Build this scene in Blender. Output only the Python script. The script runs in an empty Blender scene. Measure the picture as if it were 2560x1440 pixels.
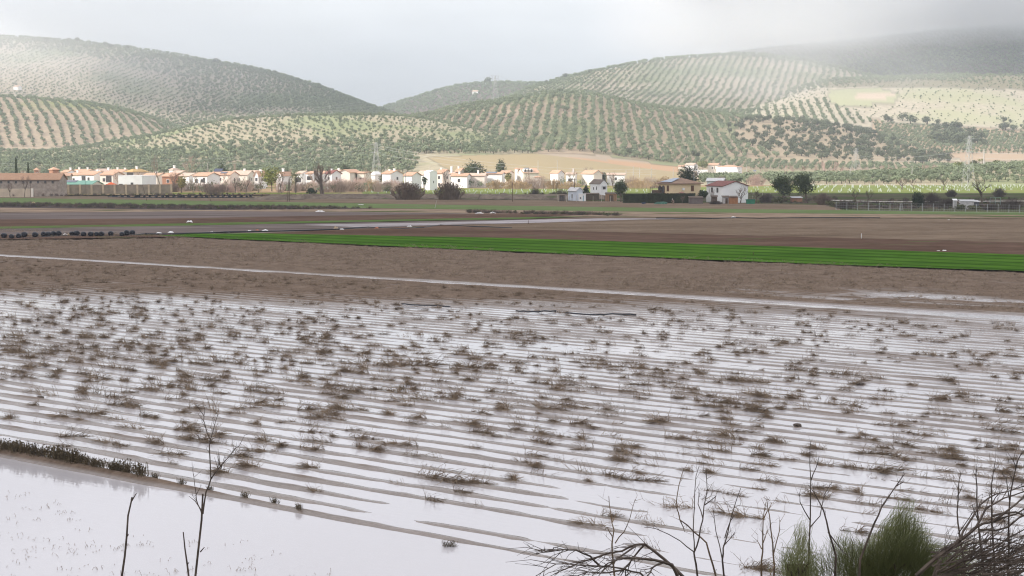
import bpy, bmesh, math, random
import numpy as np
from mathutils import Vector, Matrix

SC = bpy.context.scene
COL = SC.collection
R = math.radians
F, H0, CX, CY = 3500.0, 10.0, 1280.0, 720.0
PITCH = math.atan(315 / F)
CP, SP = math.cos(PITCH), math.sin(PITCH)

# ------------------------------------------------------------------ camera
cam_d = bpy.data.cameras.new('camera')
cam_d.sensor_width = 36
cam_d.lens = 36 * F / 2560
cam_d.clip_start = 0.2
cam_d.clip_end = 20000
cam = bpy.data.objects.new('camera', cam_d)
cam.location = (0, 0, H0)
cam.rotation_euler = (math.pi / 2 - PITCH, 0, 0)
COL.objects.link(cam)
SC.camera = cam

# ------------------------------------------------------------------ sky and sun
SUN_EL, SUN_V = 34.0, Vector((-0.74, -0.38, 0.56)).normalized()
w = bpy.data.worlds.new('World')
SC.world = w
w.use_nodes = True
nt = w.node_tree
bg = nt.nodes['Background']
sky = nt.nodes.new('ShaderNodeTexSky')
sky.sky_type = 'NISHITA'
sky.sun_disc = False
sky.sun_elevation = R(SUN_EL)
sky.sun_rotation = math.atan2(SUN_V.x, SUN_V.y)
tc = nt.nodes.new('ShaderNodeTexCoord')
sep = nt.nodes.new('ShaderNodeSeparateXYZ')
nt.links.new(tc.outputs['Generated'], sep.inputs[0])
ramp = nt.nodes.new('ShaderNodeValToRGB')          # overcast: brighter overhead than at the horizon
ramp.color_ramp.elements[0].position = 0.0
ramp.color_ramp.elements[0].color = (0.292, 0.310, 0.338, 1)
e = ramp.color_ramp.elements.new(0.07); e.color = (0.322, 0.336, 0.358, 1)
e = ramp.color_ramp.elements.new(0.125); e.color = (0.435, 0.440, 0.446, 1)
e = ramp.color_ramp.elements.new(0.22); e.color = (0.54, 0.54, 0.572, 1)
ramp.color_ramp.elements[-1].position = 1.0
ramp.color_ramp.elements[-1].color = (0.62, 0.625, 0.665, 1)
nt.links.new(sep.outputs['Z'], ramp.inputs[0])
mp = nt.nodes.new('ShaderNodeMapping')
mp.inputs['Scale'].default_value = (2.2, 2.2, 11.0)
nt.links.new(tc.outputs['Generated'], mp.inputs['Vector'])
nz = nt.nodes.new('ShaderNodeTexNoise')
nz.inputs['Scale'].default_value = 1.3
nz.inputs['Detail'].default_value = 5
nt.links.new(mp.outputs[0], nz.inputs['Vector'])
mr = nt.nodes.new('ShaderNodeMapRange')
mr.inputs['From Min'].default_value = 0.3
mr.inputs['From Max'].default_value = 0.7
mr.inputs['To Min'].default_value = 0.83
mr.inputs['To Max'].default_value = 1.14
nt.links.new(nz.outputs['Fac'], mr.inputs['Value'])
sc1 = nt.nodes.new('ShaderNodeVectorMath'); sc1.operation = 'SCALE'
nt.links.new(ramp.outputs[0], sc1.inputs[0])
nt.links.new(mr.outputs[0], sc1.inputs['Scale'])
sc2 = nt.nodes.new('ShaderNodeVectorMath'); sc2.operation = 'SCALE'
sc2.inputs['Scale'].default_value = 21.0           # cloud cover in the units of the sky texture
nt.links.new(sc1.outputs[0], sc2.inputs[0])
mix = nt.nodes.new('ShaderNodeMix'); mix.data_type = 'RGBA'
mix.inputs[0].default_value = 0.93
nt.links.new(sky.outputs[0], mix.inputs[6])
nt.links.new(sc2.outputs[0], mix.inputs[7])
nt.links.new(mix.outputs[2], bg.inputs['Color'])
bg.inputs['Strength'].default_value = 0.10

sd = bpy.data.lights.new('sun', 'SUN')
sd.energy = 5.5

sd.angle = R(0.5)
sd.color = (1.0, 0.95, 0.87)
sun = bpy.data.objects.new('sun', sd)
sun.rotation_euler = SUN_V.to_track_quat('Z', 'Y').to_euler()
sun.location = (-100, 0, 200)
COL.objects.link(sun)

SC.view_settings.view_transform = 'Standard'
SC.view_settings.look = 'None'
SC.view_settings.exposure = 0.06
SC.view_settings.gamma = 1
SC.view_settings.use_curve_mapping = False
SC.render.engine = 'CYCLES'
SC.cycles.max_bounces = 8
SC.cycles.diffuse_bounces = 2
SC.cycles.glossy_bounces = 2
SC.cycles.transparent_max_bounces = 24
SC.cycles.volume_bounces = 6
SC.cycles.volume_max_steps = 128
SC.cycles.use_denoising = True
SC.cycles.filter_width = 1.15

# ------------------------------------------------------------------ helpers
rng = random.Random(7)
NR = np.random.RandomState(11)


def P(px, py, Y):
    """point at depth Y seen at photo pixel px, py"""
    a, b = (px - CX) / F, (CY - py) / F
    dy, dz = CP + b * SP, -SP + b * CP
    t = Y / dy
    return Vector((a * t, Y, H0 + dz * t))


def G(px, py, z=0.0):
    """point at height z seen at photo pixel px, py"""
    a, b = (px - CX) / F, (CY - py) / F
    dy, dz = CP + b * SP, -SP + b * CP
    t = (z - H0) / dz
    return Vector((a * t, dy * t, z))


def proj(X, Y, Z):
    dz = Z - H0
    d = Y * CP - dz * SP
    u = Y * SP + dz * CP
    return CX + F * X / d, CY - F * u / d


def vnoise(x, y, seed=0):
    x = np.asarray(x, float); y = np.asarray(y, float)
    xi = np.floor(x).astype(np.int64); yi = np.floor(y).astype(np.int64)
    fx = x - xi; fy = y - yi
    fx = fx * fx * (3 - 2 * fx); fy = fy * fy * (3 - 2 * fy)

    def h(a, b):
        n = (a * 374761393 + b * 668265263 + seed * 974634777) & 0x7fffffff
        n = ((n ^ (n >> 13)) * 1274126177) & 0x7fffffff
        n = (n ^ (n >> 16)) & 0x7fffffff
        return n / 0x7fffffff
    return (h(xi, yi) * (1 - fx) + h(xi + 1, yi) * fx) * (1 - fy) + (h(xi, yi + 1) * (1 - fx) + h(xi + 1, yi + 1) * fx) * fy


def fbm(x, y, seed=0, o=4):
    s, a, t = 0, 0.5, 0
    for i in range(o):
        s = s + a * vnoise(x * 2 ** i, y * 2 ** i, seed + i); t += a; a *= 0.5
    return s / t


def inpoly(x, y, poly):
    x = np.asarray(x); y = np.asarray(y)
    r = np.zeros(x.shape, bool)
    n = len(poly)
    for i in range(n):
        x1, y1 = poly[i]; x2, y2 = poly[(i + 1) % n]
        if y1 == y2: continue
        c = ((y1 > y) != (y2 > y)) & (x < (x2 - x1) * (y - y1) / (y2 - y1) + x1)
        r ^= c
    return r


def tag(o, label=None, cat=None, group=None, kind=None):
    if label: o['label'] = label
    if cat: o['category'] = cat
    if group: o['group'] = group
    if kind: o['kind'] = kind
    return o


def empty(name, loc, rz=0.0, label=None, cat=None, group=None):
    o = bpy.data.objects.new(name, None)
    o.empty_display_size = 0.5
    o.location = loc
    o.rotation_euler = (0, 0, rz)
    COL.objects.link(o)
    return tag(o, label, cat, group)


class MB:
    """collects boxes, bars, tubes and leaf faces; build() links ONE mesh object"""
    def __init__(s): s.v, s.f, s.m = [], [], []

    def add(s, vs, fs, mi=0):
        b = len(s.v)
        s.v.extend([tuple(p) for p in vs])
        s.f.extend([tuple(b + i for i in q) for q in fs])
        s.m.extend([mi] * len(fs))
        return s

    def box(s, x0, x1, y0, y1, z0, z1, mi=0, M=None):
        vs = [Vector((x, y, z)) for z in (z0, z1) for y in (y0, y1) for x in (x0, x1)]
        if M: vs = [M @ p for p in vs]
        return s.add(vs, [(0, 2, 3, 1), (4, 5, 7, 6), (0, 1, 5, 4), (2, 6, 7, 3), (0, 4, 6, 2), (1, 3, 7, 5)], mi)

    def prism(s, pts, a, b, mi=0, M=None):
        """polygon pts in x-z pushed from y=a to y=b"""
        n = len(pts)
        vs = [Vector((x, a, z)) for x, z in pts] + [Vector((x, b, z)) for x, z in pts]
        if M: vs = [M @ p for p in vs]
        fs = [tuple(range(n)), tuple(range(2 * n - 1, n - 1, -1))]
        fs += [(i, i + n, (i + 1) % n + n, (i + 1) % n) for i in range(n)]
        return s.add(vs, fs, mi)

    def tube(s, pts, radii, n=5, mi=0, cap=True):
        pts = [Vector(p) for p in pts]
        if not hasattr(radii, '__len__'): radii = [radii] * len(pts)
        vs, fs = [], []
        ref = Vector((0.31, 0.87, 0.37))
        for i, p in enumerate(pts):
            d = (pts[min(i + 1, len(pts) - 1)] - pts[max(i - 1, 0)])
            d = d.normalized() if d.length > 1e-9 else Vector((0, 0, 1))
            a = d.cross(ref)
            if a.length < 1e-3: a = d.cross(Vector((1, 0, 0)))
            a.normalize(); b = d.cross(a)
            for k in range(n):
                t = 2 * math.pi * k / n
                vs.append(p + (a * math.cos(t) + b * math.sin(t)) * radii[i])
        for i in range(len(pts) - 1):
            for k in range(n):
                k2 = (k + 1) % n
                fs.append((i * n + k, i * n + k2, (i + 1) * n + k2, (i + 1) * n + k))
        if cap:
            fs.append(tuple(range(n - 1, -1, -1)))
            fs.append(tuple((len(pts) - 1) * n + k for k in range(n)))
        return s.add(vs, fs, mi)

    def strip(s, pts, w, mi=0, side=None):
        """thin two-faced blade along pts (three-sided, so that it has thickness)"""
        return s.tube(pts, [w * (1 - 0.7 * i / max(1, len(pts) - 1)) for i in range(len(pts))], 3, mi, False)

    def mesh(s, name, mats):
        me = bpy.data.meshes.new(name)
        me.from_pydata(s.v, [], s.f)
        for m in (mats if isinstance(mats, (list, tuple)) else [mats]): me.materials.append(m)
        if any(s.m): me.polygons.foreach_set('material_index', s.m)
        me.update()
        return me

    def build(s, name, mats, parent=None, smooth=False):
        me = s.mesh(name, mats)
        if smooth: me.polygons.foreach_set('use_smooth', [True] * len(me.polygons))
        o = bpy.data.objects.new(name, me)
        COL.objects.link(o)
        if parent: o.parent = parent
        return o


def np_mesh(name, V, Fq, mat, smooth=True):
    me = bpy.data.meshes.new(name)
    me.vertices.add(len(V)); me.vertices.foreach_set('co', V.astype(np.float32).ravel())
    n = len(Fq)
    me.loops.add(n * 4); me.loops.foreach_set('vertex_index', Fq.astype(np.int32).ravel())
    me.polygons.add(n); me.polygons.foreach_set('loop_start', np.arange(0, 4 * n, 4, dtype=np.int32))
    if smooth: me.polygons.foreach_set('use_smooth', np.ones(n, bool))
    me.update(calc_edges=True)
    for m in (mat if isinstance(mat, (list, tuple)) else [mat]): me.materials.append(m)
    o = bpy.data.objects.new(name, me)
    COL.objects.link(o)
    return o


def grid_faces(nu, nv):
    i = np.arange(nu - 1)[:, None] * nv + np.arange(nv - 1)[None, :]
    return np.stack([i, i + nv, i + nv + 1, i + 1], -1).reshape(-1, 4)


# ------------------------------------------------------------------ materials
class Mat:
    def __init__(s, name):
        s.m = bpy.data.materials.new(name); s.m.use_nodes = True
        s.nt = s.m.node_tree; s.b = s.nt.nodes['Principled BSDF']

    def n(s, t, **kw):
        x = s.nt.nodes.new(t)
        for k, v in kw.items():
            if k in x.inputs: x.inputs[k].default_value = v
            else: setattr(x, k, v)
        return x

    def l(s, a, b): s.nt.links.new(a, b)

    def noise(s, scale, detail=4, vec=None, rough=0.55):
        x = s.n('ShaderNodeTexNoise', Scale=scale, Detail=detail, Roughness=rough)
        if vec is None:
            t = s.n('ShaderNodeTexCoord'); vec = t.outputs['Object']
        s.l(vec, x.inputs['Vector'])
        return x.outputs['Fac']

    def mapped(s, scale=(1, 1, 1), rz=0):
        t = s.n('ShaderNodeTexCoord'); m = s.n('ShaderNodeMapping')
        m.inputs['Scale'].default_value = scale; m.inputs['Rotation'].default_value = (0, 0, rz)
        # rotate first, then stretch
        m.vector_type = 'POINT'
        r = s.n('ShaderNodeMapping'); r.inputs['Rotation'].default_value = (0, 0, rz)
        m.inputs['Rotation'].default_value = (0, 0, 0)
        s.l(t.outputs['Object'], r.inputs[0]); s.l(r.outputs[0], m.inputs[0])
        return m.outputs[0]

    def ramp(s, fac, stops):
        r = s.n('ShaderNodeValToRGB')
        cr = r.color_ramp
        cr.elements[0].position, cr.elements[0].color = stops[0][0], (*stops[0][1], 1)
        cr.elements[1].position, cr.elements[1].color = stops[-1][0], (*stops[-1][1], 1)
        for p, c in stops[1:-1]:
            e = cr.elements.new(p); e.color = (*c, 1)
        s.l(fac, r.inputs[0])
        return r.outputs[0]

    def mix(s, fac, a, b, mode='MIX'):
        x = s.n('ShaderNodeMix'); x.data_type = 'RGBA'; x.blend_type = mode
        for sock, v in ((0, fac), (6, a), (7, b)):
            if hasattr(v, 'is_linked') or hasattr(v, 'links'): s.l(v, x.inputs[sock])
            else: x.inputs[sock].default_value = v if sock == 0 else (*v, 1)
        return x.outputs[2]

    def math(s, op, a, b=None, clamp=False):
        x = s.n('ShaderNodeMath'); x.operation = op; x.use_clamp = clamp
        for i, v in enumerate((a, b)):
            if v is None: continue
            if hasattr(v, 'links'): s.l(v, x.inputs[i])
            else: x.inputs[i].default_value = v
        return x.outputs[0]

    def bump(s, fac, strength=0.4, dist=0.05):
        x = s.n('ShaderNodeBump', Strength=strength, Distance=dist)
        s.l(fac, x.inputs['Height']); s.l(x.outputs[0], s.b.inputs['Normal'])

    def col(s, v):
        if hasattr(v, 'links'): s.l(v, s.b.inputs['Base Color'])
        else: s.b.inputs['Base Color'].default_value = (*v, 1)
        return s

    def rough(s, v):
        if hasattr(v, 'links'): s.l(v, s.b.inputs['Roughness'])
        else: s.b.inputs['Roughness'].default_value = v
        return s


def plain(name, c1, c2=None, scale=2.0, rough=0.85, metal=0.0, spec=0.3):
    m = Mat(name)
    c2 = c2 or tuple(x * 0.8 for x in c1)
    m.col(m.ramp(m.noise(scale), [(0.35, c2), (0.65, c1)])).rough(rough)
    m.b.inputs['Metallic'].default_value = metal
    m.b.inputs['Specular IOR Level'].default_value = spec
    return m.m


def leaf_mat(name, c1, c2, rough=0.7, vary=0.35):
    """per-object and per-clump colour variation"""
    m = Mat(name)
    oi = m.n('ShaderNodeObjectInfo')
    c = m.ramp(m.noise(1.1, 3), [(0.3, c2), (0.7, c1)])
    f = m.math('MULTIPLY', oi.outputs['Random'], vary)
    f = m.math('ADD', f, 1.0 - vary / 2)
    s = m.n('ShaderNodeVectorMath'); s.operation = 'SCALE'
    m.l(c, s.inputs[0]); m.l(f, s.inputs['Scale'])
    m.col(s.outputs[0]).rough(rough)
    m.b.inputs['Specular IOR Level'].default_value = 0.05
    return m.m


def soil_mat(name, dark, light, sc=0.15, fine=3.0, green=None, gmin=0.6, furrow=None, rough=0.95, stretch=(1, 1, 1), rz=0, gscale=0.05):
    m = Mat(name)
    v = m.mapped(stretch, rz)
    a = m.noise(sc, 5, v); b = m.noise(fine, 4, v)
    f = m.math('ADD', m.math('MULTIPLY', a, 0.55), m.math('MULTIPLY', b, 0.45))
    c = m.ramp(f, [(0.38, dark), (0.62, light)])
    if furrow:
        sp, ang, amt = furrow
        vv = m.mapped((1 / sp,) * 3, ang)
        s = m.n('ShaderNodeSeparateXYZ'); m.l(vv, s.inputs[0])
        wv = m.math('SINE', m.math('MULTIPLY', s.outputs['Y'], 2 * math.pi))
        k = m.math('MULTIPLY', m.math('POWER', m.math('MULTIPLY', m.math('ADD', wv, 1.0), 0.5), 4.0), amt)
        c = m.mix(k, c, tuple(x * 0.45 for x in dark))
    if green:
        g = m.noise(gscale, 5, v)
        k = m.n('ShaderNodeMapRange'); k.inputs['From Min'].default_value = gmin; k.inputs['From Max'].default_value = gmin + 0.08
        m.l(g, k.inputs['Value'])
        c = m.mix(k.outputs[0], c, green)
    m.col(c).rough(rough)
    m.b.inputs['Specular IOR Level'].default_value = 0.0
    m.bump(b, 0.6, 0.08)
    return m.m


def scatter(name, pts, rots, scales, idx, sources, kind='stuff', mat=None):
    """ONE object that spreads copies of the source meshes over its points"""
    me = bpy.data.meshes.new(name)
    n = len(pts)
    me.vertices.add(n); me.vertices.foreach_set('co', np.asarray(pts, np.float32).ravel())
    for an, ty, dat, key in (('rot', 'FLOAT_VECTOR', rots, 'vector'), ('scl', 'FLOAT_VECTOR', scales, 'vector'), ('idx', 'INT', idx, 'value')):
        at = me.attributes.new(an, ty, 'POINT')
        at.data.foreach_set(key, np.asarray(dat, np.int32 if ty == 'INT' else np.float32).ravel())
    o = bpy.data.objects.new(name, me); COL.objects.link(o)
    g = bpy.data.node_groups.new(name, 'GeometryNodeTree')
    g.interface.new_socket('Geometry', in_out='INPUT', socket_type='NodeSocketGeometry')
    g.interface.new_socket('Geometry', in_out='OUTPUT', socket_type='NodeSocketGeometry')
    gi, go = g.nodes.new('NodeGroupInput'), g.nodes.new('NodeGroupOutput')
    iop = g.nodes.new('GeometryNodeInstanceOnPoints')
    jn = g.nodes.new('GeometryNodeJoinGeometry')
    for s in reversed(sources):
        oi = g.nodes.new('GeometryNodeObjectInfo')
        oi.inputs['Object'].default_value = s
        oi.inputs['As Instance'].default_value = True
        g.links.new(oi.outputs['Geometry'], jn.inputs[0])
    g.links.new(gi.outputs[0], iop.inputs['Points'])
    g.links.new(jn.outputs[0], iop.inputs['Instance'])
    iop.inputs['Pick Instance'].default_value = True
    for an, ty, sock in (('rot', 'FLOAT_VECTOR', 'Rotation'), ('scl', 'FLOAT_VECTOR', 'Scale'), ('idx', 'INT', 'Instance Index')):
        na = g.nodes.new('GeometryNodeInputNamedAttribute')
        na.data_type = ty; na.inputs['Name'].default_value = an
        out = [q for q in na.outputs if q.enabled and q.name == 'Attribute'][0]
        g.links.new(out, iop.inputs[sock])
    g.links.new(iop.outputs[0], go.inputs[0])
    md = o.modifiers.new('scatter', 'NODES'); md.node_group = g
    if kind: o['kind'] = kind
    return o

# ------------------------------------------------------------------ ground and the flat fields
UX, UY = -0.826, 0.563           # along the planted rows
VX, VY = 0.563, 0.826            # across them
ROWANG = math.atan2(UY, UX)
SPC = 1.12

m_ground = soil_mat('plain_soil', (0.15, 0.105, 0.075), (0.26, 0.19, 0.125), 0.02, 0.6, green=(0.12, 0.15, 0.045), gmin=0.52, gscale=0.02)
gb = MB(); gb.add([(-5000, -400, -.35), (5000, -400, -.35), (5000, 9000, -.35), (-5000, 9000, -.35)], [(0, 1, 2, 3)])
tag(gb.build('ground', m_ground), kind='structure')

m_brown = soil_mat('brown_tilled_soil', (0.128, 0.092, 0.064), (0.228, 0.170, 0.122), 0.12, 1.2, stretch=(0.35, 1, 1), rz=-R(8))
m_red = soil_mat('dark_red_tilled_soil', (0.085, 0.052, 0.037), (0.155, 0.100, 0.074), 0.1, 1.2, green=(0.10, 0.12, 0.05), gmin=0.62, gscale=0.25, stretch=(0.35, 1, 1))
m_grey = soil_mat('pale_wet_soil', (0.10, 0.080, 0.070), (0.215, 0.175, 0.160), 0.25, 1.0, stretch=(0.1, 1, 1), rough=0.6)
m_white = soil_mat('standing_water_furrows', (0.20, 0.17, 0.165), (0.50, 0.46, 0.46), 0.5, 1.2, stretch=(0.12, 1, 1), rough=0.4)
m_tan = soil_mat('dry_bank_soil', (0.17, 0.12, 0.085), (0.36, 0.27, 0.195), 0.15, 0.9, green=(0.08, 0.10, 0.035), gmin=0.56, gscale=0.08, stretch=(0.4, 1, 1))
m_scrub = soil_mat('dead_scrub_soil', (0.055, 0.045, 0.042), (0.115, 0.092, 0.082), 0.2, 0.9, stretch=(0.3, 1, 1))
m_green1 = soil_mat('cereal_shoots', (0.034, 0.088, 0.009), (0.085, 0.178, 0.022), 0.14, 1.6, furrow=(4.6, math.pi / 2 - math.atan2(VY, VX), 0.7), stretch=(0.3, 1, 1))
m_green2 = soil_mat('pale_cereal_shoots', (0.110, 0.150, 0.058), (0.155, 0.200, 0.085), 0.15, 1.0, stretch=(0.3, 1, 1), green=(0.15, 0.12, 0.075), gmin=0.66, gscale=0.1)
m_green3 = soil_mat('verge_grass', (0.075, 0.120, 0.032), (0.120, 0.170, 0.055), 0.2, 1.0, stretch=(0.3, 1, 1), green=(0.13, 0.10, 0.07), gmin=0.60, gscale=0.2)
m_track = plain('pale_gravel_track', (0.44, 0.40, 0.36), (0.34, 0.30, 0.26), 0.8)
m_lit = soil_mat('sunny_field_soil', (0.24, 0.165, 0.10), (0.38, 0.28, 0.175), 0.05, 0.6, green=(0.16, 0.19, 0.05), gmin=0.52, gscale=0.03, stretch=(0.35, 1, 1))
m_meadow = soil_mat('vine_meadow', (0.145, 0.175, 0.055), (0.21, 0.24, 0.085), 0.08, 0.7, green=(0.30, 0.20, 0.11), gmin=0.60, gscale=0.04, stretch=(0.3, 1, 1))
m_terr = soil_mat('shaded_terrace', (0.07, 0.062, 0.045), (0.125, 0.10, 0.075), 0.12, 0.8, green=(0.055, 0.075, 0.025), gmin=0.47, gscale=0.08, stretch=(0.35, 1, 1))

fz = [0.0]


def field(name, px, m, z=None):
    """a flat plot outlined on the ground"""
    fz[0] += 0.02
    zz = fz[0] if z is None else z
    base = [G(x, y, zz) for x, y in px]
    pts = []
    for i, p in enumerate(base):                            # edges wander a little, as field edges do
        q = base[(i + 1) % len(base)]
        L_ = (q - p).length; k = int(min(60, max(1, L_ / 1.5))) if L_ < 400 else 1
        nrm = Vector((-(q - p).y, (q - p).x, 0)).normalized()
        for j in range(k):
            w_ = p.lerp(q, j / k)
            if j: w_ = w_ + nrm * (float(fbm(np.array([w_.x * .35]), np.array([w_.y * .35 + zz * 50]), 91)[0]) - .5) * min(1.6, L_ * .05)
            pts.append(w_)
    bm = bmesh.new()
    f = bm.faces.new([bm.verts.new(p) for p in pts])
    if f.normal.z < 0: f.normal_flip()
    bm.normal_update()
    if f.normal.z < 0: f.normal_flip()
    bmesh.ops.triangulate(bm, faces=[f])
    me = bpy.data.meshes.new(name); bm.to_mesh(me); bm.free()
    me.materials.append(m)
    o = bpy.data.objects.new(name, me); COL.objects.link(o)
    return tag(o, kind='structure')


# far to near; each lies a little above the one it overlaps
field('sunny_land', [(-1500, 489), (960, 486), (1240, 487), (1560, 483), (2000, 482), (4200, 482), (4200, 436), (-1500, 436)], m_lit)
field('vine_land', [(905, 487), (905, 476), (1300, 473), (1640, 470), (1900, 466), (2100, 457), (2350, 452), (4000, 447), (4000, 484), (2100, 483), (1560, 484), (1240, 488)], m_meadow)
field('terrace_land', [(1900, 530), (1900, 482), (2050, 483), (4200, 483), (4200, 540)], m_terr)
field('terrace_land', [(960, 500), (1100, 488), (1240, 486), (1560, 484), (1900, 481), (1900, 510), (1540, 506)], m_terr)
field('brown_land', [(-1500, 500), (0, 495), (280, 490), (640, 491), (960, 497), (1560, 503), (2060, 512), (2110, 526), (2560, 530), (4200, 545), (4200, 560), (-1500, 560)], m_brown)
field('pale_shoot_land', [(-1500, 484), (0, 494.5), (640, 504), (1280, 514.5), (1920, 523.5), (2560, 530), (4200, 545), (4200, 557), (2560, 537.5), (1920, 532.5), (1280, 525), (640, 516), (0, 508), (-1500, 497)], m_green2)
field('scrub_land', [(-1500, 502), (0, 508), (640, 517), (950, 521.5), (640, 527), (0, 519), (-1500, 512)], m_scrub)
field('dry_bank_land', [(-1500, 515), (0, 519), (500, 525), (950, 522), (1280, 525.5), (1920, 533), (2560, 538.5), (4200, 552), (4200, 560), (2560, 546), (1950, 545), (1400, 541), (900, 536), (400, 532), (0, 531), (-1500, 530)], m_tan)
field('grey_land', [(-1500, 533), (0, 532), (500, 528), (900, 530), (1200, 534), (900, 540), (400, 546), (0, 549), (-1500, 560)], m_grey)
field('dark_red_land', [(-1500, 560), (0, 548.5), (400, 546), (900, 538), (1300, 533), (1480, 536), (1280, 544), (640, 556), (300, 562), (0, 566), (-1500, 588)], m_red)
field('verge_land', [(-1500, 590), (0, 566), (300, 561.5), (640, 555), (1000, 548.5), (1280, 543.5), (1470, 540.5), (1320, 547), (1000, 552.5), (640, 560.5), (300, 566.5), (0, 571.5), (-1500, 596)], m_green3)
field('pale_wet_land', [(-1500, 600), (0, 572), (640, 561), (1000, 554), (1280, 549), (1480, 545.5), (1800, 546), (1600, 549), (1280, 559), (1120, 562), (900, 572), (640, 578), (420, 584), (0, 588), (-1500, 640)], m_grey)
field('flooded_strip_land', [(760, 562), (1100, 556), (1300, 550), (1500, 546), (1700, 546), (1850, 545.5), (1600, 548.5), (1300, 558), (1130, 561), (900, 568)], m_white)
field('grey_brown_land', [(1120, 562.5), (1290, 559), (1600, 549), (1900, 545.5), (2560, 547), (4200, 565), (4200, 645), (2560, 606), (1920, 590), (1280, 573)], m_brown)
field('red_brown_land', [(640, 583), (830, 575), (1120, 563), (1280, 573), (1920, 590.5), (2560, 606.5), (4200, 650), (4200, 690), (2560, 638), (1920, 616), (1280, 596)], m_red)
field('green_land', [(395, 589), (470, 584.5), (640, 583), (1280, 595), (1920, 615), (2560, 636.5), (4200, 690), (4200, 745), (2560, 677.5), (1920, 655), (1280, 628.5), (640, 600), (480, 592)], m_green1)
field('red_brown_land', [(-1500, 640), (0, 588), (380, 587), (395, 589.5), (470, 592), (300, 594), (0, 598), (-1500, 640)], m_red)

# ------------------------------------------------------------------ the planted rows, the track of water, the flood
NU, NVV = 520, 1180
ug = np.linspace(-25, 235, NU); vg = np.linspace(6, 152, NVV)
U, Vv = np.meshgrid(ug, vg, indexing='ij')
VTRACK0, VTRACK1 = 91.2, 93.4


def field_h(U, Vv):
    wob = (fbm(U * 0.10, Vv * 0.30, 3) - 0.5) * 0.30 + (fbm(U * 0.5, Vv * 0.7, 13) - 0.5) * 0.14
    ph = np.cos(2 * np.pi * ((Vv + wob) / SPC))
    prof = np.sign(ph) * np.abs(ph) ** 0.8
    d = Vv + 0.40 * (U - 20) + (fbm(U * 0.05, Vv * 0.12, 51) - 0.5) * 10
    dry = np.clip((d - 86) / 16, 0, 1); dry = dry * dry * (3 - 2 * dry)
    rough = (fbm(U * 0.20, Vv * 0.8, 9) - 0.5) * 0.14 + (fbm(U * 1.3, Vv * 2.4, 5) - 0.5) * 0.075
    low = (fbm(U * 0.03, Vv * 0.05, 21) - 0.5) * 0.07
    off = -0.024 + 0.16 * dry
    off = off - 0.035 * np.clip((46 - Vv) / 10, 0, 1) * np.clip((34 - U) / 18, 0, 1.2)
    z = 0.068 * prof + rough + low + off
    # beyond the track: drier, wet only towards small u
    b = Vv > VTRACK1
    wet = np.clip((50 - U) / 14, 0, 1) * np.clip((107 - Vv) / 4, 0, 1) * np.clip((Vv - 95.5) / 2, 0, 1) * np.clip((fbm(U * 0.12, Vv * 0.35, 61) - 0.30) * 4, 0.2, 1)
    zb = 0.06 * prof + rough * 1.3 + low * 1.5 + 0.16 - 0.17 * wet
    z = np.where(b, zb, z)
    tdep = np.clip((100 - U) / 50, 0, 1)
    twid = 1.0 + 0.55 * np.clip((62 - U) / 36, 0, 1)
    tr = np.exp(-((Vv - (VTRACK0 + VTRACK1) / 2 + (fbm(U * 0.05, U * 0, 31) - 0.5) * 0.8) / twid) ** 4)
    z = z * (1 - tr) + tr * (-0.035 - 0.03 * tdep + (fbm(U * 0.35, Vv * 0.9, 41) - 0.5) * 0.16 * (1 - 0.8 * tdep))
    z = z - 0.055 * np.exp(-((Vv - 92.0) / 2.6) ** 2) * np.clip((85 - U) / 40, 0, 1)
    # the calm water before the last row
    c = np.clip((Vv - 28.3) / 1.0, 0, 1)
    z = z * c + (-0.22) * (1 - c)
    last = np.exp(-((Vv - 29.35) / 0.45) ** 2)
    z = z + last * (0.11 * np.clip((U - 20) / 14, 0, 1) + 0.02)
    # towards the far edge it settles to the level of the next plot
    e = np.clip((Vv - 128) / 3, 0, 1)
    return z * (1 - e) + e * 0.10


Z = field_h(U, Vv)
X = U * UX + Vv * VX; Y = U * UY + Vv * VY
mm = Mat('flooded_mud')
vv = mm.mapped((1, 1, 1))
a = mm.noise(0.5, 5, vv); b = mm.noise(6, 4, vv)
f = mm.math('ADD', mm.math('MULTIPLY', a, 0.5), mm.math('MULTIPLY', b, 0.5))
dryc = mm.ramp(f, [(0.36, (0.122, 0.088, 0.065)), (0.64, (0.218, 0.162, 0.122))])
wetc = mm.ramp(f, [(0.36, (0.150, 0.115, 0.092)), (0.64, (0.215, 0.168, 0.138))])
geo = mm.n('ShaderNodeNewGeometry'); sp_ = mm.n('ShaderNodeSeparateXYZ'); mm.l(geo.outputs['Position'], sp_.inputs[0])
wk = mm.n('ShaderNodeMapRange'); wk.inputs['From Min'].default_value = 0.06; wk.inputs['From Max'].default_value = 0.13
mm.l(sp_.outputs['Z'], wk.inputs['Value'])
mm.col(mm.mix(wk.outputs[0], wetc, dryc))
rr = mm.n('ShaderNodeMapRange'); rr.inputs['From Min'].default_value = 0.04; rr.inputs['From Max'].default_value = 0.12
rr.inputs['To Min'].default_value = 0.16; rr.inputs['To Max'].default_value = 0.95
mm.l(sp_.outputs['Z'], rr.inputs['Value']); mm.rough(rr.outputs[0])
sl_ = mm.n('ShaderNodeMapRange'); sl_.inputs['From Min'].default_value = 0.04; sl_.inputs['From Max'].default_value = 0.12
sl_.inputs['To Min'].default_value = 0.9; sl_.inputs['To Max'].default_value = 0.0
mm.l(sp_.outputs['Z'], sl_.inputs['Value']); mm.l(sl_.outputs[0], mm.b.inputs['Specular IOR Level'])
mm.bump(b, 0.28, 0.04)
fo = np_mesh('row_field', np.stack([X, Y, Z], -1).reshape(-1, 3), grid_faces(NU, NVV), mm.m)
tag(fo, kind='structure')

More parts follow.
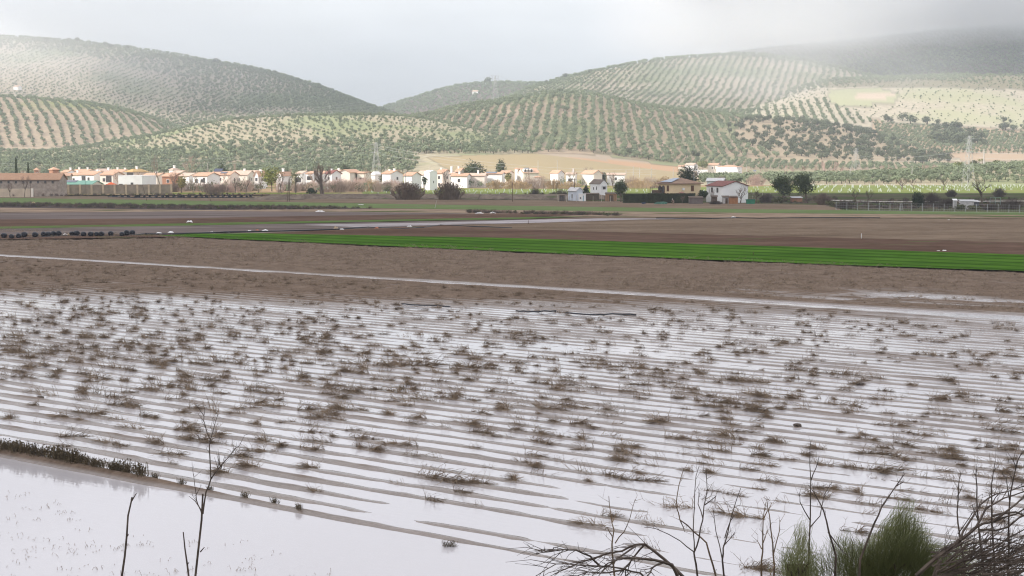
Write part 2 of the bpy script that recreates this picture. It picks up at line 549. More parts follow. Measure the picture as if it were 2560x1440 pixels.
wm = Mat('muddy_flood_water')
wm.col((0.53, 0.50, 0.505)).rough(0.04)
wm.b.inputs['IOR'].default_value = 2.2
wv_ = wm.mapped((0.6, 2.6, 1), -ROWANG)
n1 = wm.noise(2.2, 3, wv_); n2 = wm.noise(0.12, 3, wm.mapped((1, 1, 1)))
nn = wm.math('MULTIPLY', n1, n2)
wm.bump(nn, 0.20, 0.05)
wpts = []
for u_, v_ in ((-30, 4), (240, 4), (240, 110), (-30, 110)):
    wpts.append((u_ * UX + v_ * VX, u_ * UY + v_ * VY, 0.0))
wb = MB(); wb.add(wpts, [(3, 2, 1, 0)])
tag(wb.build('flood_water', wm.m), kind='structure')

# embankment the picture is taken from
def bank_h(x, y):
    b = 8.3 - np.clip(y - 4.0, 0, 40) * 0.62
    return np.maximum(b, -0.4) + (fbm(x * 0.5, y * 0.5, 8) - 0.5) * 0.5


xs = np.linspace(-45, 45, 91); ys = np.linspace(-8, 19, 55)
XX, YY = np.meshgrid(xs, ys, indexing='ij')
m_bank = soil_mat('weedy_embankment', (0.09, 0.07, 0.045), (0.20, 0.155, 0.10), 0.8, 6, green=(0.06, 0.09, 0.03), gmin=0.5, gscale=0.6)
tag(np_mesh('embankment_land', np.stack([XX, YY, bank_h(XX, YY)], -1).reshape(-1, 3), grid_faces(91, 55), m_bank), kind='structure')

# ------------------------------------------------------------------ hills
HILLS = {}


class Hill:
    def __init__(s, key, curves, px0, px1, mat, drop=3.0, ncol=240, nrow=70, amp=2.0):
        s.key = key
        pxs = np.linspace(px0, px1, ncol)
        Ys, Zs = [], []
        for i, (Yc, pts) in enumerate(curves):
            if pts is None:
                z = np.full(ncol, -0.2)
            else:
                pts = sorted(pts)
                py = np.interp(pxs, [p[0] for p in pts], [p[1] for p in pts])
                k = np.ones(9) / 9; pyp = np.pad(py, 4, mode='edge'); py = np.convolve(pyp, k, 'valid')
                z = np.array([P(a, b, Yc).z for a, b in zip(pxs, py)])
                if i == len(curves) - 1: z = z - drop
            Ys.append(np.full(ncol, float(Yc))); Zs.append(z)
        if curves[0][1] is not None:                     # foot of the slope, down to the plain
            Ys.insert(0, Ys[0] - 160); Zs.insert(0, np.full(ncol, -0.3))
        # falls away behind the ridge
        Ys.append(Ys[-1] + 120); Zs.append(Zs[-1] - 14)
        Ys.append(Ys[-1] + 250); Zs.append(Zs[-2] - 70)
        Ys = np.array(Ys); Zs = np.array(Zs)
        s.a = np.array([P(p, 405, 1000.0).x / 1000.0 for p in pxs])
        t = np.linspace(0, len(Ys) - 1, nrow)
        s.Y = np.zeros((ncol, nrow)); s.Z = np.zeros((ncol, nrow))
        n = len(Ys)
        for j, tt in enumerate(t):                       # Catmull-Rom through the curves
            i = min(int(tt), n - 2); q = tt - i
            p0, p1, p2, p3 = max(i - 1, 0), i, i + 1, min(i + 2, n - 1)
            s.Y[:, j] = Ys[i] * (1 - q) + Ys[i + 1] * q
            c = 0.5 * ((2 * Zs[p1]) + (-Zs[p0] + Zs[p2]) * q + (2 * Zs[p0] - 5 * Zs[p1] + 4 * Zs[p2] - Zs[p3]) * q * q + (-Zs[p0] + 3 * Zs[p1] - 3 * Zs[p2] + Zs[p3]) * q ** 3)
            s.Z[:, j] = c
        s.X = s.a[:, None] * s.Y
        fade = np.clip(s.Z / 12, 0, 1)
        s.Z = s.Z + (fbm(s.X * 0.012, s.Y * 0.012, hash(key) % 97 if False else len(key) * 7 + px0 % 13, 3) - 0.5) * 2 * amp * fade
        s.ridge = curves[-1][0]; s.base = curves[0][0]
        V = np.stack([s.X, s.Y, s.Z], -1).reshape(-1, 3)
        s.o = np_mesh('hill', V, grid_faces(ncol, nrow)[:, ::-1], mat)
        tag(s.o, kind='structure')
        HILLS[key] = s

    def z(s, X, Y):
        X = np.atleast_1d(np.asarray(X, float)); Y = np.atleast_1d(np.asarray(Y, float))
        aa = X / Y
        fi = np.clip(np.interp(aa, s.a, np.arange(len(s.a))), 0, len(s.a) - 1.001)
        i0 = fi.astype(int); q = fi - i0
        out = np.zeros(len(X))
        fj = np.interp(Y, s.Y[0], np.arange(s.Y.shape[1]))
        fj = np.clip(fj, 0, s.Y.shape[1] - 1.001); j0 = fj.astype(int); r = fj - j0
        z00 = s.Z[i0, j0]; z10 = s.Z[i0 + 1, j0]; z01 = s.Z[i0, j0 + 1]; z11 = s.Z[i0 + 1, j0 + 1]
        return (z00 * (1 - q) + z10 * q) * (1 - r) + (z01 * (1 - q) + z11 * q) * r


def hill_mat(name, tan, green, gmin=0.5, gsc=0.012, pale=None):
    m = Mat(name)
    v = m.mapped((1, 1, 0.5))
    b = m.noise(0.25, 5, v)
    c = m.ramp(b, [(0.35, tuple(x * 0.75 for x in tan)), (0.65, tan)])
    g = m.noise(gsc, 5, v)
    k = m.n('ShaderNodeMapRange'); k.inputs['From Min'].default_value = gmin; k.inputs['From Max'].default_value = gmin + 0.12
    m.l(g, k.inputs['Value'])
    c = m.mix(k.outputs[0], c, green)
    # painted plots (a colour of the ground itself): vertex layer 'plot'
    at = m.n('ShaderNodeVertexColor'); at.layer_name = 'plot'
    c = m.mix(at.outputs['Alpha'], c, at.outputs['Color'])
    m.col(c).rough(0.95)
    m.b.inputs['Specular IOR Level'].default_value = 0.1
    return m.m


def plots(h, items):
    """ground colour of whole plots on a hill, outlined in plan from where they are seen"""
    me = h.o.data
    ca = me.color_attributes.new('plot', 'FLOAT_COLOR', 'POINT')
    n = len(me.vertices)
    C = np.zeros((n, 4))
    px, py = proj(h.X.ravel(), h.Y.ravel(), h.Z.ravel())
    px = px + (fbm(h.X.ravel() * 0.05, h.Y.ravel() * 0.05, 5) - 0.5) * 14
    for poly, col in items:
        k = inpoly(px, py, poly)
        C[k, :3] = col; C[k, 3] = 1
    ca.data.foreach_set('color', C.astype(np.float32).ravel())


hm_tan = hill_mat('grove_soil', (0.38, 0.30, 0.215), (0.24, 0.25, 0.11), 0.52)
hm_mid = hill_mat('reddish_grove_soil', (0.37, 0.285, 0.20), (0.21, 0.225, 0.12), 0.50)
hm_green = hill_mat('grassy_grove_soil', (0.40, 0.345, 0.235), (0.25, 0.265, 0.14), 0.48)
hm_far = hill_mat('far_hill_soil', (0.37, 0.315, 0.235), (0.18, 0.20, 0.11), 0.48, 0.006)
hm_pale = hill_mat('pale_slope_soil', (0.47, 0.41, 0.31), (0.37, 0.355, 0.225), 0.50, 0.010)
hm_dark = hill_mat('dark_slope_soil', (0.17, 0.13, 0.11), (0.075, 0.08, 0.06), 0.48, 0.006)  # low tone stands partly for cloud shade, partly for denser vegetation

Hill('front', [(745, None),
               (860, [(-400, 426), (300, 418), (700, 414), (1000, 406), (1150, 402), (1350, 404), (1500, 415), (1700, 435)]),
               (980, [(-400, 402), (100, 392), (400, 372), (600, 352), (850, 338), (1000, 340), (1100, 350), (1300, 378), (1450, 396), (1700, 430)]),
               (1130, [(-400, 390), (0, 368), (60, 375), (130, 372), (250, 352), (400, 325), (500, 298), (600, 286), (700, 280), (850, 277), (960, 280), (1080, 292), (1200, 314), (1300, 347), (1400, 376), (1500, 400), (1700, 440)])],
     -500, 1700, hm_green)
Hill('middle', [(815, None),
                (960, [(800, 400), (1000, 392), (1150, 389), (1300, 386), (1450, 384), (1550, 397), (1700, 412), (1850, 421), (2100, 423), (2350, 423), (2700, 426)]),
                (1150, [(800, 345), (1000, 325), (1200, 312), (1400, 312), (1600, 325), (1800, 345), (2000, 360), (2200, 380), (2400, 402), (2700, 420)]),
                (1360, [(700, 360), (860, 310), (960, 292), (1060, 280), (1140, 260), (1230, 247), (1330, 232), (1400, 225), (1450, 227), (1530, 239), (1620, 260), (1700, 272), (1800, 277), (1900, 287), (2000, 292), (2100, 308), (2200, 330), (2300, 352), (2400, 380), (2700, 412)])],
     760, 2700, hm_mid)
Hill('spur', [(1140, [(-400, 374), (300, 366), (500, 350), (700, 350)]),
              (1210, [(-400, 300), (100, 298), (300, 315), (420, 332), (500, 345), (700, 352)]),
              (1340, [(-400, 225), (0, 236), (100, 239), (200, 247), (300, 262), (380, 284), (450, 314), (520, 342), (700, 372)])],
     -500, 720, hm_tan, 3.0, 140)
Hill('left', [(1240, [(-400, 385), (400, 372), (800, 352), (1000, 330), (1150, 340)]),
              (1560, [(-400, 238), (200, 240), (400, 258), (600, 270), (800, 270), (950, 288), (1150, 320)]),
              (2000, [(-500, 70), (0, 90), (100, 94), (200, 101), (320, 116), (420, 130), (600, 160), (700, 183), (800, 210), (870, 236), (950, 270), (1000, 292), (1150, 345)])],
     -600, 1150, hm_far, 4.0)
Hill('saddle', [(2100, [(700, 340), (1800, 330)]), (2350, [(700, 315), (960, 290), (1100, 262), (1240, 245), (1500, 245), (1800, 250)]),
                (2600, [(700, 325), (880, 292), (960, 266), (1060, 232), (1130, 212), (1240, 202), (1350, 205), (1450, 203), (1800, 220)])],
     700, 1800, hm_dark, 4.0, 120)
Hill('big', [(1450, [(1100, 305), (1600, 300), (2000, 312), (2400, 340)]),
             (1720, [(1100, 285), (1250, 262), (1400, 240), (1600, 228), (1800, 226), (2000, 232), (2400, 260)]),
             (2000, [(1100, 300), (1250, 250), (1320, 216), (1400, 195), (1500, 170), (1600, 150), (1700, 138), (1800, 133), (1900, 134), (2050, 155), (2200, 190), (2400, 250)])],
     1080, 2420, hm_far, 4.0, 200)
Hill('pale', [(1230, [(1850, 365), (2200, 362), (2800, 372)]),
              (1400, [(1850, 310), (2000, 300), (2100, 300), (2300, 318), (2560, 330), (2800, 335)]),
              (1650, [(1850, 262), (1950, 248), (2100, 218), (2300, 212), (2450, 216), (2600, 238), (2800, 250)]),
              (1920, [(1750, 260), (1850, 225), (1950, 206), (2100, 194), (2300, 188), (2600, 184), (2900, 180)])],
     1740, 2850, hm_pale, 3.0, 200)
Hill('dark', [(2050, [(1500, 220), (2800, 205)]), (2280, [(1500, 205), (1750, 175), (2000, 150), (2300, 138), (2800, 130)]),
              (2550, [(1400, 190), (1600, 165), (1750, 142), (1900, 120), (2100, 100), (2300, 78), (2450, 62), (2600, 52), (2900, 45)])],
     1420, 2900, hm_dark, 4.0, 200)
Hill('rise', [(598, None), (660, [(1700, 452), (2000, 449), (2200, 443), (2400, 434), (2600, 428), (2900, 424)]),
              (770, [(1700, 447), (1900, 444), (2100, 440), (2250, 433), (2350, 428), (2450, 419), (2560, 408), (2900, 385)])],
     1750, 2900, hm_green, 2.5, 140, 50, 0.6)

PLOUGH = (0.40, 0.255, 0.155)
plots(HILLS['front'], [([(1060, 392), (1300, 384), (1430, 380), (1700, 400), (1700, 450), (1180, 450)], (0.33, 0.26, 0.15))])
plots(HILLS['middle'], [([(1060, 396), (1100, 388), (1300, 392), (1560, 401), (1700, 418), (1700, 455), (1000, 455)], PLOUGH),
                        ([(1280, 391), (1350, 386), (1430, 382), (1500, 387), (1600, 401), (1640, 410), (1560, 402), (1450, 397)], (0.34, 0.27, 0.20)),
                        ([(1850, 300), (2100, 318), (2330, 360), (2380, 412), (2150, 415), (1950, 405), (1820, 370)], (0.34, 0.27, 0.185))])
plots(HILLS['spur'], []); plots(HILLS['left'], []); plots(HILLS['saddle'], []); plots(HILLS['rise'], [])
plots(HILLS['big'], []); plots(HILLS['dark'], [])
plots(HILLS['pale'], [([(2070, 225), (2140, 219), (2200, 220), (2250, 236), (2238, 256), (2160, 266), (2080, 262)], (0.36, 0.355, 0.22)),
                      ([(2130, 238), (2180, 228), (2240, 236), (2200, 250), (2140, 248)], (0.50, 0.40, 0.31)),
                      ([(2180, 300), (2300, 312), (2600, 328), (2600, 400), (2180, 400)], (0.38, 0.28, 0.19)),
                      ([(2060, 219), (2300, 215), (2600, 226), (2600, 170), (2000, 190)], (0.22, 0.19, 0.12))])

# ------------------------------------------------------------------ haze, low cloud, clouds that shade the land
def vol_mat(name, color, density, aniso=0.3):
    m = bpy.data.materials.new(name); m.use_nodes = True
    t = m.node_tree; t.nodes.clear()
    o = t.nodes.new('ShaderNodeOutputMaterial'); v = t.nodes.new('ShaderNodeVolumePrincipled')
    v.inputs['Color'].default_value = (*color, 1)
    v.inputs['Density'].default_value = density
    v.inputs['Anisotropy'].default_value = aniso
    t.links.new(v.outputs[0], o.inputs['Volume'])
    return m


hb = MB(); hb.box(-2600, 2600, -150, 3150, -1.4, 430)
tag(hb.build('haze', vol_mat('haze', (0.82, 0.90, 1.0), 0.00017, 0.15)), kind='stuff')


def cloud(name, c, rx, ry, rz, m, seed, p=4.0):
    bm = bmesh.new()
    bmesh.ops.create_icosphere(bm, subdivisions=5, radius=1)
    for v in bm.verts:
        d = v.co.normalized()
        s = (abs(d.x) ** p + abs(d.y) ** p + abs(d.z) ** p) ** (-1 / p)
        n = float(fbm(np.array([d.x * 3 + d.z * 1.7 + seed]), np.array([d.y * 3 - d.z * 1.1]), seed)[0]) - 0.5
        q = d * s * (1 + 0.22 * n)
        v.co = Vector((q.x * rx, q.y * ry, q.z * rz))
    me = bpy.data.meshes.new(name); bm.to_mesh(me); bm.free()
    me.materials.append(m)
    o = bpy.data.objects.new(name, me); o.location = c; COL.objects.link(o)
    return tag(o, kind='stuff')


def mist(c, r_, dens, up, nsc, seed, zrot=0.0, layer=False):
    """a soft-edged bank of low mist hanging on the hills"""
    m = bpy.data.materials.new('mist'); m.use_nodes = True
    t = m.node_tree; t.nodes.clear()
    N = t.nodes.new; L = t.links.new
    o = N('ShaderNodeOutputMaterial'); v = N('ShaderNodeVolumePrincipled')
    v.inputs['Color'].default_value = (0.985, 0.99, 1.0, 1); v.inputs['Anisotropy'].default_value = 0.2
    tc_ = N('ShaderNodeTexCoord')
    ln = N('ShaderNodeVectorMath'); ln.operation = 'LENGTH'; L(tc_.outputs['Object'], ln.inputs[0])
    fall = N('ShaderNodeMapRange'); fall.interpolation_type = 'SMOOTHERSTEP'
    fall.inputs['From Min'].default_value = 1.0; fall.inputs['From Max'].default_value = 0.25
    fall.inputs['To Min'].default_value = 0.0; fall.inputs['To Max'].default_value = 1.0
    L(ln.outputs['Value'], fall.inputs['Value'])
    if layer:                                             # a deck: thickens upward from a soft underside, fades at its sides
        sx_ = N('ShaderNodeSeparateXYZ'); L(tc_.outputs['Object'], sx_.inputs[0])
        outs = []
        for src, a0, a1 in (('Z', -0.95, 0.0), ('X', -1.0, -0.35), ('Y', -1.0, -0.5), ('Y', 1.0, 0.6)):
            q_ = N('ShaderNodeMapRange'); q_.interpolation_type = 'SMOOTHSTEP'
            q_.inputs['From Min'].default_value = a0; q_.inputs['From Max'].default_value = a1
            sv_ = sx_.outputs[src]
            if src == 'Z':
                tl = N('ShaderNodeMath'); tl.operation = 'MULTIPLY_ADD'; tl.inputs[1].default_value = -up
                L(sx_.outputs['X'], tl.inputs[0]); L(sv_, tl.inputs[2]); sv_ = tl.outputs[0]
                n2_ = N('ShaderNodeTexNoise'); n2_.inputs['Scale'].default_value = 2.2; n2_.inputs['Detail'].default_value = 4
                L(tc_.outputs['Object'], n2_.inputs['Vector'])
                t2_ = N('ShaderNodeMath'); t2_.operation = 'MULTIPLY_ADD'; t2_.inputs[1].default_value = 0.6
                L(n2_.outputs['Fac'], t2_.inputs[0]); L(sv_, t2_.inputs[2])
                t3_ = N('ShaderNodeMath'); t3_.operation = 'SUBTRACT'; t3_.inputs[1].default_value = 0.30; L(t2_.outputs[0], t3_.inputs[0]); sv_ = t3_.outputs[0]
            L(sv_, q_.inputs['Value']); outs.append(q_.outputs[0])
        while len(outs) > 1:
            q_ = N('ShaderNodeMath'); q_.operation = 'MULTIPLY'; L(outs[0], q_.inputs[0]); L(outs[1], q_.inputs[1]); outs = outs[2:] + [q_.outputs[0]]
        fall = type('o', (), {'outputs': [outs[0]]})
    nz_ = N('ShaderNodeTexNoise'); nz_.inputs['Scale'].default_value = nsc; nz_.inputs['Detail'].default_value = 3
    ad = N('ShaderNodeVectorMath'); ad.operation = 'ADD'; ad.inputs[1].default_value = (seed, seed * .7, 0)
    L(tc_.outputs['Object'], ad.inputs[0]); L(ad.outputs[0], nz_.inputs['Vector'])
    nr = N('ShaderNodeMapRange'); nr.inputs['From Min'].default_value = 0.36; nr.inputs['From Max'].default_value = 0.62
    nr.inputs['To Min'].default_value = 0.25; nr.inputs['To Max'].default_value = 1.0
    L(nz_.outputs['Fac'], nr.inputs['Value'])
    a_ = N('ShaderNodeMath'); a_.operation = 'MULTIPLY'; L(fall.outputs[0], a_.inputs[0]); L(nr.outputs[0], a_.inputs[1])
    b_ = N('ShaderNodeMath'); b_.operation = 'MULTIPLY'; b_.inputs[1].default_value = dens; L(a_.outputs[0], b_.inputs[0])
    L(b_.outputs[0], v.inputs['Density']); L(v.outputs[0], o.inputs['Volume'])
    bm = bmesh.new()
    if layer: bmesh.ops.create_cube(bm, size=2.0)
    else: bmesh.ops.create_icosphere(bm, subdivisions=3, radius=1.0)
    me = bpy.data.meshes.new('mist'); bm.to_mesh(me); bm.free(); me.materials.append(m)
    ob = bpy.data.objects.new('mist', me); ob.location = c; ob.scale = r_; ob.rotation_euler = (0, 0, zrot); COL.objects.link(ob)
    return tag(ob, kind='stuff')


mist((720, 2360, 290), (620, 400, 112), 0.0170, 0.22, 1.6, 2.0, layer=True)
mist((380, 1980, 235), (290, 230, 120), 0.0038, 0, 1.8, 5.0)
mist((330, 1600, 130), (270, 170, 115), 0.0034, 0, 1.5, 8.0)
mist((-520, 1620, 150), (460, 280, 125), 0.0021, 0, 1.6, 3.0)

m_cloud = vol_mat('cloud', (0.97, 0.97, 0.98), 0.022, 0.5)
hz_ = SUN_V / SUN_V.z


def shade(name, tx, ty, tz, rx, ry, h, seed, m=None, rz=60):
    c = Vector((tx, ty, tz)) + hz_ * (h - tz)
    return cloud(name, c, rx, ry, rz, m or m_cloud, seed)


shade('clouds', -20, 65, 0, 560, 375, 1000, 3)
shade('clouds', -290, 1740, 110, 160, 260, 1000, 5)
shade('clouds', 800, 2330, 150, 360, 260, 1000, 8)

# ------------------------------------------------------------------ olive groves
m_bark = plain('bark', (0.16, 0.125, 0.095), (0.09, 0.07, 0.055), 3)
m_palebark = plain('pale_bark', (0.34, 0.28, 0.21), (0.22, 0.175, 0.13), 3)
m_olive = leaf_mat('olive_leaves', (0.255, 0.290, 0.175), (0.155, 0.185, 0.110), vary=0.45)
m_oak = leaf_mat('holm_oak_leaves', (0.145, 0.160, 0.095), (0.085, 0.098, 0.060), vary=0.4)


def leaf_quad(mb, c, n, size, r, mi=0):
    n = n.normalized()
    a = n.cross(Vector((r.uniform(-1, 1), r.uniform(-1, 1), r.uniform(-1, 1))))
    if a.length < 1e-3: a = Vector((1, 0, 0))
    a.normalize(); b = n.cross(a)
    s1, s2 = size * r.uniform(0.6, 1.2), size * r.uniform(0.4, 0.8)
    mb.add([c - a * s1, c - b * s2, c + a * s1, c + b * s2], [(0, 1, 2, 3)], mi)


def crown(mb, r, cx, cy, cz, rx, ry, rz, n, size, mi=0, lobes=7, gap=0.35, shape=None, limb=None):
    """leaf faces in a handful of uneven clumps filling an ellipsoid"""
    cs = []
    for i in range(lobes):
        while True:
            d = Vector((r.uniform(-1, 1), r.uniform(-1, 1), r.uniform(-0.8, 1)))
            if 0.25 < d.length < 1: break
        q = Vector((d.x * rx * 0.56, d.y * ry * 0.56, d.z * rz * 0.56))
        cs.append((q, r.uniform(gap, gap + 0.25)))
    if limb is not None:
        for q, k in cs: mb.tube([(cx, cy, limb), (cx + q.x * .6, cy + q.y * .6, cz + q.z * .6 - .1), (cx + q.x * 1.3, cy + q.y * 1.3, cz + q.z * 1.3)], [.09, .06, .03], 3, 1, False)
    for i in range(n):
        q, k = cs[r.randrange(lobes)]
        while True:
            d = Vector((r.gauss(0, 1), r.gauss(0, 1), r.gauss(0, 1)))
            if d.length > 0.1: break
        d.normalize()
        f = r.uniform(0.55, 1.05)
        p = q + Vector((d.x * rx * k * f, d.y * ry * k * f, d.z * rz * k * f))
        if shape: p = shape(p)
        nn = d + Vector((0, 0, 0.5)) + Vector((r.uniform(-.6, .6), r.uniform(-.6, .6), r.uniform(-.6, .6)))
        leaf_quad(mb, Vector((cx, cy, cz)) + p, nn, size, r, mi)


def olive_mesh(seed, dense=1.0):
    r = random.Random(seed)
    mb = MB()
    mb.tube([(0, 0, -0.4), (0.06, 0, 0.6), (0, 0, 1.7)], [0.27, 0.2, 0.14], 5, 1, False)
    crown(mb, r, 0, 0, 2.35, 2.45, 2.45, 1.7, int(170 * dense), 0.42, 0, 8, limb=1.3)
    return mb.mesh('olive_tree', [m_olive, m_bark])


def oak_mesh(seed):
    r = random.Random(seed)
    mb = MB()
    mb.tube([(0, 0, -0.5), (0.1, 0, 1.6)], [0.35, 0.22], 4, 1, False)
    crown(mb, r, 0, 0, 2.3, 2.8, 2.8, 2.2, 230, 0.42, 0, 9, limb=1.2)
    return mb.mesh('holm_oak', [m_oak, m_bark])


OL = [olive_mesh(100 + i) for i in range(6)]
OK_ = [oak_mesh(200 + i) for i in range(4)]


def rows(h, theta, rs, ps, keep, scale, Y0, Y1, excl=(), only=None, jit=0.12, sv=0.24, oak=False, ox=0.0, kfun=None):
    """plants set out in straight rows in plan, standing on hill h"""
    hl = HILLS[h]
    a0, a1 = hl.a[0], hl.a[-1]
    a0, a1 = max(a0, -0.42), min(a1, 0.42)
    c, s = math.cos(R(theta)), math.sin(R(theta))
    xm = 0.42 * Y1 + 200
    L = math.hypot(xm, (Y1 - Y0)) + 200
    i = np.arange(-L, L, rs)
    j = np.arange(-L, L, ps)
    I, J = np.meshgrid(i, j, indexing='ij')
    st = np.random.RandomState(int(abs(theta) * 13 + rs * 7 + Y0))
    I = I + st.normal(0, rs * jit, I.shape); J = J + st.normal(0, ps * jit, J.shape)
    cx, cy = ox + (a0 + a1) / 2 * (Y0 + Y1) / 2, (Y0 + Y1) / 2
    # gently curved rows, as rows laid along a slope are
    I = I + 9 * (fbm(J * 0.010, I * 0.006, 77) - 0.5)
    X = cx + I * c + J * s; Yw = cy - I * s + J * c
    X, Yw = X.ravel(), Yw.ravel()
    k = (Yw > Y0) & (Yw < Y1) & (X / Yw > a0) & (X / Yw < a1) & (st.rand(len(X)) < keep)
    X, Yw = X[k], Yw[k]
    Zw = hl.z(X, Yw)
    px, py = proj(X, Yw, Zw)
    k = (px > -60) & (px < 2620) & (Zw > 0.3)
    for poly in excl: k &= ~inpoly(px, py, poly)
    if only is not None:
        m = np.zeros(len(px), bool)
        for poly in only: m |= inpoly(px, py, poly)
        k &= m
    if kfun is not None: k &= st.rand(len(px)) < kfun(px, py)
    X, Yw, Zw, px, py = X[k], Yw[k], Zw[k], px[k], py[k]
    n = len(X)
    sc = scale * (1 + st.normal(0, sv, n)).clip(0.55, 1.5)
    return np.stack([X, Yw, Zw - 0.15, sc, st.rand(n) * 6.28, st.randint(0, 4 if oak else 6, n), px, py], -1)


PLF = [(1060, 396), (1100, 386), (1300, 384), (1430, 378), (1500, 384), (1600, 400), (1700, 414), (1700, 460), (1000, 460)]
OAKS = [(1790, 330), (1880, 296), (2000, 290), (2100, 305), (2200, 325), (2330, 352), (2395, 400), (2330, 410), (2050, 400), (1930, 385)]
PALEF = [(2070, 221), (2240, 218), (2245, 262), (2078, 264)]
T = []
# the near green hill: denser and larger low down, open and sandy in the middle
T.append(rows('front', -28, 5.8, 5.2, 0.97, 0.98, 800, 960, [[(1050, 386), (1750, 380), (1750, 470), (1020, 470)]], jit=0.16))
T.append(rows('front', -28, 6.4, 5.6, 0.92, 0.62, 960, 1150, [[(1060, 390), (1750, 376), (1750, 470), (1040, 470)]], jit=0.16, kfun=lambda px, py: np.where(px < 500, 1.0, 0.92)))
# the middle hill: clear rows running up it
T.append(rows('middle', 3, 7.6, 4.4, 0.95, 0.96, 965, 1385, [PLF, OAKS, [(1690, 395), (2700, 395), (2700, 470), (1690, 470)]], jit=0.12, sv=0.22))
T.append(rows('middle', 14, 5.0, 4.6, 0.9, 0.75, 890, 1020, [PLF], [[(1500, 384), (1700, 396), (2500, 404), (2500, 424), (1900, 424), (1700, 412), (1600, 398)]]))
T.append(rows('spur', -24, 8.2, 3.9, 0.96, 0.84, 1140, 1375, jit=0.07))
LIT = [(-100, 120), (150, 128), (330, 165), (430, 200), (480, 262), (300, 300), (-100, 300)]
T.append(rows('left', 4, 8.6, 5.2, 0.93, 0.60, 1250, 2000, (), [LIT], jit=0.10))
T.append(rows('left', 6, 7.8, 5.4, 0.95, 0.86, 1250, 1700, [LIT], jit=0.13))
T.append(rows('left', 6, 7.0, 6.4, 0.97, 0.98, 1700, 2035, [LIT], jit=0.3))
T.append(rows('saddle', 0, 8.5, 8.5, 0.97, 1.3, 2300, 2640, jit=0.35))
T.append(rows('big', 14, 8.8, 4.8, 0.96, 0.86, 1500, 1960, jit=0.09))
T.append(rows('big', 14, 8.0, 8.0, 0.97, 1.15, 1960, 2035, jit=0.3))
T.append(rows('pale', 24, 9.5, 7.0, 0.58, 0.44, 1330, 1730, [PALEF, [(1740, 300), (2180, 292), (2600, 336), (2600, 400), (1740, 400)]], jit=0.18))
T.append(rows('pale', 8, 9.0, 4.0, 0.97, 0.80, 1250, 1560, (), [[(1740, 215), (2070, 222), (2080, 262), (2200, 306), (1900, 330), (1740, 330)]], jit=0.06))
T.append(rows('pale', -38, 7.0, 4.2, 0.96, 0.80, 1180, 1420, (), [[(2180, 304), (2330, 318), (2620, 338), (2620, 440), (2330, 420), (2200, 360)]], jit=0.08))
T.append(rows('pale', 10, 8.0, 6.5, 0.95, 0.9, 1690, 1950, [[(2420, 188), (2600, 186), (2600, 226), (2480, 226)]], jit=0.2))
T.append(rows('pale', 10, 10.0, 9.0, 0.7, 0.8, 1690, 1950, (), [[(2420, 188), (2600, 186), (2600, 226), (2480, 226)]], jit=0.2))
T.append(rows('dark', 4, 9.5, 7.0, 0.95, 1.1, 2090, 2580, jit=0.14))
rise_t = rows('rise', 78, 6.5, 3.8, 0.96, 0.84, 612, 790, jit=0.12)
T.append(rise_t)
ALL = np.concatenate(T)
OAK = np.concatenate([
    rows('middle', 33, 9.0, 8.0, 0.74, 1.12, 1000, 1370, (), [OAKS], jit=0.35, sv=0.28, oak=True, kfun=lambda px, py: np.where(px + py * 1.2 < 2290, 0.5, 0.95)),
    rows('middle', 5, 40, 30, 0.5, 1.6, 1250, 1375, (), [[(1560, 240), (2000, 280), (2000, 300), (1560, 262)]], jit=0.4, sv=0.3, oak=True),
    rows('pale', 12, 13, 11, 0.72, 1.7, 1230, 1560, (), [[(2330, 316), (2400, 312), (2440, 350), (2440, 400), (2330, 372)], [(2200, 292), (2360, 312), (2400, 330), (2330, 326), (2190, 304)], [(2500, 305), (2600, 312), (2600, 336), (2500, 330)], [(2400, 350), (2470, 348), (2460, 372), (2390, 372)]], jit=0.35, sv=0.3, oak=True),
    rows('left', 3, 60, 22, 0.35, 1.7, 1930, 2010, jit=0.4, sv=0.3, oak=True),
    rows('big', 3, 60, 22, 0.35, 1.5, 1940, 2010, jit=0.4, sv=0.3, oak=True),
])
size = ALL[:, 3] / ALL[:, 1]
inview = (ALL[:, 6] > 8) & (ALL[:, 6] < 2552)
order = np.argsort(-np.where(inview, size, 0))
near, rest = order[:300], order[300:]
olives = []
for q in near:
    x, y, z, s_, r_, k, px_, py_ = ALL[q]
    o = bpy.data.objects.new('olive_tree', OL[int(k)])
    o.location = (x, y, z); o.rotation_euler = (0, 0, r_); o.scale = (s_, s_, s_ * 0.95)
    COL.objects.link(o)
    if px_ > 1650: tag(o, 'low grey green olive in the dense rows above the white tube field', 'olive tree', 'olive trees above the tube field')
    else: tag(o, 'bushy grey green olive low on the grove slope behind the village', 'olive tree', 'olive trees just behind the village')
    olives.append(o)
srcs = []
for k in range(6):
    srcs.append(next(o for o in olives if o.data is OL[k]))


def spread(name, A, sources):
    n = len(A)
    rot = np.zeros((n, 3)); rot[:, 2] = A[:, 4]
    scl = np.repeat(A[:, 3:4], 3, 1)
    return scatter(name, A[:, :3], rot, scl, A[:, 5], sources)


spread('grove_vegetation', ALL[rest], srcs)
# holm oaks on the rough slope: the largest as trees, the others as one wood
osz = np.argsort(-(OAK[:, 3] / OAK[:, 1]))
oaks = []
for q in osz[:90]:
    x, y, z, s_, r_, k, px_, py_ = OAK[q]
    o = bpy.data.objects.new('holm_oak', OK_[int(k)])
    o.location = (x, y, z); o.rotation_euler = (0, 0, r_); o.scale = (s_ * 1.1, s_ * 1.1, s_)
    COL.objects.link(o)
    tag(o, 'dark round holm oak on the rough slope beside the olive rows', 'oak tree', 'holm oaks on the rough slope')
    oaks.append(o)
spread('oak_woods', OAK[osz[90:]], [next(o for o in oaks if o.data is OK_[k]) for k in range(4)])
print('TREES', len(ALL), len(OAK))

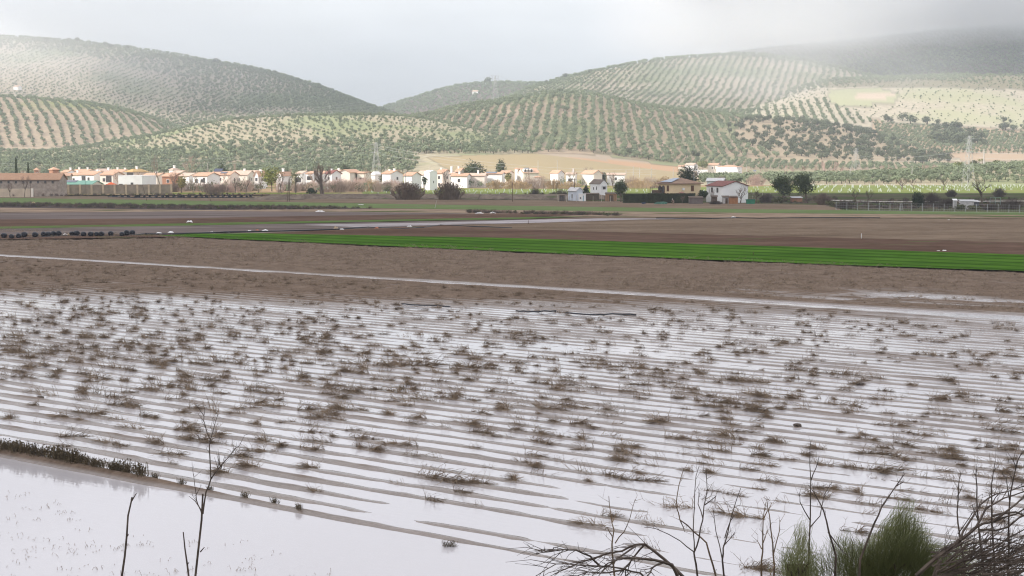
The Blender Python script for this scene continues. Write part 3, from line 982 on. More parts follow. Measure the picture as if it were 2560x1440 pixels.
# ------------------------------------------------------------------ dead asparagus fern on the rows
m_fern = leaf_mat('dead_fern', (0.295, 0.222, 0.155), (0.155, 0.114, 0.080), vary=0.3, rough=0.9)
m_fern_dry = leaf_mat('dry_fern', (0.330, 0.255, 0.188), (0.240, 0.185, 0.135), vary=0.3, rough=0.95)
m_weed = leaf_mat('weed_leaves', (0.175, 0.135, 0.085), (0.090, 0.070, 0.045), vary=0.3)


def fern_mesh(seed, n, w=0.007, L=0.75, lie=0.75, mat=None, spreadx=0.35):
    r = random.Random(seed)
    mb = MB()
    lean = r.choice((-1, 1)) * r.uniform(0.5, 1.0)
    roots = [Vector((r.gauss(0, spreadx), r.gauss(0, 0.07), -0.03)) for _ in range(4)]
    for i in range(n):
        p = roots[r.randrange(4)] + Vector((r.gauss(0, 0.05), r.gauss(0, 0.03), 0))
        az = r.gauss(0 if lean > 0 else math.pi, 0.8)
        el = r.uniform(0.15, 1.35)
        d = Vector((math.cos(az) * math.cos(el), math.sin(az) * math.cos(el) * 0.6, math.sin(el)))
        l = L * r.uniform(0.35, 1.1)
        pts = [p]
        k = 5
        for j in range(k):
            d = (d + Vector((r.uniform(-.25, .25), r.uniform(-.25, .25), -lie * r.uniform(0.2, 0.6)))).normalized()
            q = pts[-1] + d * (l / k)
            if q.z < 0.0: q.z = 0.0; d.z = abs(d.z) * 0.3
            pts.append(q)
        mb.strip(pts, w * r.uniform(0.6, 1.3))
        for j in range(2):                               # feathery side shoots
            b = pts[r.randrange(2, k)]
            dd = (d + Vector((r.uniform(-1, 1), r.uniform(-1, 1), r.uniform(-.3, .6)))).normalized() * l * 0.28
            e_ = b + dd
            if e_.z < 0: e_.z = 0.0
            mb.strip([b, (b + e_) / 2 + Vector((0, 0, 0.015)), e_], w * 0.55)
    return mb.mesh('asparagus_clump', [mat or m_fern])


FERN = [fern_mesh(300 + i, 46 + 11 * i, w=0.0085, L=0.62, lie=0.75, spreadx=0.26) for i in range(7)]
FERN += [fern_mesh(320 + i, 18, w=0.0075, L=0.50, lie=0.12) for i in range(3)]
FARF = [fern_mesh(340 + i, 22, w=0.011, L=0.60, lie=0.6, mat=m_fern_dry) for i in range(4)]


def on_rows(v0, v1, u0, u1, step, prob, seed):
    st = np.random.RandomState(seed)
    out = []
    for k in range(int(math.ceil(v0 / SPC)), int(v1 / SPC) + 1):
        us = np.arange(u0, u1, step)
        us = us + st.uniform(-0.5, 0.5, len(us)) * step
        vs = np.full(len(us), k * SPC) + st.normal(0, 0.07, len(us))
        wob = (fbm(us * 0.10, vs * 0.30, 3) - 0.5) * 0.34
        vs = vs - wob
        keep = st.rand(len(us)) < prob(us, vs)
        out.append(np.stack([us[keep], vs[keep]], -1))
    A = np.concatenate(out)
    u, v = A[:, 0], A[:, 1]
    x, y = u * UX + v * VX, u * UY + v * VY
    z = field_h(u, v)
    px, py = proj(x, y, z)
    k = (px > -50) & (px < 2610) & (py < 1470) & (y > 5)
    return x[k], y[k], z[k], px[k], py[k], u[k], v[k], st


x, y, z, px, py, u, v, st = on_rows(30.5, 88.5, -20, 180, 0.36,
    lambda u, v: np.clip(0.16 + 0.16 * np.clip((v - 32) / 12, 0, 1) - 0.13 * np.clip((v - 50) / 25, 0, 1), 0, 1) * np.clip((fbm(u * 0.30, v * 0.4, 55) - 0.10) * 2.2, 0.45, 1.4) * np.where((v < 38) & (u < 24), 0.55, 1.0), 5)
order = np.argsort(y)
n = len(x)
fk = np.where(st.rand(n) < 0.72, st.randint(0, 7, n), 7 + st.randint(0, 3, n))
fs = st.uniform(0.45, 1.05, n) * (1 + 0.4 * (st.rand(n) < 0.10)) * (1.02 - 0.44 * np.clip((v - 40) / 30, 0, 1))
fr = ROWANG + st.normal(0, 0.35, n) + np.where(st.rand(n) < 0.5, 0, math.pi)
ferns = []
for q in order[:300]:
    o = bpy.data.objects.new('asparagus_clump', FERN[int(fk[q])])
    o.location = (x[q], y[q], max(z[q], 0.0)); o.rotation_euler = (0, 0, fr[q]); o.scale = (fs[q], fs[q], fs[q] * 0.85)
    COL.objects.link(o)
    tag(o, 'dead brown asparagus clump on a flooded ridge near the calm water', 'asparagus clump', 'dead asparagus clumps on the flooded rows')
    ferns.append(o)
fsrc = []
for k in range(10):
    c = [o for o in ferns if o.data is FERN[k]]
    fsrc.append(c[0])
rest_ = order[300:]
rot = np.zeros((len(rest_), 3)); rot[:, 2] = fr[rest_]
tag(scatter('asparagus_vegetation', np.stack([x, y, np.maximum(z, 0.0)], -1)[rest_], rot, np.repeat(fs[rest_][:, None], 3, 1) * np.array([1.15, 1.15, 1.15]), fk[rest_], fsrc))
# thick dry stand beyond the flood
x, y, z, px, py, u, v, st = on_rows(58, 129.5, -20, 235, 0.70,
    lambda u, v: np.where(v > VTRACK1 + 1.3, 0.50, np.where(v < VTRACK0 - 3.2, 0.36 * np.clip((v + 0.40 * (u - 20) - 97) / 10, 0, 1), 0)) * np.clip((fbm(u * 0.10, v * 0.2, 65) - 0.22) * 2.6, 0.2, 1.2), 15)
dsrc = []
for k in range(4):
    o = bpy.data.objects.new('asparagus_clump', FARF[k])
    COL.objects.link(o)
    o.location = (x[k * 31], y[k * 31], z[k * 31]); o.rotation_euler = (0, 0, k * 1.3)
    tag(o, 'dry pale brown asparagus tuft in the dry stand beyond the flood', 'asparagus clump', 'dry asparagus tufts beyond the flood')
    dsrc.append(o)
P3 = [np.stack([x, y, z], -1)]
# the same crop on the plot beyond the green strip
gx, gy = [], []
st = np.random.RandomState(77)
cand = st.uniform([1120, 546], [2600, 608], (26000, 2))
m = inpoly(cand[:, 0], cand[:, 1], [(1120, 562.5), (1290, 559), (1600, 549), (1900, 546), (2600, 547.5), (2600, 606), (1920, 589), (1280, 572)])
cand = cand[m]
pts = np.array([G(a, b, 0.1)[:] for a, b in cand])
wgt = (pts[:, 1] / 240) ** 2
pts = pts[st.rand(len(pts)) < 0.16 * np.clip(wgt, 0, 3)]
P3.append(pts)
PP = np.concatenate(P3)
n = len(PP)
rot = np.zeros((n, 3)); rot[:, 2] = st.rand(n) * 6.28
scatter('dry_asparagus_vegetation', PP, rot, np.repeat(st.uniform(0.55, 1.0, (n, 1)), 3, 1), st.randint(0, 4, n), dsrc)
print('FERNS', n)
# low weeds along the last flooded row, and reed stubs in the calm water
wr = random.Random(4)


def weed_mesh(seed, n=60, h=0.32, wd=0.5):
    r = random.Random(seed); mb = MB()
    for i in range(n):
        a = r.uniform(0, 6.28); rr_ = r.uniform(0, wd) * 0.6
        b = Vector((rr_ * math.cos(a), rr_ * 0.5 * math.sin(a), -0.02))
        t = b + Vector((r.uniform(-.12, .12), r.uniform(-.12, .12), h * r.uniform(0.3, 1)))
        mb.strip([b, (b + t) / 2 + Vector((r.uniform(-.03, .03), 0, 0)), t], 0.008)
        for q in range(3):
            f_ = r.uniform(0.4, 1)
            leaf_quad(mb, b.lerp(t, f_), Vector((r.uniform(-1, 1), r.uniform(-1, 1), r.uniform(0, 1))), 0.026, r)
    return mb.mesh('weed_clump', [m_weed])


WD = [weed_mesh(500 + i) for i in range(3)]
i = 0
uu = 44.5
while uu > 26:
    vv_ = 29.35 + wr.gauss(0, 0.10)
    o = bpy.data.objects.new('weed_clump', WD[i % 3])
    o.location = (uu * UX + vv_ * VX, uu * UY + vv_ * VY, max(0.0, float(field_h(np.array([uu]), np.array([vv_]))[0])))
    s_ = wr.uniform(0.75, 1.3) * (1.25 if uu > 34 else 0.55)
    o.scale = (s_, s_, s_); o.rotation_euler = (0, 0, ROWANG + wr.uniform(-.4, .4))
    COL.objects.link(o)
    tag(o, 'low dull olive brown weed clump on the last ridge beside the calm water', 'weed', 'weeds along the last ridge')
    i += 1
    uu -= wr.uniform(0.18, 0.42) if uu > 35 else wr.uniform(0.5, 1.5)
o = bpy.data.objects.new('weed_clump', WD[1]); g = G(1124, 1366, 0); o.location = g; o.scale = (0.75, 0.75, 0.6); COL.objects.link(o)
tag(o, 'lone green weed tuft standing in open water beside the last broken ridge', 'weed')
o = bpy.data.objects.new('weed_clump', WD[2]); g = G(1004, 974, 0.02); o.location = g; o.scale = (0.85, 0.85, 0.8); COL.objects.link(o)
tag(o, 'single green weed tuft among the brown asparagus rows', 'weed')
st = np.random.RandomState(3)
mb = MB()
for _ in range(150):
    qx, qy = st.uniform(-20, 950), st.uniform(1190, 1445)
    if qy < 1180 + qx * 0.235 + 40: continue
    c = G(qx, qy, 0)
    for j in range(st.randint(2, 7)):
        b = c + Vector((st.normal(0, .18), st.normal(0, .12), -0.02))
        a = st.uniform(0, 6.28); l = st.uniform(0.03, 0.11)
        mb.strip([b, b + Vector((math.cos(a) * l * .4, math.sin(a) * l * .4, l)), b + Vector((math.cos(a) * l * 1.1, math.sin(a) * l * 1.1, l * 0.6))], 0.006)
tag(mb.build('drowned_grass', m_fern), kind='stuff')

# ------------------------------------------------------------------ plants close to the camera, on the embankment
m_twig = plain('dark_twig', (0.115, 0.088, 0.070), (0.055, 0.042, 0.035), 14)
m_stalk = plain('tan_stalk', (0.22, 0.15, 0.085), (0.09, 0.065, 0.045), 9)
m_broom = leaf_mat('broom_green', (0.265, 0.272, 0.130), (0.125, 0.148, 0.066), vary=0.1, rough=0.6)


def stalk(mb, pix, Y, r0, r1, mi=0, wob=0.0, dY=0.0, n=5):
    """a bent stem through pixels seen at distance Y"""
    k = len(pix)
    pts = [P(a, b, Y + dY * i / max(1, k - 1)) for i, (a, b) in enumerate(pix)]
    # smooth by midpoint subdivision
    out = []
    for i in range(k - 1):
        out.append(pts[i]); out.append(pts[i].lerp(pts[i + 1], 0.5) + Vector((rng.uniform(-wob, wob), 0, rng.uniform(-wob, wob))))
    out.append(pts[-1])
    m = len(out)
    mb.tube(out, [r0 + (r1 - r0) * i / (m - 1) for i in range(m)], n, mi)
    return out


def twigs(mb, path, r, n, L, w, up=0.6, mi=0, f0=0.3):
    for i in range(n):
        f = r.uniform(f0, 1) * (len(path) - 1)
        a = int(min(f, len(path) - 2)); b = path[a].lerp(path[a + 1], f - a)
        d = (path[a + 1] - path[a]).normalized() + Vector((r.uniform(-.9, .9), r.uniform(-.5, .5), r.uniform(-.2, up)))
        d.normalize(); l = L * r.uniform(0.4, 1.1)
        m_ = b + d * l * 0.5 + Vector((r.uniform(-.02, .02), 0, r.uniform(-.01, .03)))
        e_ = b + d * l + Vector((r.uniform(-.03, .03), 0, r.uniform(-.02, .05)))
        mb.strip([b, m_, e_], w, mi)
        if r.random() < 0.6:
            mb.strip([m_, m_ + (d + Vector((r.uniform(-.9, .9), 0, r.uniform(-.3, .6)))) * l * 0.35], w * 0.6, mi)


def down(px, Y):
    """where a stem at this column and distance enters the bank"""
    p = P(px, 1440, Y)
    return Vector((p.x, Y, float(bank_h(np.array([p.x]), np.array([Y]))[0]) - 0.05))


r = random.Random(21)
YS = 7.0
root = empty('dry_plant', down(470, YS), 0, 'tall forked dry stem rising in front of the calm water', 'dry plant')


def local(root, mb, name, mat):
    o = mb.build(name, mat)
    o.parent = root; o.matrix_parent_inverse = Matrix.Translation(-root.location)
    return o


mb = MB()
p0 = [root.location, *[P(a, b, YS) for a, b in ((488, 1445), (504, 1300), (507, 1235))]]
mb.tube(p0, [0.009, 0.0066, 0.0058, 0.005], 6)
local(root, mb, 'stem', m_twig)
mb = MB()
a = stalk(mb, [(507, 1285), (515, 1230), (527, 1198), (524, 1130), (526, 1100), (512, 1060), (510, 1040), (490, 1012)], YS, 0.0044, 0.0014, wob=0.004)
b = stalk(mb, [(527, 1198), (546, 1172), (565, 1150), (590, 1120), (602, 1108)], YS, 0.0038, 0.0012, wob=0.003)
c = stalk(mb, [(505, 1286), (495, 1262), (490, 1235), (484, 1185)], YS, 0.0036, 0.0012, wob=0.004)
d_ = stalk(mb, [(503, 1275), (488, 1253), (472, 1240)], YS, 0.003, 0.001)
e_ = stalk(mb, [(524, 1105), (532, 1080), (540, 1050)], YS, 0.003, 0.001)
stalk(mb, [(501, 1380), (511, 1368)], YS, 0.004, 0.002)
for q in (a, b, c, e_): twigs(mb, q, r, 5, 0.06, 0.0016, f0=0.4)
for i in range(10):
    s0 = P(548 + r.uniform(-6, 6), 1170 + r.uniform(-8, 6), YS)
    mb.strip([s0, s0 + Vector((r.uniform(-.03, .05), 0, r.uniform(.01, .09)))], 0.0022)
local(root, mb, 'branches', m_twig)
root = empty('dry_plant', down(290, YS), 0, 'single bare dry stem with a small forked tip', 'dry plant')
mb = MB()
mb.tube([root.location] + [P(a, b, YS) for a, b in ((304, 1445), (312, 1390), (317, 1338), (320, 1290), (329, 1250))], [0.008, 0.0068, 0.0060, 0.0055, 0.005, 0.0042], 6)
stalk(mb, [(329, 1252), (335, 1243), (341, 1233)], YS, 0.005, 0.002)
stalk(mb, [(329, 1250), (330, 1243)], YS, 0.006, 0.004)
stalk(mb, [(318, 1338), (321, 1336)], YS, 0.008, 0.004)
local(root, mb, 'stem', m_twig)
root = empty('dry_plant', down(468, YS), 0, 'short thin dry stem with a jointed lower stalk, beside the tall forked one', 'dry plant')
mb = MB()
mb.tube([root.location] + [P(a, b, YS) for a, b in ((472, 1445), (468, 1412), (462, 1370), (458, 1330))], [0.007, 0.0055, 0.005, 0.004, 0.003], 5)
stalk(mb, [(468, 1413), (473, 1405)], YS, 0.003, 0.0015)
local(root, mb, 'stem', m_twig)

# arching brown branches low in front
Ya = 6.4
root = empty('dead_shrub', down(1720, Ya), 0, 'drooping brown shrub whose arched branches trail over the water', 'dry shrub')
mb = MB()
mains = [[(1735, 1470), (1690, 1425), (1660, 1398), (1612, 1361), (1590, 1362), (1555, 1378), (1515, 1384), (1480, 1398), (1440, 1410), (1385, 1435)],
         [(1700, 1462), (1680, 1412), (1635, 1400), (1590, 1396), (1545, 1398), (1520, 1408), (1480, 1440)],
         [(1640, 1470), (1600, 1432), (1560, 1422), (1500, 1415), (1440, 1412), (1390, 1410), (1340, 1440)],
         [(1612, 1361), (1585, 1392), (1560, 1425), (1545, 1455)],
         [(1655, 1408), (1630, 1420), (1618, 1440), (1600, 1470)],
         [(1500, 1415), (1475, 1390), (1440, 1375), (1410, 1374), (1370, 1380), (1340, 1384)],
         [(1560, 1425), (1520, 1432), (1470, 1430), (1430, 1445)],
         [(1590, 1364), (1550, 1392), (1515, 1420), (1490, 1450)]]
mb.tube([root.location, P(1735, 1470, Ya)], [0.016, 0.0095], 6)
paths = []
for i, q in enumerate(mains):
    paths.append(stalk(mb, q, Ya, 0.0092 if i < 2 else 0.0052, 0.0016, wob=0.004, dY=-0.3 * (i % 3)))
local(root, mb, 'branches', m_twig)
mb = MB()
for q in paths: twigs(mb, q, r, 12, 0.16, 0.0022, up=0.1)
for i in range(24):
    f = r.uniform(0.3, 1); q = paths[r.choice((0, 2, 5))]; b = q[int(f * (len(q) - 1))]
    d = Vector((-r.uniform(0.5, 1), 0, -r.uniform(-0.1, 0.7))).normalized() * r.uniform(0.08, 0.22)
    mb.strip([b, b + d * .5 + Vector((0, 0, .015)), b + d], 0.0022)
local(root, mb, 'twigs', m_twig)

# upright dry weed stalks
defs = [(1540, [(1540, 1460), (1533, 1405), (1530, 1360), (1535, 1325), (1528, 1290), (1522, 1240)], [[(1538, 1358), (1560, 1330), (1575, 1295), (1588, 1248)], [(1530, 1340), (1518, 1318), (1512, 1325)], [(1531, 1305), (1541, 1282)]]),
        (1745, [(1750, 1470), (1740, 1410), (1735, 1382), (1748, 1345), (1757, 1300), (1760, 1265), (1768, 1225), (1765, 1172)], [[(1736, 1382), (1733, 1330), (1736, 1270), (1740, 1190), (1748, 1165)], [(1735, 1380), (1700, 1352), (1640, 1322), (1610, 1318)], [(1757, 1296), (1745, 1260), (1750, 1232)], [(1762, 1262), (1790, 1240)]]),
        (1790, [(1800, 1470), (1783, 1415), (1766, 1357), (1735, 1330), (1700, 1300), (1690, 1265), (1697, 1215), (1710, 1170)], [[(1766, 1357), (1778, 1400), (1790, 1440)], [(1700, 1300), (1712, 1330)]]),
        (1812, [(1815, 1470), (1806, 1400), (1808, 1370), (1820, 1330), (1835, 1270), (1852, 1220)], [[(1806, 1400), (1790, 1330), (1782, 1265)], [(1808, 1365), (1838, 1330)], [(1812, 1345), (1825, 1305), (1833, 1290)]]),
        (1905, [(1905, 1470), (1904, 1400), (1907, 1360), (1908, 1300), (1915, 1255)], [[(1906, 1362), (1918, 1325)], [(1904, 1372), (1892, 1350)], [(1908, 1300), (1920, 1275), (1930, 1255)]]),
        (1925, [(1935, 1470), (1936, 1415), (1932, 1360), (1924, 1290), (1917, 1250)], [[(1934, 1385), (1948, 1330), (1950, 1300)], [(1936, 1415), (1920, 1450)]]),
        (2020, [(2020, 1450), (2023, 1360), (2026, 1290), (2027, 1200), (2025, 1120)], [[(2027, 1202), (2040, 1170), (2048, 1140)], [(2024, 1320), (2050, 1290), (2060, 1240), (2080, 1205)], [(2025, 1300), (2000, 1255), (1998, 1232)]]),
        (2140, [(2150, 1400), (2185, 1310), (2205, 1265), (2240, 1215), (2262, 1184)], [[(2240, 1215), (2260, 1204)]]),
        (2070, [(2090, 1390), (2072, 1330), (2060, 1280), (2040, 1240), (2030, 1225)], [[(2070, 1330), (2100, 1370), (2120, 1390)]]),
        (2392, [(2412, 1410), (2400, 1340), (2393, 1280), (2396, 1220), (2402, 1180)], [[(2394, 1240), (2405, 1215)], [(2395, 1335), (2440, 1270)]]),
        (2445, [(2462, 1440), (2448, 1330), (2442, 1250), (2440, 1190), (2443, 1172)], [[(2440, 1190), (2436, 1184)], [(2445, 1300), (2430, 1260)]]),
        (2482, [(2487, 1440), (2480, 1310), (2479, 1230), (2483, 1185), (2487, 1158)], [[(2480, 1260), (2500, 1230)]]),
        (2525, [(2520, 1440), (2522, 1340), (2524, 1260), (2533, 1200), (2545, 1150), (2560, 1125)], [[(2540, 1168), (2532, 1150)], [(2524, 1250), (2515, 1190)]])]
lab = ['thin dry weed stalk with a side shoot above the arched brown branches', 'tallest branching dry weed stalk above the end of the arched brown branches', 'dry weed stalk bending over beside the tallest branching stalk',
       'dry weed stalk forked into three, between the branching stalk and the broom', 'tan dry weed stalk with a small forked top', 'slim dry stalk leaning beside the tan one', 'long straight bare stalk rising out of the thin broom tuft',
       'slanting bare stalk crossing over the dense green broom', 'short crooked stalk between the thin tuft and the dense broom', 'dry stalk rising behind the thick slanting dead branch', 'straight dry stalk with a seed head tip over the dead thicket',
       'straight dry stalk without a seed head over the dead thicket', 'tall curving dry stalk at the outer edge of the dead thicket']
for (bx, main, subs), lb in zip(defs, lab):
    yy = 6.6 + r.uniform(-.3, .4)
    root = empty('weed_stalk', down(bx, yy), 0, lb, 'weed stalk')
    mb = MB()
    mb.tube([root.location, P(main[0][0], main[0][1], yy)], [0.006, 0.0055], 5)
    q = stalk(mb, main, yy, 0.0055, 0.0016, wob=0.003)
    twigs(mb, q, r, 5, 0.06, 0.0013, f0=0.4)
    for sb in subs:
        q = stalk(mb, sb, yy, 0.0032, 0.0012, wob=0.003, dY=r.uniform(-.1, .1))
        twigs(mb, q, r, 3, 0.05, 0.0012)
    local(root, mb, 'stem', m_stalk if 'tan' in lb or bx in (1540, 1790) else m_twig)


def broom(label, bx, by, spanx, top, n, Y, w, lean=0.15, dens=1.0):
    """green broom bush: a fountain of thin rush-like shoots"""
    root = empty('broom_bush', down(bx, Y), 0, label, 'broom bush')
    base = P(bx, by, Y)
    mb = MB(); mt = MB()
    stems = []
    for i in range(16):
        x1 = bx + r.uniform(-1, 1) * spanx * 0.35
        p = [root.location + Vector((r.uniform(-.1, .1), r.uniform(-.1, .1), 0)), base + Vector((r.uniform(-.15, .15) * spanx / 150, r.uniform(-.2, .2), -0.1)), P(x1, by - 40, Y + r.uniform(-.2, .2))]
        mt.tube(p, [0.012, 0.009, 0.004], 5)
    for i in range(n):
        f = r.gauss(0, 0.45)
        f = max(-1.05, min(1.15, f))
        tall = (1 - 0.55 * abs(f) ** 1.5) * (r.uniform(0.35, 0.92) if r.random() < .8 else r.uniform(.7, 1.08)) * (0.88 + 0.2 * math.sin(7 * f + 1))
        ex = bx + spanx * f + lean * 60 * tall + r.uniform(-8, 8)
        ey = by - (by - top) * tall
        if r.random() < .5: ey = by - (by - top) * tall * r.uniform(.3, 1)
        ang_ = f * 0.75 + lean * .5 + r.gauss(0, .28); ln_ = r.uniform(30, 85)
        sx = ex - ln_ * math.sin(ang_); sy = ey + ln_ * math.cos(ang_)
        dy_ = r.uniform(-.35, .35)
        a = P(sx, sy, Y + dy_ * .6); c = P(ex, ey, Y + dy_)
        m_ = a.lerp(c, 0.55) + Vector((r.uniform(-.02, .02), r.uniform(-.02, .02), 0.015))
        c = c + Vector((lean * r.uniform(0, .08), 0, -r.uniform(0, .02)))
        mb.strip([a, m_, c], w * r.uniform(0.6, 1.2))
    local(root, mt, 'stem', m_twig)
    local(root, mb, 'foliage', m_broom)


broom('dense rounded green broom bush in front of the flooded rows', 2230, 1450, 215, 1258, 5600, 7.0, 0.0011, lean=0.35)
broom('low green broom between the dense bush and the dead thicket', 2370, 1480, 90, 1365, 900, 7.0, 0.0011, lean=0.4)
broom('thin feathery green broom tuft growing among the dry stalks', 1995, 1450, 75, 1290, 800, 6.8, 0.0011, lean=0.1)

# the dead thicket at the edge
Yt = 6.2
root = empty('dead_thicket', down(2480, Yt), 0, 'dense tangle of dark bare branches at the edge of the bank', 'dry shrub')
mb = MB()
ps = [[(2290, 1440), (2340, 1395), (2400, 1350), (2440, 1318), (2480, 1305), (2540, 1285), (2600, 1255)],
      [(2400, 1352), (2420, 1310), (2450, 1262), (2490, 1235), (2560, 1215)],
      [(2440, 1318), (2465, 1270), (2510, 1245), (2570, 1225)],
      [(2480, 1305), (2540, 1260), (2570, 1225)],
      [(2350, 1430), (2400, 1405), (2460, 1385), (2520, 1345), (2570, 1318)],
      [(2360, 1410), (2420, 1360), (2480, 1345), (2560, 1362)],
      [(2450, 1325), (2490, 1326), (2520, 1318), (2570, 1280)],
      [(2480, 1290), (2540, 1280), (2580, 1300)]]
mb.tube([root.location, P(2330, 1460, Yt), P(2350, 1400, Yt)], [0.02, 0.015, 0.010], 6)
pp = []
for i, q in enumerate(ps):
    pp.append(stalk(mb, q, Yt, 0.011 if i == 0 else 0.006, 0.0025, wob=0.006, dY=r.uniform(-.3, .3)))
for i in range(70):
    x0, y0 = r.uniform(2320, 2560), r.uniform(1380, 1470)
    ang = r.uniform(0.05, 0.75)
    l = r.uniform(80, 230)
    q = [(x0 + l * t * math.cos(ang), y0 - l * t * math.sin(ang) + 18 * t * t) for t in (0, .33, .66, 1)]
    if q[-1][1] < 1290: continue
    pp.append(stalk(mb, q, Yt + r.uniform(-.3, .4), r.uniform(0.003, 0.006), 0.0015, wob=0.006, n=4))
local(root, mb, 'branches', m_twig)
mb = MB()
for q in pp: twigs(mb, q, r, 7, 0.13, 0.0017, up=0.5, f0=0.2)
local(root, mb, 'twigs', m_twig)

# ------------------------------------------------------------------ houses
def tile_mat(name, c1, c2, sp=0.35):
    m = Mat(name)
    n = m.noise(1.5, 5)
    c = m.ramp(n, [(0.3, c2), (0.7, c1)])
    t = m.n('ShaderNodeTexCoord'); s = m.n('ShaderNodeSeparateXYZ'); m.l(t.outputs['Object'], s.inputs[0])
    k = m.math('SINE', m.math('MULTIPLY', m.math('ADD', s.outputs['X'], s.outputs['Y']), 2 * math.pi / sp))
    m.bump(k, 0.5, 0.05)
    m.col(c).rough(0.85)
    return m.m


TILE = tile_mat('orange_roof_tiles', (0.60, 0.37, 0.25), (0.46, 0.27, 0.175))
TILEP = tile_mat('pale_roof_tiles', (0.64, 0.47, 0.37), (0.50, 0.35, 0.27))
TILER = tile_mat('red_roof_tiles', (0.24, 0.085, 0.065), (0.17, 0.06, 0.05))
TILEB = tile_mat('brown_roof_tiles', (0.33, 0.21, 0.14), (0.20, 0.125, 0.085))
TILEO = tile_mat('ochre_roof_tiles', (0.56, 0.38, 0.16), (0.44, 0.28, 0.12))
TILEG = tile_mat('grey_brown_roof_tiles', (0.20, 0.155, 0.125), (0.14, 0.105, 0.085))
WHITE = plain('white_render', (0.88, 0.87, 0.85), (0.81, 0.79, 0.77), 0.4, 0.9)
WHITEB = plain('cold_white_render', (0.66, 0.69, 0.74), (0.56, 0.60, 0.66), 0.4, 0.9)
CREAM = plain('cream_render', (0.83, 0.77, 0.68), (0.78, 0.71, 0.61), 0.5, 0.9)
YELLOW = plain('yellow_render', (0.76, 0.60, 0.38), (0.70, 0.55, 0.34), 0.5, 0.9)
PINK = plain('pinkish_render', (0.82, 0.73, 0.65), (0.76, 0.67, 0.59), 0.5, 0.9)
BRICKW = plain('bare_brick', (0.42, 0.22, 0.14), (0.30, 0.155, 0.10), 1.5, 0.95)
GREYW = plain('grey_render', (0.50, 0.48, 0.43), (0.42, 0.40, 0.36), 0.4, 0.9)
STONEW = plain('mottled_stone_wall', (0.42, 0.35, 0.29), (0.27, 0.225, 0.19), 0.9, 0.95)
BLOCKW = plain('brown_block_wall', (0.33, 0.265, 0.205), (0.23, 0.185, 0.145), 0.7, 0.95)
DARKP = plain('dark_window_or_shade', (0.11, 0.10, 0.10), (0.06, 0.06, 0.06), 2, 0.25)  # shade inside porches, loggias and recesses is also drawn with these panes
BROWNSH = plain('brown_shutter', (0.15, 0.07, 0.035), (0.10, 0.045, 0.022), 6, 0.6)
SOLAR = plain('solar_panel', (0.05, 0.06, 0.10), (0.035, 0.04, 0.07), 2, 0.2, spec=0.6)
METALG = plain('galvanised_steel', (0.50, 0.50, 0.49), (0.40, 0.40, 0.40), 4, 0.5, metal=0.3)
CONC = plain('concrete', (0.55, 0.52, 0.47), (0.44, 0.41, 0.37), 2, 0.9)
WOODD = plain('weathered_wood', (0.15, 0.11, 0.08), (0.085, 0.06, 0.045), 4, 0.9)
WOODL = plain('light_wood', (0.36, 0.22, 0.12), (0.26, 0.15, 0.085), 4, 0.8)
GREENSH = plain('green_sheet', (0.22, 0.42, 0.32), (0.17, 0.34, 0.26), 1, 0.6)
SHEET = plain('pale_plastic_sheet', (0.62, 0.60, 0.58), (0.48, 0.46, 0.45), 2, 0.5)


def roof_parts(rt, w, d, ze, zr, ov=0.35, th=0.16):
    mb = MB()
    a, b = w / 2 + ov, d / 2 + ov
    h = zr - ze
    def slab(q):
        q = [Vector(p) for p in q]
        n = (q[1] - q[0]).cross(q[2] - q[0]).normalized()
        if n.z < 0: q.reverse(); n = -n
        up = [p + n * th for p in q]
        k = len(q)
        mb.add(q + up, [tuple(range(k - 1, -1, -1)), tuple(range(k, 2 * k))] + [(i, (i + 1) % k, (i + 1) % k + k, i + k) for i in range(k)])
    if rt == 'gx':
        e = ze - h * ov / (d / 2)
        slab([(-a, -b, e), (a, -b, e), (a, 0, zr), (-a, 0, zr)]); slab([(-a, b, e), (-a, 0, zr), (a, 0, zr), (a, b, e)])
    elif rt == 'gy':
        e = ze - h * ov / (w / 2)
        slab([(-a, -b, e), (0, -b, zr), (0, b, zr), (-a, b, e)]); slab([(a, -b, e), (a, b, e), (0, b, zr), (0, -b, zr)])
    elif rt == 'hip':
        rl = max(0.0, (a - b) * 0.9) if a > b else 0.0
        ry = max(0.0, (b - a) * 0.9) if b > a else 0.0
        vs = [(-a, -b, ze), (a, -b, ze), (a, b, ze), (-a, b, ze), (-rl, -ry, zr), (rl, -ry if ry else 0, zr), (rl, ry, zr), (-rl, ry, zr)]
        if rl: vs = vs[:4] + [(-rl, 0, zr), (rl, 0, zr)]; fs = [(0, 1, 5, 4), (1, 2, 5), (2, 3, 4, 5), (3, 0, 4), (3, 2, 1, 0)]
        elif ry: vs = vs[:4] + [(0, -ry, zr), (0, ry, zr)]; fs = [(0, 1, 4), (1, 2, 5, 4), (2, 3, 5), (3, 0, 4, 5), (3, 2, 1, 0)]
        else: vs = vs[:4] + [(0, 0, zr)]; fs = [(0, 1, 4), (1, 2, 4), (2, 3, 4), (3, 0, 4), (3, 2, 1, 0)]
        mb.add(vs, fs)
        mb.box(-a, a, -b, b, ze - 0.14, ze - 0.004)
    elif rt == 'shed':
        slab([(-a, -b, ze), (a, -b, ze), (a, b, zr), (-a, b, zr)])
    else:                                                   # flat with a low parapet
        mb.box(-a + ov - 0.05, a - ov + 0.05, -b + ov - 0.05, b - ov + 0.05, ze, ze + 0.18)
    return mb


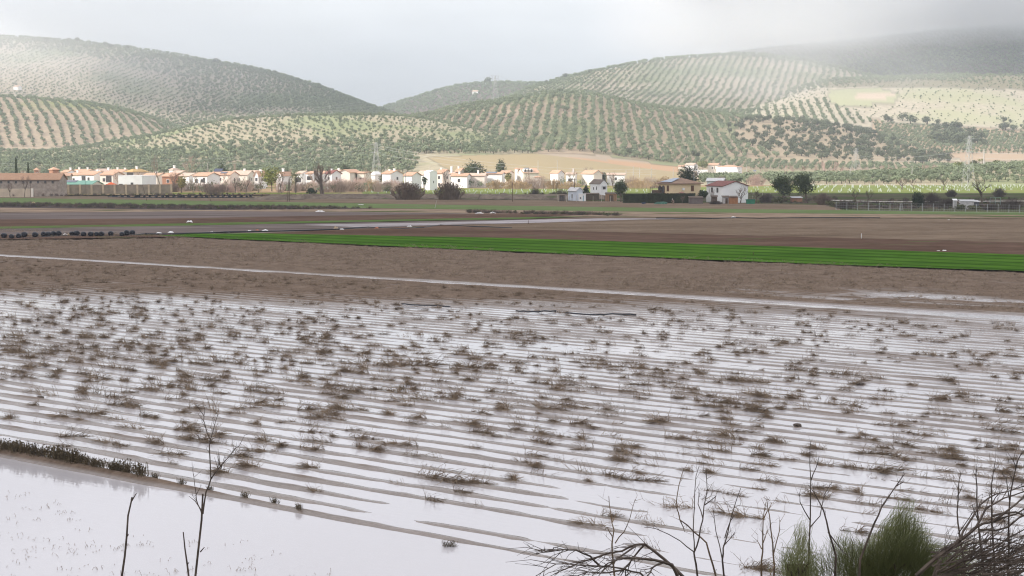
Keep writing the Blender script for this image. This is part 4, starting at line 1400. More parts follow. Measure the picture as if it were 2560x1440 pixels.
def window(root, face, u, z, ww, hh, w, d, pane=None, frame=None):
    """face f / l / r of the house; u along the face, z bottom"""
    mb = MB()
    if face == 'f': M = Matrix.Translation((u, -d / 2, z))
    elif face == 'l': M = Matrix.Translation((-w / 2, u, z)) @ Matrix.Rotation(-math.pi / 2, 4, 'Z')
    else: M = Matrix.Translation((w / 2, u, z)) @ Matrix.Rotation(math.pi / 2, 4, 'Z')
    mb.box(-ww / 2 - 0.08, ww / 2 + 0.08, -0.05, 0.05, -0.08, hh + 0.08, 1, M)
    mb.box(-ww / 2, ww / 2, -0.08, -0.052, 0, hh, 0, M)
    return mb.build('window', [pane or DARKP, frame or WHITE], root)


def house(label, x0, x1, yr, ye, Y, rt='gx', wall=None, tile=None, yaw=-28, d=8.0, z0=0.0, wins='auto', chim=(), name='house', cat='house', ov=0.35, yb=None):
    wall = wall or WHITE; tile = tile or TILE
    ym = (ye + 440) / 2
    l, r_ = P(x0, ye, Y), P(x1, ye, Y)
    W = r_.x - l.x
    ph = R(yaw); c, s = math.cos(ph), abs(math.sin(ph))
    d = min(d, W * 0.55 / max(s, 0.05))
    wd = (W - d * s) / c
    ze, zr = l.z, P((x0 + x1) / 2, yr, Y).z
    if yb is not None: z0 = P(x0, yb, Y).z
    root = empty(name, ((l.x + r_.x) / 2, Y, z0), ph, label, cat)
    ze -= z0; zr -= z0
    mb = MB()
    if rt == 'gx': mb.prism([(-d / 2, -0.5), (d / 2, -0.5), (d / 2, ze), (0, zr), (-d / 2, ze)], -wd / 2, wd / 2, 0, Matrix.Rotation(math.pi / 2, 4, 'Z'))
    elif rt == 'gy': mb.prism([(-wd / 2, -0.5), (wd / 2, -0.5), (wd / 2, ze), (0, zr), (-wd / 2, ze)], -d / 2, d / 2)
    elif rt == 'shed':
        mb.prism([(-d / 2, -0.5), (d / 2, -0.5), (d / 2, zr), (-d / 2, ze)], -wd / 2, wd / 2, 0, Matrix.Rotation(math.pi / 2, 4, 'Z'))
    else: mb.box(-wd / 2, wd / 2, -d / 2, d / 2, -0.5, ze - (0.14 if rt == 'hip' else 0.0))
    mb.build('wall', wall, root)
    ro = roof_parts(rt, wd, d, ze + 0.02, zr + 0.02, ov).build('roof', tile if rt != 'flat' else wall, root)
    for (cu, cv, hh) in chim:
        zc = zr if rt != 'flat' else ze
        q = MB(); q.box(cu * wd / 2 - 0.35, cu * wd / 2 + 0.35, cv * d / 2 - 0.35, cv * d / 2 + 0.35, ze - 0.2, zc + hh)
        q.box(cu * wd / 2 - 0.45, cu * wd / 2 + 0.45, cv * d / 2 - 0.45, cv * d / 2 + 0.45, zc + hh + 0.002, zc + hh + 0.15)
        q.build('chimney', WHITE, ro)
    if wins == 'auto':
        nf = 2 if ze > 4.6 else 1
        for fl in range(nf):
            zb = ze - 2.3 - fl * 2.8
            n = max(1, int(wd / 5.5))
            for i in range(n):
                window(root, 'f', (i + 0.5) / n * wd - wd / 2, zb, 0.9, 1.2, wd, d)
            window(root, 'l' if yaw > 0 else 'r', 0, zb, 0.8, 1.1, wd, d)
    elif wins:
        for q in wins: window(root, q[0], q[1] * (wd if q[0] == 'f' else d) / 2, q[2] * ze, q[3], q[4], wd, d)
    root['w'] = wd; root['d'] = d; root['ze'] = ze; root['zr'] = zr
    return root


def clean(o):
    for k in ('w', 'd', 'ze', 'zr'):
        if k in o: del o[k]


hs = []
H = lambda *a, **k: hs.append(house(*a, **k)) or hs[-1]
# the long farm building and its yard wall
fb = house('long farm building with an orange tiled roof and a row of small square windows', -120, 157, 434, 449, 425, 'gx', STONEW, tile_mat('farm_roof_tiles', (0.46, 0.27, 0.16), (0.36, 0.20, 0.12), 0.5), yaw=4, d=9, wins=None, name='farm_building', cat='farm building')
for i in range(9):
    px_ = 128 - 18 * i
    u = (P(px_, 455, 421).x - fb.location.x)
    window(fb, 'f', u, P(px_, 458.5, 421).z, 0.62, 0.68, fb['w'], fb['d'], None, STONEW)
hs.append(fb)


def garden_wall(label, px0, px1, ytop, Y0, Y1, mat, n, pil, name='boundary_wall', th=0.25):
    a, b = P(px0, ytop, Y0), P(px1, ytop, Y1)
    zt = (a.z + b.z) / 2
    L = Vector((b.x - a.x, b.y - a.y, 0)); ang = math.atan2(L.y, L.x); L = L.length
    root = empty(name, (a.x, a.y, 0), ang, label, 'wall')
    mb = MB(); mb.box(0, L, -th / 2, th / 2, -0.4, zt); mb.build('panel', mat, root)
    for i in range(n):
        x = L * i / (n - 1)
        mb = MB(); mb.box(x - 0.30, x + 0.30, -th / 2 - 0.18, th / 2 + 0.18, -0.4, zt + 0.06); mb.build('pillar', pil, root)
    return root


garden_wall('long brown block wall divided by sunlit pillars', 83, 428, 461.5, 436, 446, BLOCKW, 13, plain('sunlit_block_pillar', (0.55, 0.43, 0.31), (0.45, 0.35, 0.25), 1))  # pillars coloured paler than the wall to carry the sun on their sides
garden_wall('cream plastered wall below the long farm building', -60, 80, 471.5, 414, 416, plain('cream_wall_plaster', (0.62, 0.52, 0.40), (0.50, 0.41, 0.31), 0.6), 2, CREAM)
# the village, west to east
H('brick tower house with a small orange hip roof behind the farm building', 121, 148, 418, 424, 560, 'hip', BRICKW, TILE, yaw=40, wins=[('l', 0, .3, 1.5, 2)])
H('reddish brick house half hidden by a bare tree behind the farm building', 80, 103, 419, 425, 575, 'hip', BRICKW, TILE, yaw=20)
H('grey gabled barn beside the end of the farm building', 145, 184, 434, 440, 468, 'gx', GREYW, TILE, yaw=12, d=10, wins=None)
H('white house with an orange roof behind the grey gabled barn', 178, 224, 432, 438, 530, 'gx', WHITE, TILE, yaw=-20, chim=[(-.5, 0, .8)])
H('large white terraced house with a recessed balcony', 205, 262, 429, 437, 520, 'gx', WHITE, TILE, yaw=-14, d=10, wins=[('f', -.35, .55, 1.6, 2.0), ('f', .3, .62, .8, 1.1), ('f', -.35, .1, 1.6, 1.6)], chim=[(.5, .1, .8)])  # tall dark pane drawn for the shade in the balcony recess
H('cream terraced house with a dark recess and a yellow balcony', 258, 302, 430, 437, 516, 'gx', PINK, TILE, yaw=-10, d=9, wins=[('f', .35, .5, 2.2, 2.3), ('f', -.4, .55, 1, 1.2), ('f', .35, .05, 2.2, 1.8)])  # dark panes put the shade of the recess on a flat front
H('broad orange roofed house in the back row with a white chimney', 158, 186, 425, 431, 640, 'gx', WHITE, TILE, yaw=-15, chim=[(.6, 0, 1.0)])
H('orange roofed house in the back row behind the balcony house', 184, 236, 424, 430, 650, 'gx', CREAM, TILE, yaw=-12, d=10, chim=[(-.6, 0, .9), (.5, 0, .9)])
H('wide gabled back row house with a pale orange roof', 232, 284, 422.5, 430, 630, 'gy', WHITE, TILEP, yaw=-8, d=12, wins=None, chim=[(.5, .2, .6)])
H('orange roofed back row house next to the ochre tower house', 276, 326, 424, 431, 615, 'gx', CREAM, TILE, yaw=-14, d=10, chim=[(-.4, 0, .9), (.7, 0, .7)])
H('tower house with a broad ochre hip roof and an open loggia', 322, 361, 422, 429, 560, 'hip', PINK, TILEO, yaw=-25, d=9, wins=[('f', .1, .66, 3.4, 1.7)], ov=0.8, chim=[(.1, 0, .9)])  # wide pane is the loggia's shade, coloured in; no opening is cut
H('white flat roofed block with a columned porch behind the brown block wall', 300, 386, 440, 440, 466, 'flat', WHITE, None, yaw=-20, d=8, wins=[('f', .16, .45, 1.0, 0.85), ('f', -.78, .28, .5, 1.3), ('f', -.68, .28, .5, 1.3), ('f', -.88, .28, .5, 1.3)])  # narrow dark panes colour in the shade between the porch columns
H('cream house with an orange roof behind the bare tree and white block', 360, 416, 433, 441, 540, 'gx', CREAM, TILE, yaw=-16, d=9, chim=[(.2, 0, .5)])
H('small white tower house with a hip roof above its neighbours', 425, 447, 419.5, 424, 620, 'hip', WHITE, TILEP, yaw=-30, chim=[(0, 0, 1)], wins=[('f', 0, .7, .8, 1)])
H('pink roofed low house at the foot of the small white tower house', 430, 470, 427, 433, 610, 'gx', PINK, TILEP, yaw=-20)
H('brownish brick house behind the bushy yellow green tree', 411, 452, 434, 441, 522, 'gx', BRICKW, TILE, yaw=-12, d=8)
H('white house behind pollarded trees', 452, 500, 433, 440, 512, 'gx', WHITE, TILEP, yaw=-22, d=8)
H('white two storey house with a porch and green awning', 488, 545, 432, 440, 500, 'gx', WHITE, TILE, yaw=-18, d=9, wins=[('f', -.55, .5, 1.2, 1.5), ('f', .25, .55, .9, 1.2), ('f', .55, .5, .9, 1.9), ('f', .7, .05, 2.0, 2)])  # last pane is porch shade laid on the wall as colour
so = H('pink house with blue solar panels on its roof', 530, 592, 429, 437, 530, 'gx', PINK, TILE, yaw=-10, d=9)
H('long pinkish roofed house with three dark windows', 580, 634, 427, 437, 545, 'gx', CREAM, TILEP, yaw=-8, d=10, chim=[(.2, 0, .7)])
H('pinkish roofed house ending the long row before the yellow green tree', 628, 664, 427, 437, 555, 'gx', WHITE, TILEP, yaw=-8, d=9)
H('small white gabled house beside the yellow green tree', 640, 661, 428, 437, 528, 'gy', WHITE, TILE, yaw=-15, chim=[(.3, 0, .6)])
H('white gabled house behind two slim bare trees', 694, 726, 430, 438, 515, 'gy', WHITE, TILE, yaw=-20, d=9, chim=[(-.3, 0, 1.2)], wins=None)
H('white house showing one wide dark upper window', 742, 776, 428, 434, 520, 'gx', WHITE, TILEP, yaw=-24, d=8, wins=[('f', -.2, .45, 2.6, 1.7)])
H('white terraced house with stacked balconies beside the dark pollard', 768, 802, 429, 434, 514, 'gx', WHITE, TILE, yaw=-24, d=9, wins=[('f', -.3, .6, 1.2, 1.4), ('f', .4, .6, 1.6, 1.4), ('f', -.3, .2, 1.2, 1.4), ('f', .4, .2, 1.6, 1.4)], chim=[(.4, 0, .5)])
H('white house peeping out behind the dark pollarded tree', 797, 822, 428, 435, 530, 'gx', WHITE, TILE, yaw=-20, d=7)
H('white house with a brown red roof and a shaded grey side', 815, 852, 426, 434, 512, 'gx', WHITE, TILER, yaw=-38, d=8, chim=[(-.6, 0, .5)])
H('white roofed house behind the large orange gable', 836, 858, 425, 431, 560, 'gx', WHITE, TILEP, yaw=-20, chim=[(0, 0, .6)])
H('large orange gabled house with a plain pinkish front', 850, 899, 424, 431, 530, 'gy', PINK, TILE, yaw=-14, d=12, wins=None)
H('brown porch house joined to the large orange gabled house', 895, 926, 430, 433, 532, 'gx', CREAM, TILE, yaw=-10, d=7, wins=[('f', .3, .4, 2.4, 1.8), ('f', -.4, .4, .9, 1.8)])  # broad pane coloured dark for the shade under the porch
H('white pavilion with a pyramid roof behind the lattice pylon legs', 928, 953, 428.5, 436, 560, 'hip', WHITE, WHITE, yaw=-20, wins=None)
H('white house with a grey shaded gable wall and a small dark window', 956, 1006, 427, 434, 508, 'gx', WHITE, TILE, yaw=-35, d=8, wins=[('r', .1, .62, .9, 1.0)], chim=[(.5, 0, .7), (-.6, 0, .4)])
H('low white house with a brick chimney stack', 1011, 1052, 431, 439, 520, 'gx', WHITE, TILE, yaw=-22, d=8, wins=None)
H('white house with a gentle roof beside the tall white block', 1044, 1076, 427.5, 437, 545, 'gx', WHITE, TILEP, yaw=-24, d=8, wins=[('f', .2, .3, .9, 1.1)])
H('tall plain white block with a grey shaded side', 1060, 1093, 426.5, 431, 500, 'gx', WHITE, WHITE, yaw=-42, d=6, wins=[('f', .2, .55, .5, .5), ('r', 0, .4, .35, .8)], ov=0.05)
H('pinkish house with a red roof behind the tall white block', 1090, 1129, 424, 433, 562, 'gx', PINK, TILE, yaw=-26, d=8, chim=[(-.7, 0, .6)])
H('narrow grey and white house with a tall white chimney', 1124, 1146, 430, 434, 556, 'gx', GREYW, TILEP, yaw=-20, chim=[(-.7, -.4, 2.2)])
H('orange roofed house with a brick chimney before the big dark pine', 1138, 1164, 421, 430, 600, 'gx', CREAM, TILE, yaw=-28, d=8, chim=[(-.7, 0, .8)])
H('low orange roofed row with a white wall under the big dark pine', 1128, 1176, 434, 440, 545, 'gx', WHITE, TILE, yaw=-10, d=7, chim=[(-.1, -.3, .9)])
H('low pinkish roofed shed row with small white chimneys', 1170, 1218, 433.5, 439.5, 552, 'gx', PINK, TILEP, yaw=-8, d=7, wins=None, chim=[(.1, -.2, 1.2)])
sl = H('long white house under a dark solar roof', 1212, 1262, 431, 435, 560, 'gx', WHITE, TILE, yaw=-8, d=8, wins=None)
H('orange roofed house behind the palm bush', 1250, 1284, 427, 433, 590, 'gx', PINK, TILE, yaw=-14, d=9, wins=None)
vil = H('orange villa with three white arched dormers and solar panels', 1294, 1346, 421, 432, 592, 'gx', CREAM, TILE, yaw=14, d=10, wins=[('r', -.2, .2, 1.6, 2)])
H('little orange roofed tower beside the arched dormer villa', 1287, 1299, 419.5, 421.5, 598, 'hip', WHITE, TILE, yaw=10, wins=[('f', 0, .7, .8, .9)])
H('tiny orange roofed hut below the arched dormer villa', 1336, 1354, 439.5, 442.5, 560, 'hip', WHITE, TILE, yaw=0, wins=None)
H('white gabled house with its red roof running back', 1376, 1410, 426, 433, 620, 'gy', WHITE, TILE, yaw=28, d=11, wins=None)
H('white house with a square turret and a dark porch', 1414, 1443, 432, 436, 602, 'gx', WHITE, TILEP, yaw=-10, d=7, wins=[('f', 0, .3, 1.8, 1.6)], chim=[(.35, 0, 1.6)])  # porch shade given as a dark pane, not a real hollow
yh = H('cream gabled house with solar panels on its long orange roof', 1455, 1504, 426, 434, 600, 'gy', CREAM, TILE, yaw=24, d=12, wins=None)
H('low white house with two blocks and reddish window trim', 1516, 1564, 433.5, 437, 602, 'gx', WHITE, TILEP, yaw=-6, d=7)
zc = float(HILLS['middle'].z([P(1730, 425, 905).x], [905])[0])
H('white house with a pale grey roof on the rise behind the round pine', 1711, 1746, 408, 412.5, 905, 'gx', WHITE, TILEP, yaw=-24, d=9, yb=426)
garden_wall('long low white wall below the pale roofed house on the rise', 1744, 1768, 424.5, 880, 880, WHITE, 2, WHITE)
H('cream house with an orange roof among bare trees on the rise', 1767, 1802, 408, 413, 905, 'gx', CREAM, TILE, yaw=-18, d=9, yb=430)
H('large white house with terraces on the rise', 1792, 1856, 412, 417, 890, 'hip', WHITE, TILE, yaw=-26, d=11, yb=432)
H('long white lower wing in front of the large white house on the rise', 1793, 1852, 424, 424, 880, 'flat', WHITE, WHITE, yaw=-22, d=8, yb=433, wins=None)
H('tiny white hut with a blue roof beyond the bare poplars', 1882, 1892, 425.5, 428, 860, 'gx', WHITE, SOLAR, yaw=-10, yb=432, wins=None)
H('orange roofed low shed beside the rise track', 1694, 1713, 413.5, 416.5, 900, 'gx', CREAM, TILE, yaw=-10, yb=420, wins=None)
H('little white hut among the olives near the palms', 2434, 2452, 416, 419, 730, 'gx', WHITE, WHITE, yaw=-10, yb=421, wins=None)
H('far white house with a row of dark openings on the wooded ridge', 1181, 1197, 226, 229, 2420, 'gx', WHITE, TILEP, yaw=-10, yb=237, d=10)
H('far small white hut next to the wooded ridge house', 1205, 1210, 231, 233, 2430, 'gx', WHITE, TILEP, yaw=-10, yb=238, wins=None)
H('far white building on the spur behind the olive rows', 36, 52, 214, 217, 1560, 'gx', WHITE, TILEP, yaw=-10, yb=224, wins=None)


def on_roof(root, name, u0, u1, v0, v1, mat, lift=0.12, side=-1):
    """panels lying on the slope of a gx roof; u along the ridge, v 0 eave to 1 ridge"""
    wd, d, ze, zr = root['w'], root['d'], root['ze'], root['zr']
    mb = MB()
    for k in range(2):
        q = []
        for (u, v) in ((u0, v0), (u1, v0), (u1, v1), (u0, v1)):
            q.append(Vector((u * wd / 2, side * d / 2 * (1 - v), ze + (zr - ze) * v + 0.22 + lift - 0.08 * k)))
        mb.v.extend([tuple(p) for p in q])
    mb.f = [(0, 1, 2, 3), (7, 6, 5, 4), (0, 4, 5, 1), (1, 5, 6, 2), (2, 6, 7, 3), (3, 7, 4, 0)]; mb.m = [0] * 6
    return mb.build(name, mat, root)


on_roof(so, 'solar_panel', -.1, .5, .25, .7, SOLAR)
q = MB(); q.prism([(-1.6, 0), (1.6, 0), (1.6, 0.1), (-1.6, 0.1)], -1, 1, 0, Matrix.Translation((-so['w'] * .30, 0, so['zr'] + 0.5)) @ Matrix.Rotation(R(35), 4, 'X'))
q.build('solar_panel', SOLAR, so)
on_roof(sl, 'solar_panel', -.95, .3, .1, .9, SOLAR)
on_roof(vil, 'solar_panel', -.6, .1, .75, .98, SOLAR)
for i in range(3):
    q = MB(); u = (-.72 + .40 * i) * vil['w'] / 2
    pts = [(-0.75, 0), (0.75, 0), (0.75, 1.0), (0.5, 1.45), (0, 1.65), (-0.5, 1.45), (-0.75, 1.0)]
    M = Matrix.Translation((u, -vil['d'] / 2 + 0.3, vil['ze'] + 0.1))
    q.prism(pts, 0, 2.2, 0, M); q.prism([(a * .6, b * .8 + .1) for a, b in pts], -0.05, -0.01, 1, M)
    q.build('dormer', [WHITE, DARKP], vil)
wd, d, ze, zr = yh['w'], yh['d'], yh['ze'], yh['zr']
q = MB(); n_ = Vector((zr - ze, 0, wd / 2)).normalized()
a = [Vector((wd / 2 * (1 - v), u * d / 2, ze + (zr - ze) * v)) + n_ * 0.3 for u, v in ((-.7, .2), (.7, .2), (.7, .85), (-.7, .85))]
q.add(a + [p + n_ * 0.08 for p in a], [(3, 2, 1, 0), (4, 5, 6, 7), (0, 1, 5, 4), (1, 2, 6, 5), (2, 3, 7, 6), (3, 0, 4, 7)]); q.build('solar_panel', SOLAR, yh)
# green sheet shed with solar panels behind the block wall
gs = H('green metal roofed shed with a row of blue solar panels', 157, 246, 452.5, 461, 452, 'gx', CREAM, GREENSH, yaw=-4, d=10, wins=None, name='shed', cat='shed')
on_roof(gs, 'solar_panel', -.98, -.1, .5, .95, SOLAR)
# orange parasol tent behind the wall
root = empty('sun_canopy', P(278, 462, 452) - Vector((0, 0, P(278, 462, 452).z)), 0, 'bright orange peaked canopy showing above the brown block wall', 'canopy')
q = MB(); zt = P(278, 455, 452).z; zb = P(278, 461.5, 452).z
n = 8; vs = [(0, 0, zt)] + [(1.9 * math.cos(2 * math.pi * i / n), 1.9 * math.sin(2 * math.pi * i / n), zb) for i in range(n)]
q.add(vs, [(0, 1 + i, 1 + (i + 1) % n) for i in range(n)]); q.build('canopy', plain('orange_canvas', (0.75, 0.16, 0.05), (0.62, 0.12, 0.04)), root)
q = MB(); q.tube([(0, 0, -0.3), (0, 0, zt)], 0.05, 6); q.build('pole', METALG, root)

# ------------------------------------------------------------------ the near houses
# yellow house with a hip roof
yl = house('yellow house with a brown tiled hip roof and brown shutters', 1646, 1750, 444.5, 458, 352, 'hip', YELLOW, TILEB, yaw=27, d=7.0, wins=None, ov=0.55)
w_, d_, ze, zr = yl['w'], yl['d'], yl['ze'], yl['zr']
window(yl, 'f', -.03 * w_ - 0.1 + w_ * .24, ze - 1.9, 0.75, 1.3, w_, d_, BROWNSH, TILEB)
window(yl, 'l', -d_ * .16, ze - 1.9, 0.85, 1.3, w_, d_, BROWNSH, TILEB)
for k, uu in enumerate((.14, .36)):
    q = MB(); M = Matrix.Translation((-w_ / 2, uu * d_, ze - 2.9)) @ Matrix.Rotation(-math.pi / 2, 4, 'Z')
    arch = [(-0.55, 0), (0.55, 0), (0.55, 1.7)] + [(0.55 * math.cos(t), 1.7 + 0.55 * math.sin(t)) for t in np.linspace(0.3, math.pi - 0.3, 7)] + [(-0.55, 1.7)]
    q.prism([(a * 1.25, b * 1.05) for a, b in arch], -0.06, 0.02, 1, M); q.prism(arch, -0.10, -0.062, 0, M)
    q.build('arched_doorway', [DARKP, BROWNSH], yl)
q = MB(); q.box(-0.55 - w_ * .12, 0.1 - w_ * .12, -d_ / 2 - 0.3, -d_ / 2, ze - 1.7, ze - 1.1); q.build('air_conditioner', WHITE, yl)
a = []
for u, v in ((-.75, .1), (.9, .1), (.55, .82), (-.2, .82)):
    a.append(Vector((-(w_ / 2 + .5) * (1 - v * .95) - .05, -u * d_ / 2 * .9, ze + (zr - ze) * v + 0.16)))
q = MB(); q.add(a + [p + Vector((-.05, 0, .08)) for p in a], [(0, 1, 2, 3), (7, 6, 5, 4), (0, 4, 5, 1), (1, 5, 6, 2), (2, 6, 7, 3), (3, 7, 4, 0)])
q.build('solar_panel', plain('pale_solar_panel', (0.20, 0.25, 0.33), (0.16, 0.20, 0.27), 1, 0.25, spec=0.6), yl)
q = MB(); zz = P(1640, 468, 352).z; b0 = P(1631, 480, 352).x - P(1648, 480, 352).x
root = empty('pergola', P(1639, 508, 352) + Vector((0, 0, -P(1639, 508, 352).z)), R(10), 'brown timber pergola beside the yellow house', 'pergola')
q.box(-1.3, 1.3, -1, 1, zz, zz + 0.12)
q.build('roof', WOODD, root)
for sx in (-1.2, 1.2):
    for sy in (-.9, .9):
        q = MB(); q.box(sx - .06, sx + .06, sy - .06, sy + .06, -0.3, zz - 0.003); q.build('post', WOODD, root)
q = MB(); q.box(-1.3, 1.0, -1.1, -1.02, zz - 1.5, zz - 0.7); q.build('railing', WOODD, root)
root = empty('garden_parasol', Vector((P(1704, 485, 344).x, 344, 0)), 0, 'terracotta garden parasol in front of the yellow house', 'parasol')
zt, zb = P(1704, 478.5, 344).z, P(1704, 484.5, 344).z
q = MB(); n = 10; q.add([(0, 0, zt)] + [(1.45 * math.cos(2 * math.pi * i / n), 1.45 * math.sin(2 * math.pi * i / n), zb) for i in range(n)], [(0, 1 + i, 1 + (i + 1) % n) for i in range(n)])
q.build('canopy', plain('terracotta_canvas', (0.30, 0.17, 0.12), (0.24, 0.13, 0.095)), root)
q = MB(); q.tube([(0, 0, -.3), (0, 0, zt)], 0.04, 6); q.build('pole', METALG, root)

# white house with a red roof
rh = house('white house with a dark red gabled roof beside the yellow house', 1769, 1867, 453.5, 465, 346, 'gy', WHITE, TILER, yaw=24, d=7.6, wins=[('l', -.35, .62, .8, 1.2), ('l', .3, .62, .8, 1.2)], ov=0.25)
# small white house
sm = house('small white gabled house with a grey brown roof', 1477, 1517, 449.5, 459, 380, 'gy', WHITE, TILEG, yaw=26, d=5.5, wins=[('f', .12, .64, .8, .7), ('l', -.3, .6, .4, .9), ('l', .3, .6, .4, .7)], ov=0.15)
q = MB(); M = Matrix.Translation((sm['w'] * .06, -sm['d'] / 2 - .25, sm['ze'] * .64 + .85)) @ Matrix.Rotation(R(25), 4, 'X'); q.box(-.65, .65, -.3, .3, 0, .05, 0, M); q.build('awning', METALG, sm)
wl = house('low white outbuilding with a pale roof behind the utility pole', 1421, 1456, 469, 477, 362, 'gy', WHITEB, SHEET, yaw=24, d=5, wins=[('l', 0, .3, .5, 1)], ov=0.2)
cr = house('small cream shed with a pale sheet roof behind the red roofed house', 1764, 1816, 446, 452.5, 425, 'gx', WHITE, SHEET, yaw=-14, d=7, wins=None)
ws = house('white tool shed with a pale blue door', 1446, 1465, 486, 486.5, 357, 'flat', WHITE, None, yaw=-4, d=2, wins=[('f', -.45, .4, .35, .4)], name='tool_shed', cat='shed')
q = MB(); q.box(.12 * ws['w'], .24 * ws['w'], -1.06, -1.003, 0.0, 1.5); q.build('door', plain('pale_blue_paint', (0.30, 0.48, 0.55)), ws)
for o in hs + [yl, rh, sm, wl, cr, ws]: clean(o)

# ------------------------------------------------------------------ trees on the plain
m_pine = leaf_mat('pine_needles', (0.095, 0.115, 0.055), (0.050, 0.066, 0.034), vary=0.25)
m_dark = leaf_mat('dark_evergreen', (0.055, 0.072, 0.038), (0.030, 0.042, 0.024), vary=0.25)
m_cyp = leaf_mat('cypress_green', (0.065, 0.080, 0.038), (0.036, 0.048, 0.024), vary=0.25)
m_yg = leaf_mat('yellow_green_leaves', (0.240, 0.240, 0.060), (0.130, 0.150, 0.045), vary=0.2)
m_pale = leaf_mat('pale_winter_twigs', (0.46, 0.36, 0.29), (0.34, 0.26, 0.21), vary=0.3)
m_pinkt = leaf_mat('pinkish_winter_twigs', (0.52, 0.37, 0.31), (0.40, 0.28, 0.24), vary=0.3)
m_brownt = leaf_mat('brown_twigs', (0.24, 0.18, 0.14), (0.15, 0.11, 0.09), vary=0.3)
m_darkt = leaf_mat('dark_twigs', (0.125, 0.100, 0.085), (0.075, 0.060, 0.052), vary=0.2)
m_reed = leaf_mat('dry_reeds', (0.46, 0.33, 0.20), (0.34, 0.24, 0.145), vary=0.3)
m_reedd = leaf_mat('dry_brown_reeds', (0.225, 0.165, 0.120), (0.130, 0.095, 0.072), vary=0.2)
m_hedge = leaf_mat('clipped_hedge', (0.060, 0.068, 0.036), (0.034, 0.040, 0.024), vary=0.1)
m_scrubl = leaf_mat('scrub_leaves', (0.15, 0.15, 0.075), (0.085, 0.088, 0.048), vary=0.3)


def hz(X, Y):
    z = 0.0
    for k in ('front', 'middle', 'rise'):
        h = HILLS[k]
        if h.base < Y and h.a[0] < X / Y < h.a[-1]: z = max(z, float(h.z(X, Y)[0]))
    return z


def at(px, Y, yb=None):
    p = P(px, 440 if yb is None else yb, Y)
    z = p.z if yb is not None else hz(p.x, Y)
    return Vector((p.x, Y, z))


def leafy(name, label, cat, px, Y, wpx, ytop, seed, mat=None, n=1100, leaf=0.30, trunk=0.25, lobes=12, yb=None, bark=None, group=None, shape=None, lean=0.0, flat=1.0):
    """a leafy tree: crown from ytop down to trunk share of its height"""
    r = random.Random(seed)
    b = at(px, Y, yb)
    top = P(px, ytop, Y).z
    h = top - b.z; wd = wpx * 1.18 * Y / F
    root = empty(name, b, 0, label, cat, group)
    mb = MB()
    zc = h * (trunk + (1 - trunk) / 2); rz = h * (1 - trunk) / 2
    rt = max(0.06, h * 0.025)
    mb.tube([(0, 0, -0.5), (r.uniform(-.1, .1), 0, h * trunk * .6), (lean * .5, 0, h * (trunk + .25)), (lean, 0, h * .8)], [rt * 1.4, rt, rt * .7, rt * .25], 6)
    for i in range(6):
        a = r.uniform(0, 6.28); z0 = h * (trunk + r.uniform(0, .35)); l = wd * .36
        mb.tube([(lean * .4, 0, z0), (math.cos(a) * l, math.sin(a) * l, z0 + l * .7)], [rt * .45, rt * .12], 4, 0, False)
    mb.build('trunk', bark or m_bark, root)
    mb = MB()
    crown(mb, r, lean, 0, zc + rz * .06, wd / 2 * 1.06, wd / 2 * flat, rz * 1.2, n, leaf, 0, lobes, 0.40, shape)
    mb.build('crown', mat or m_pine, root)
    return root


def cone(p0, rz):
    def f(p):
        t = max(0.05, 1 - (p.z + rz) / (2 * rz))
        return Vector((p.x * t * 1.6, p.y * t * 1.6, p.z))
    return f


def spindle(label, px, Y, wpx, ytop, seed, mat, name='cypress_tree', cat='cypress', yb=None, n=700):
    r = random.Random(seed); b = at(px, Y, yb); top = P(px, ytop, Y).z; h = top - b.z; wd = wpx * Y / F
    root = empty(name, b, 0, label, cat)
    mb = MB(); mb.tube([(0, 0, -.4), (0, 0, h * .5)], [0.2, 0.05], 5); mb.build('trunk', m_bark, root)
    mb = MB()
    for i in range(n):
        t = r.random() ** 0.8; a = r.uniform(0, 6.28)
        q = wd / 2 * min(1, (1 - t) ** 0.6 * 1.25) * (0.35 + 0.65 * min(1, t * 7)) * r.uniform(0.55, 1.08)
        leaf_quad(mb, Vector((q * math.cos(a), q * math.sin(a), h * (0.04 + .96 * t))), Vector((math.cos(a), math.sin(a), .4)), 0.24, r)
    mb.build('crown', mat, root)
    return root


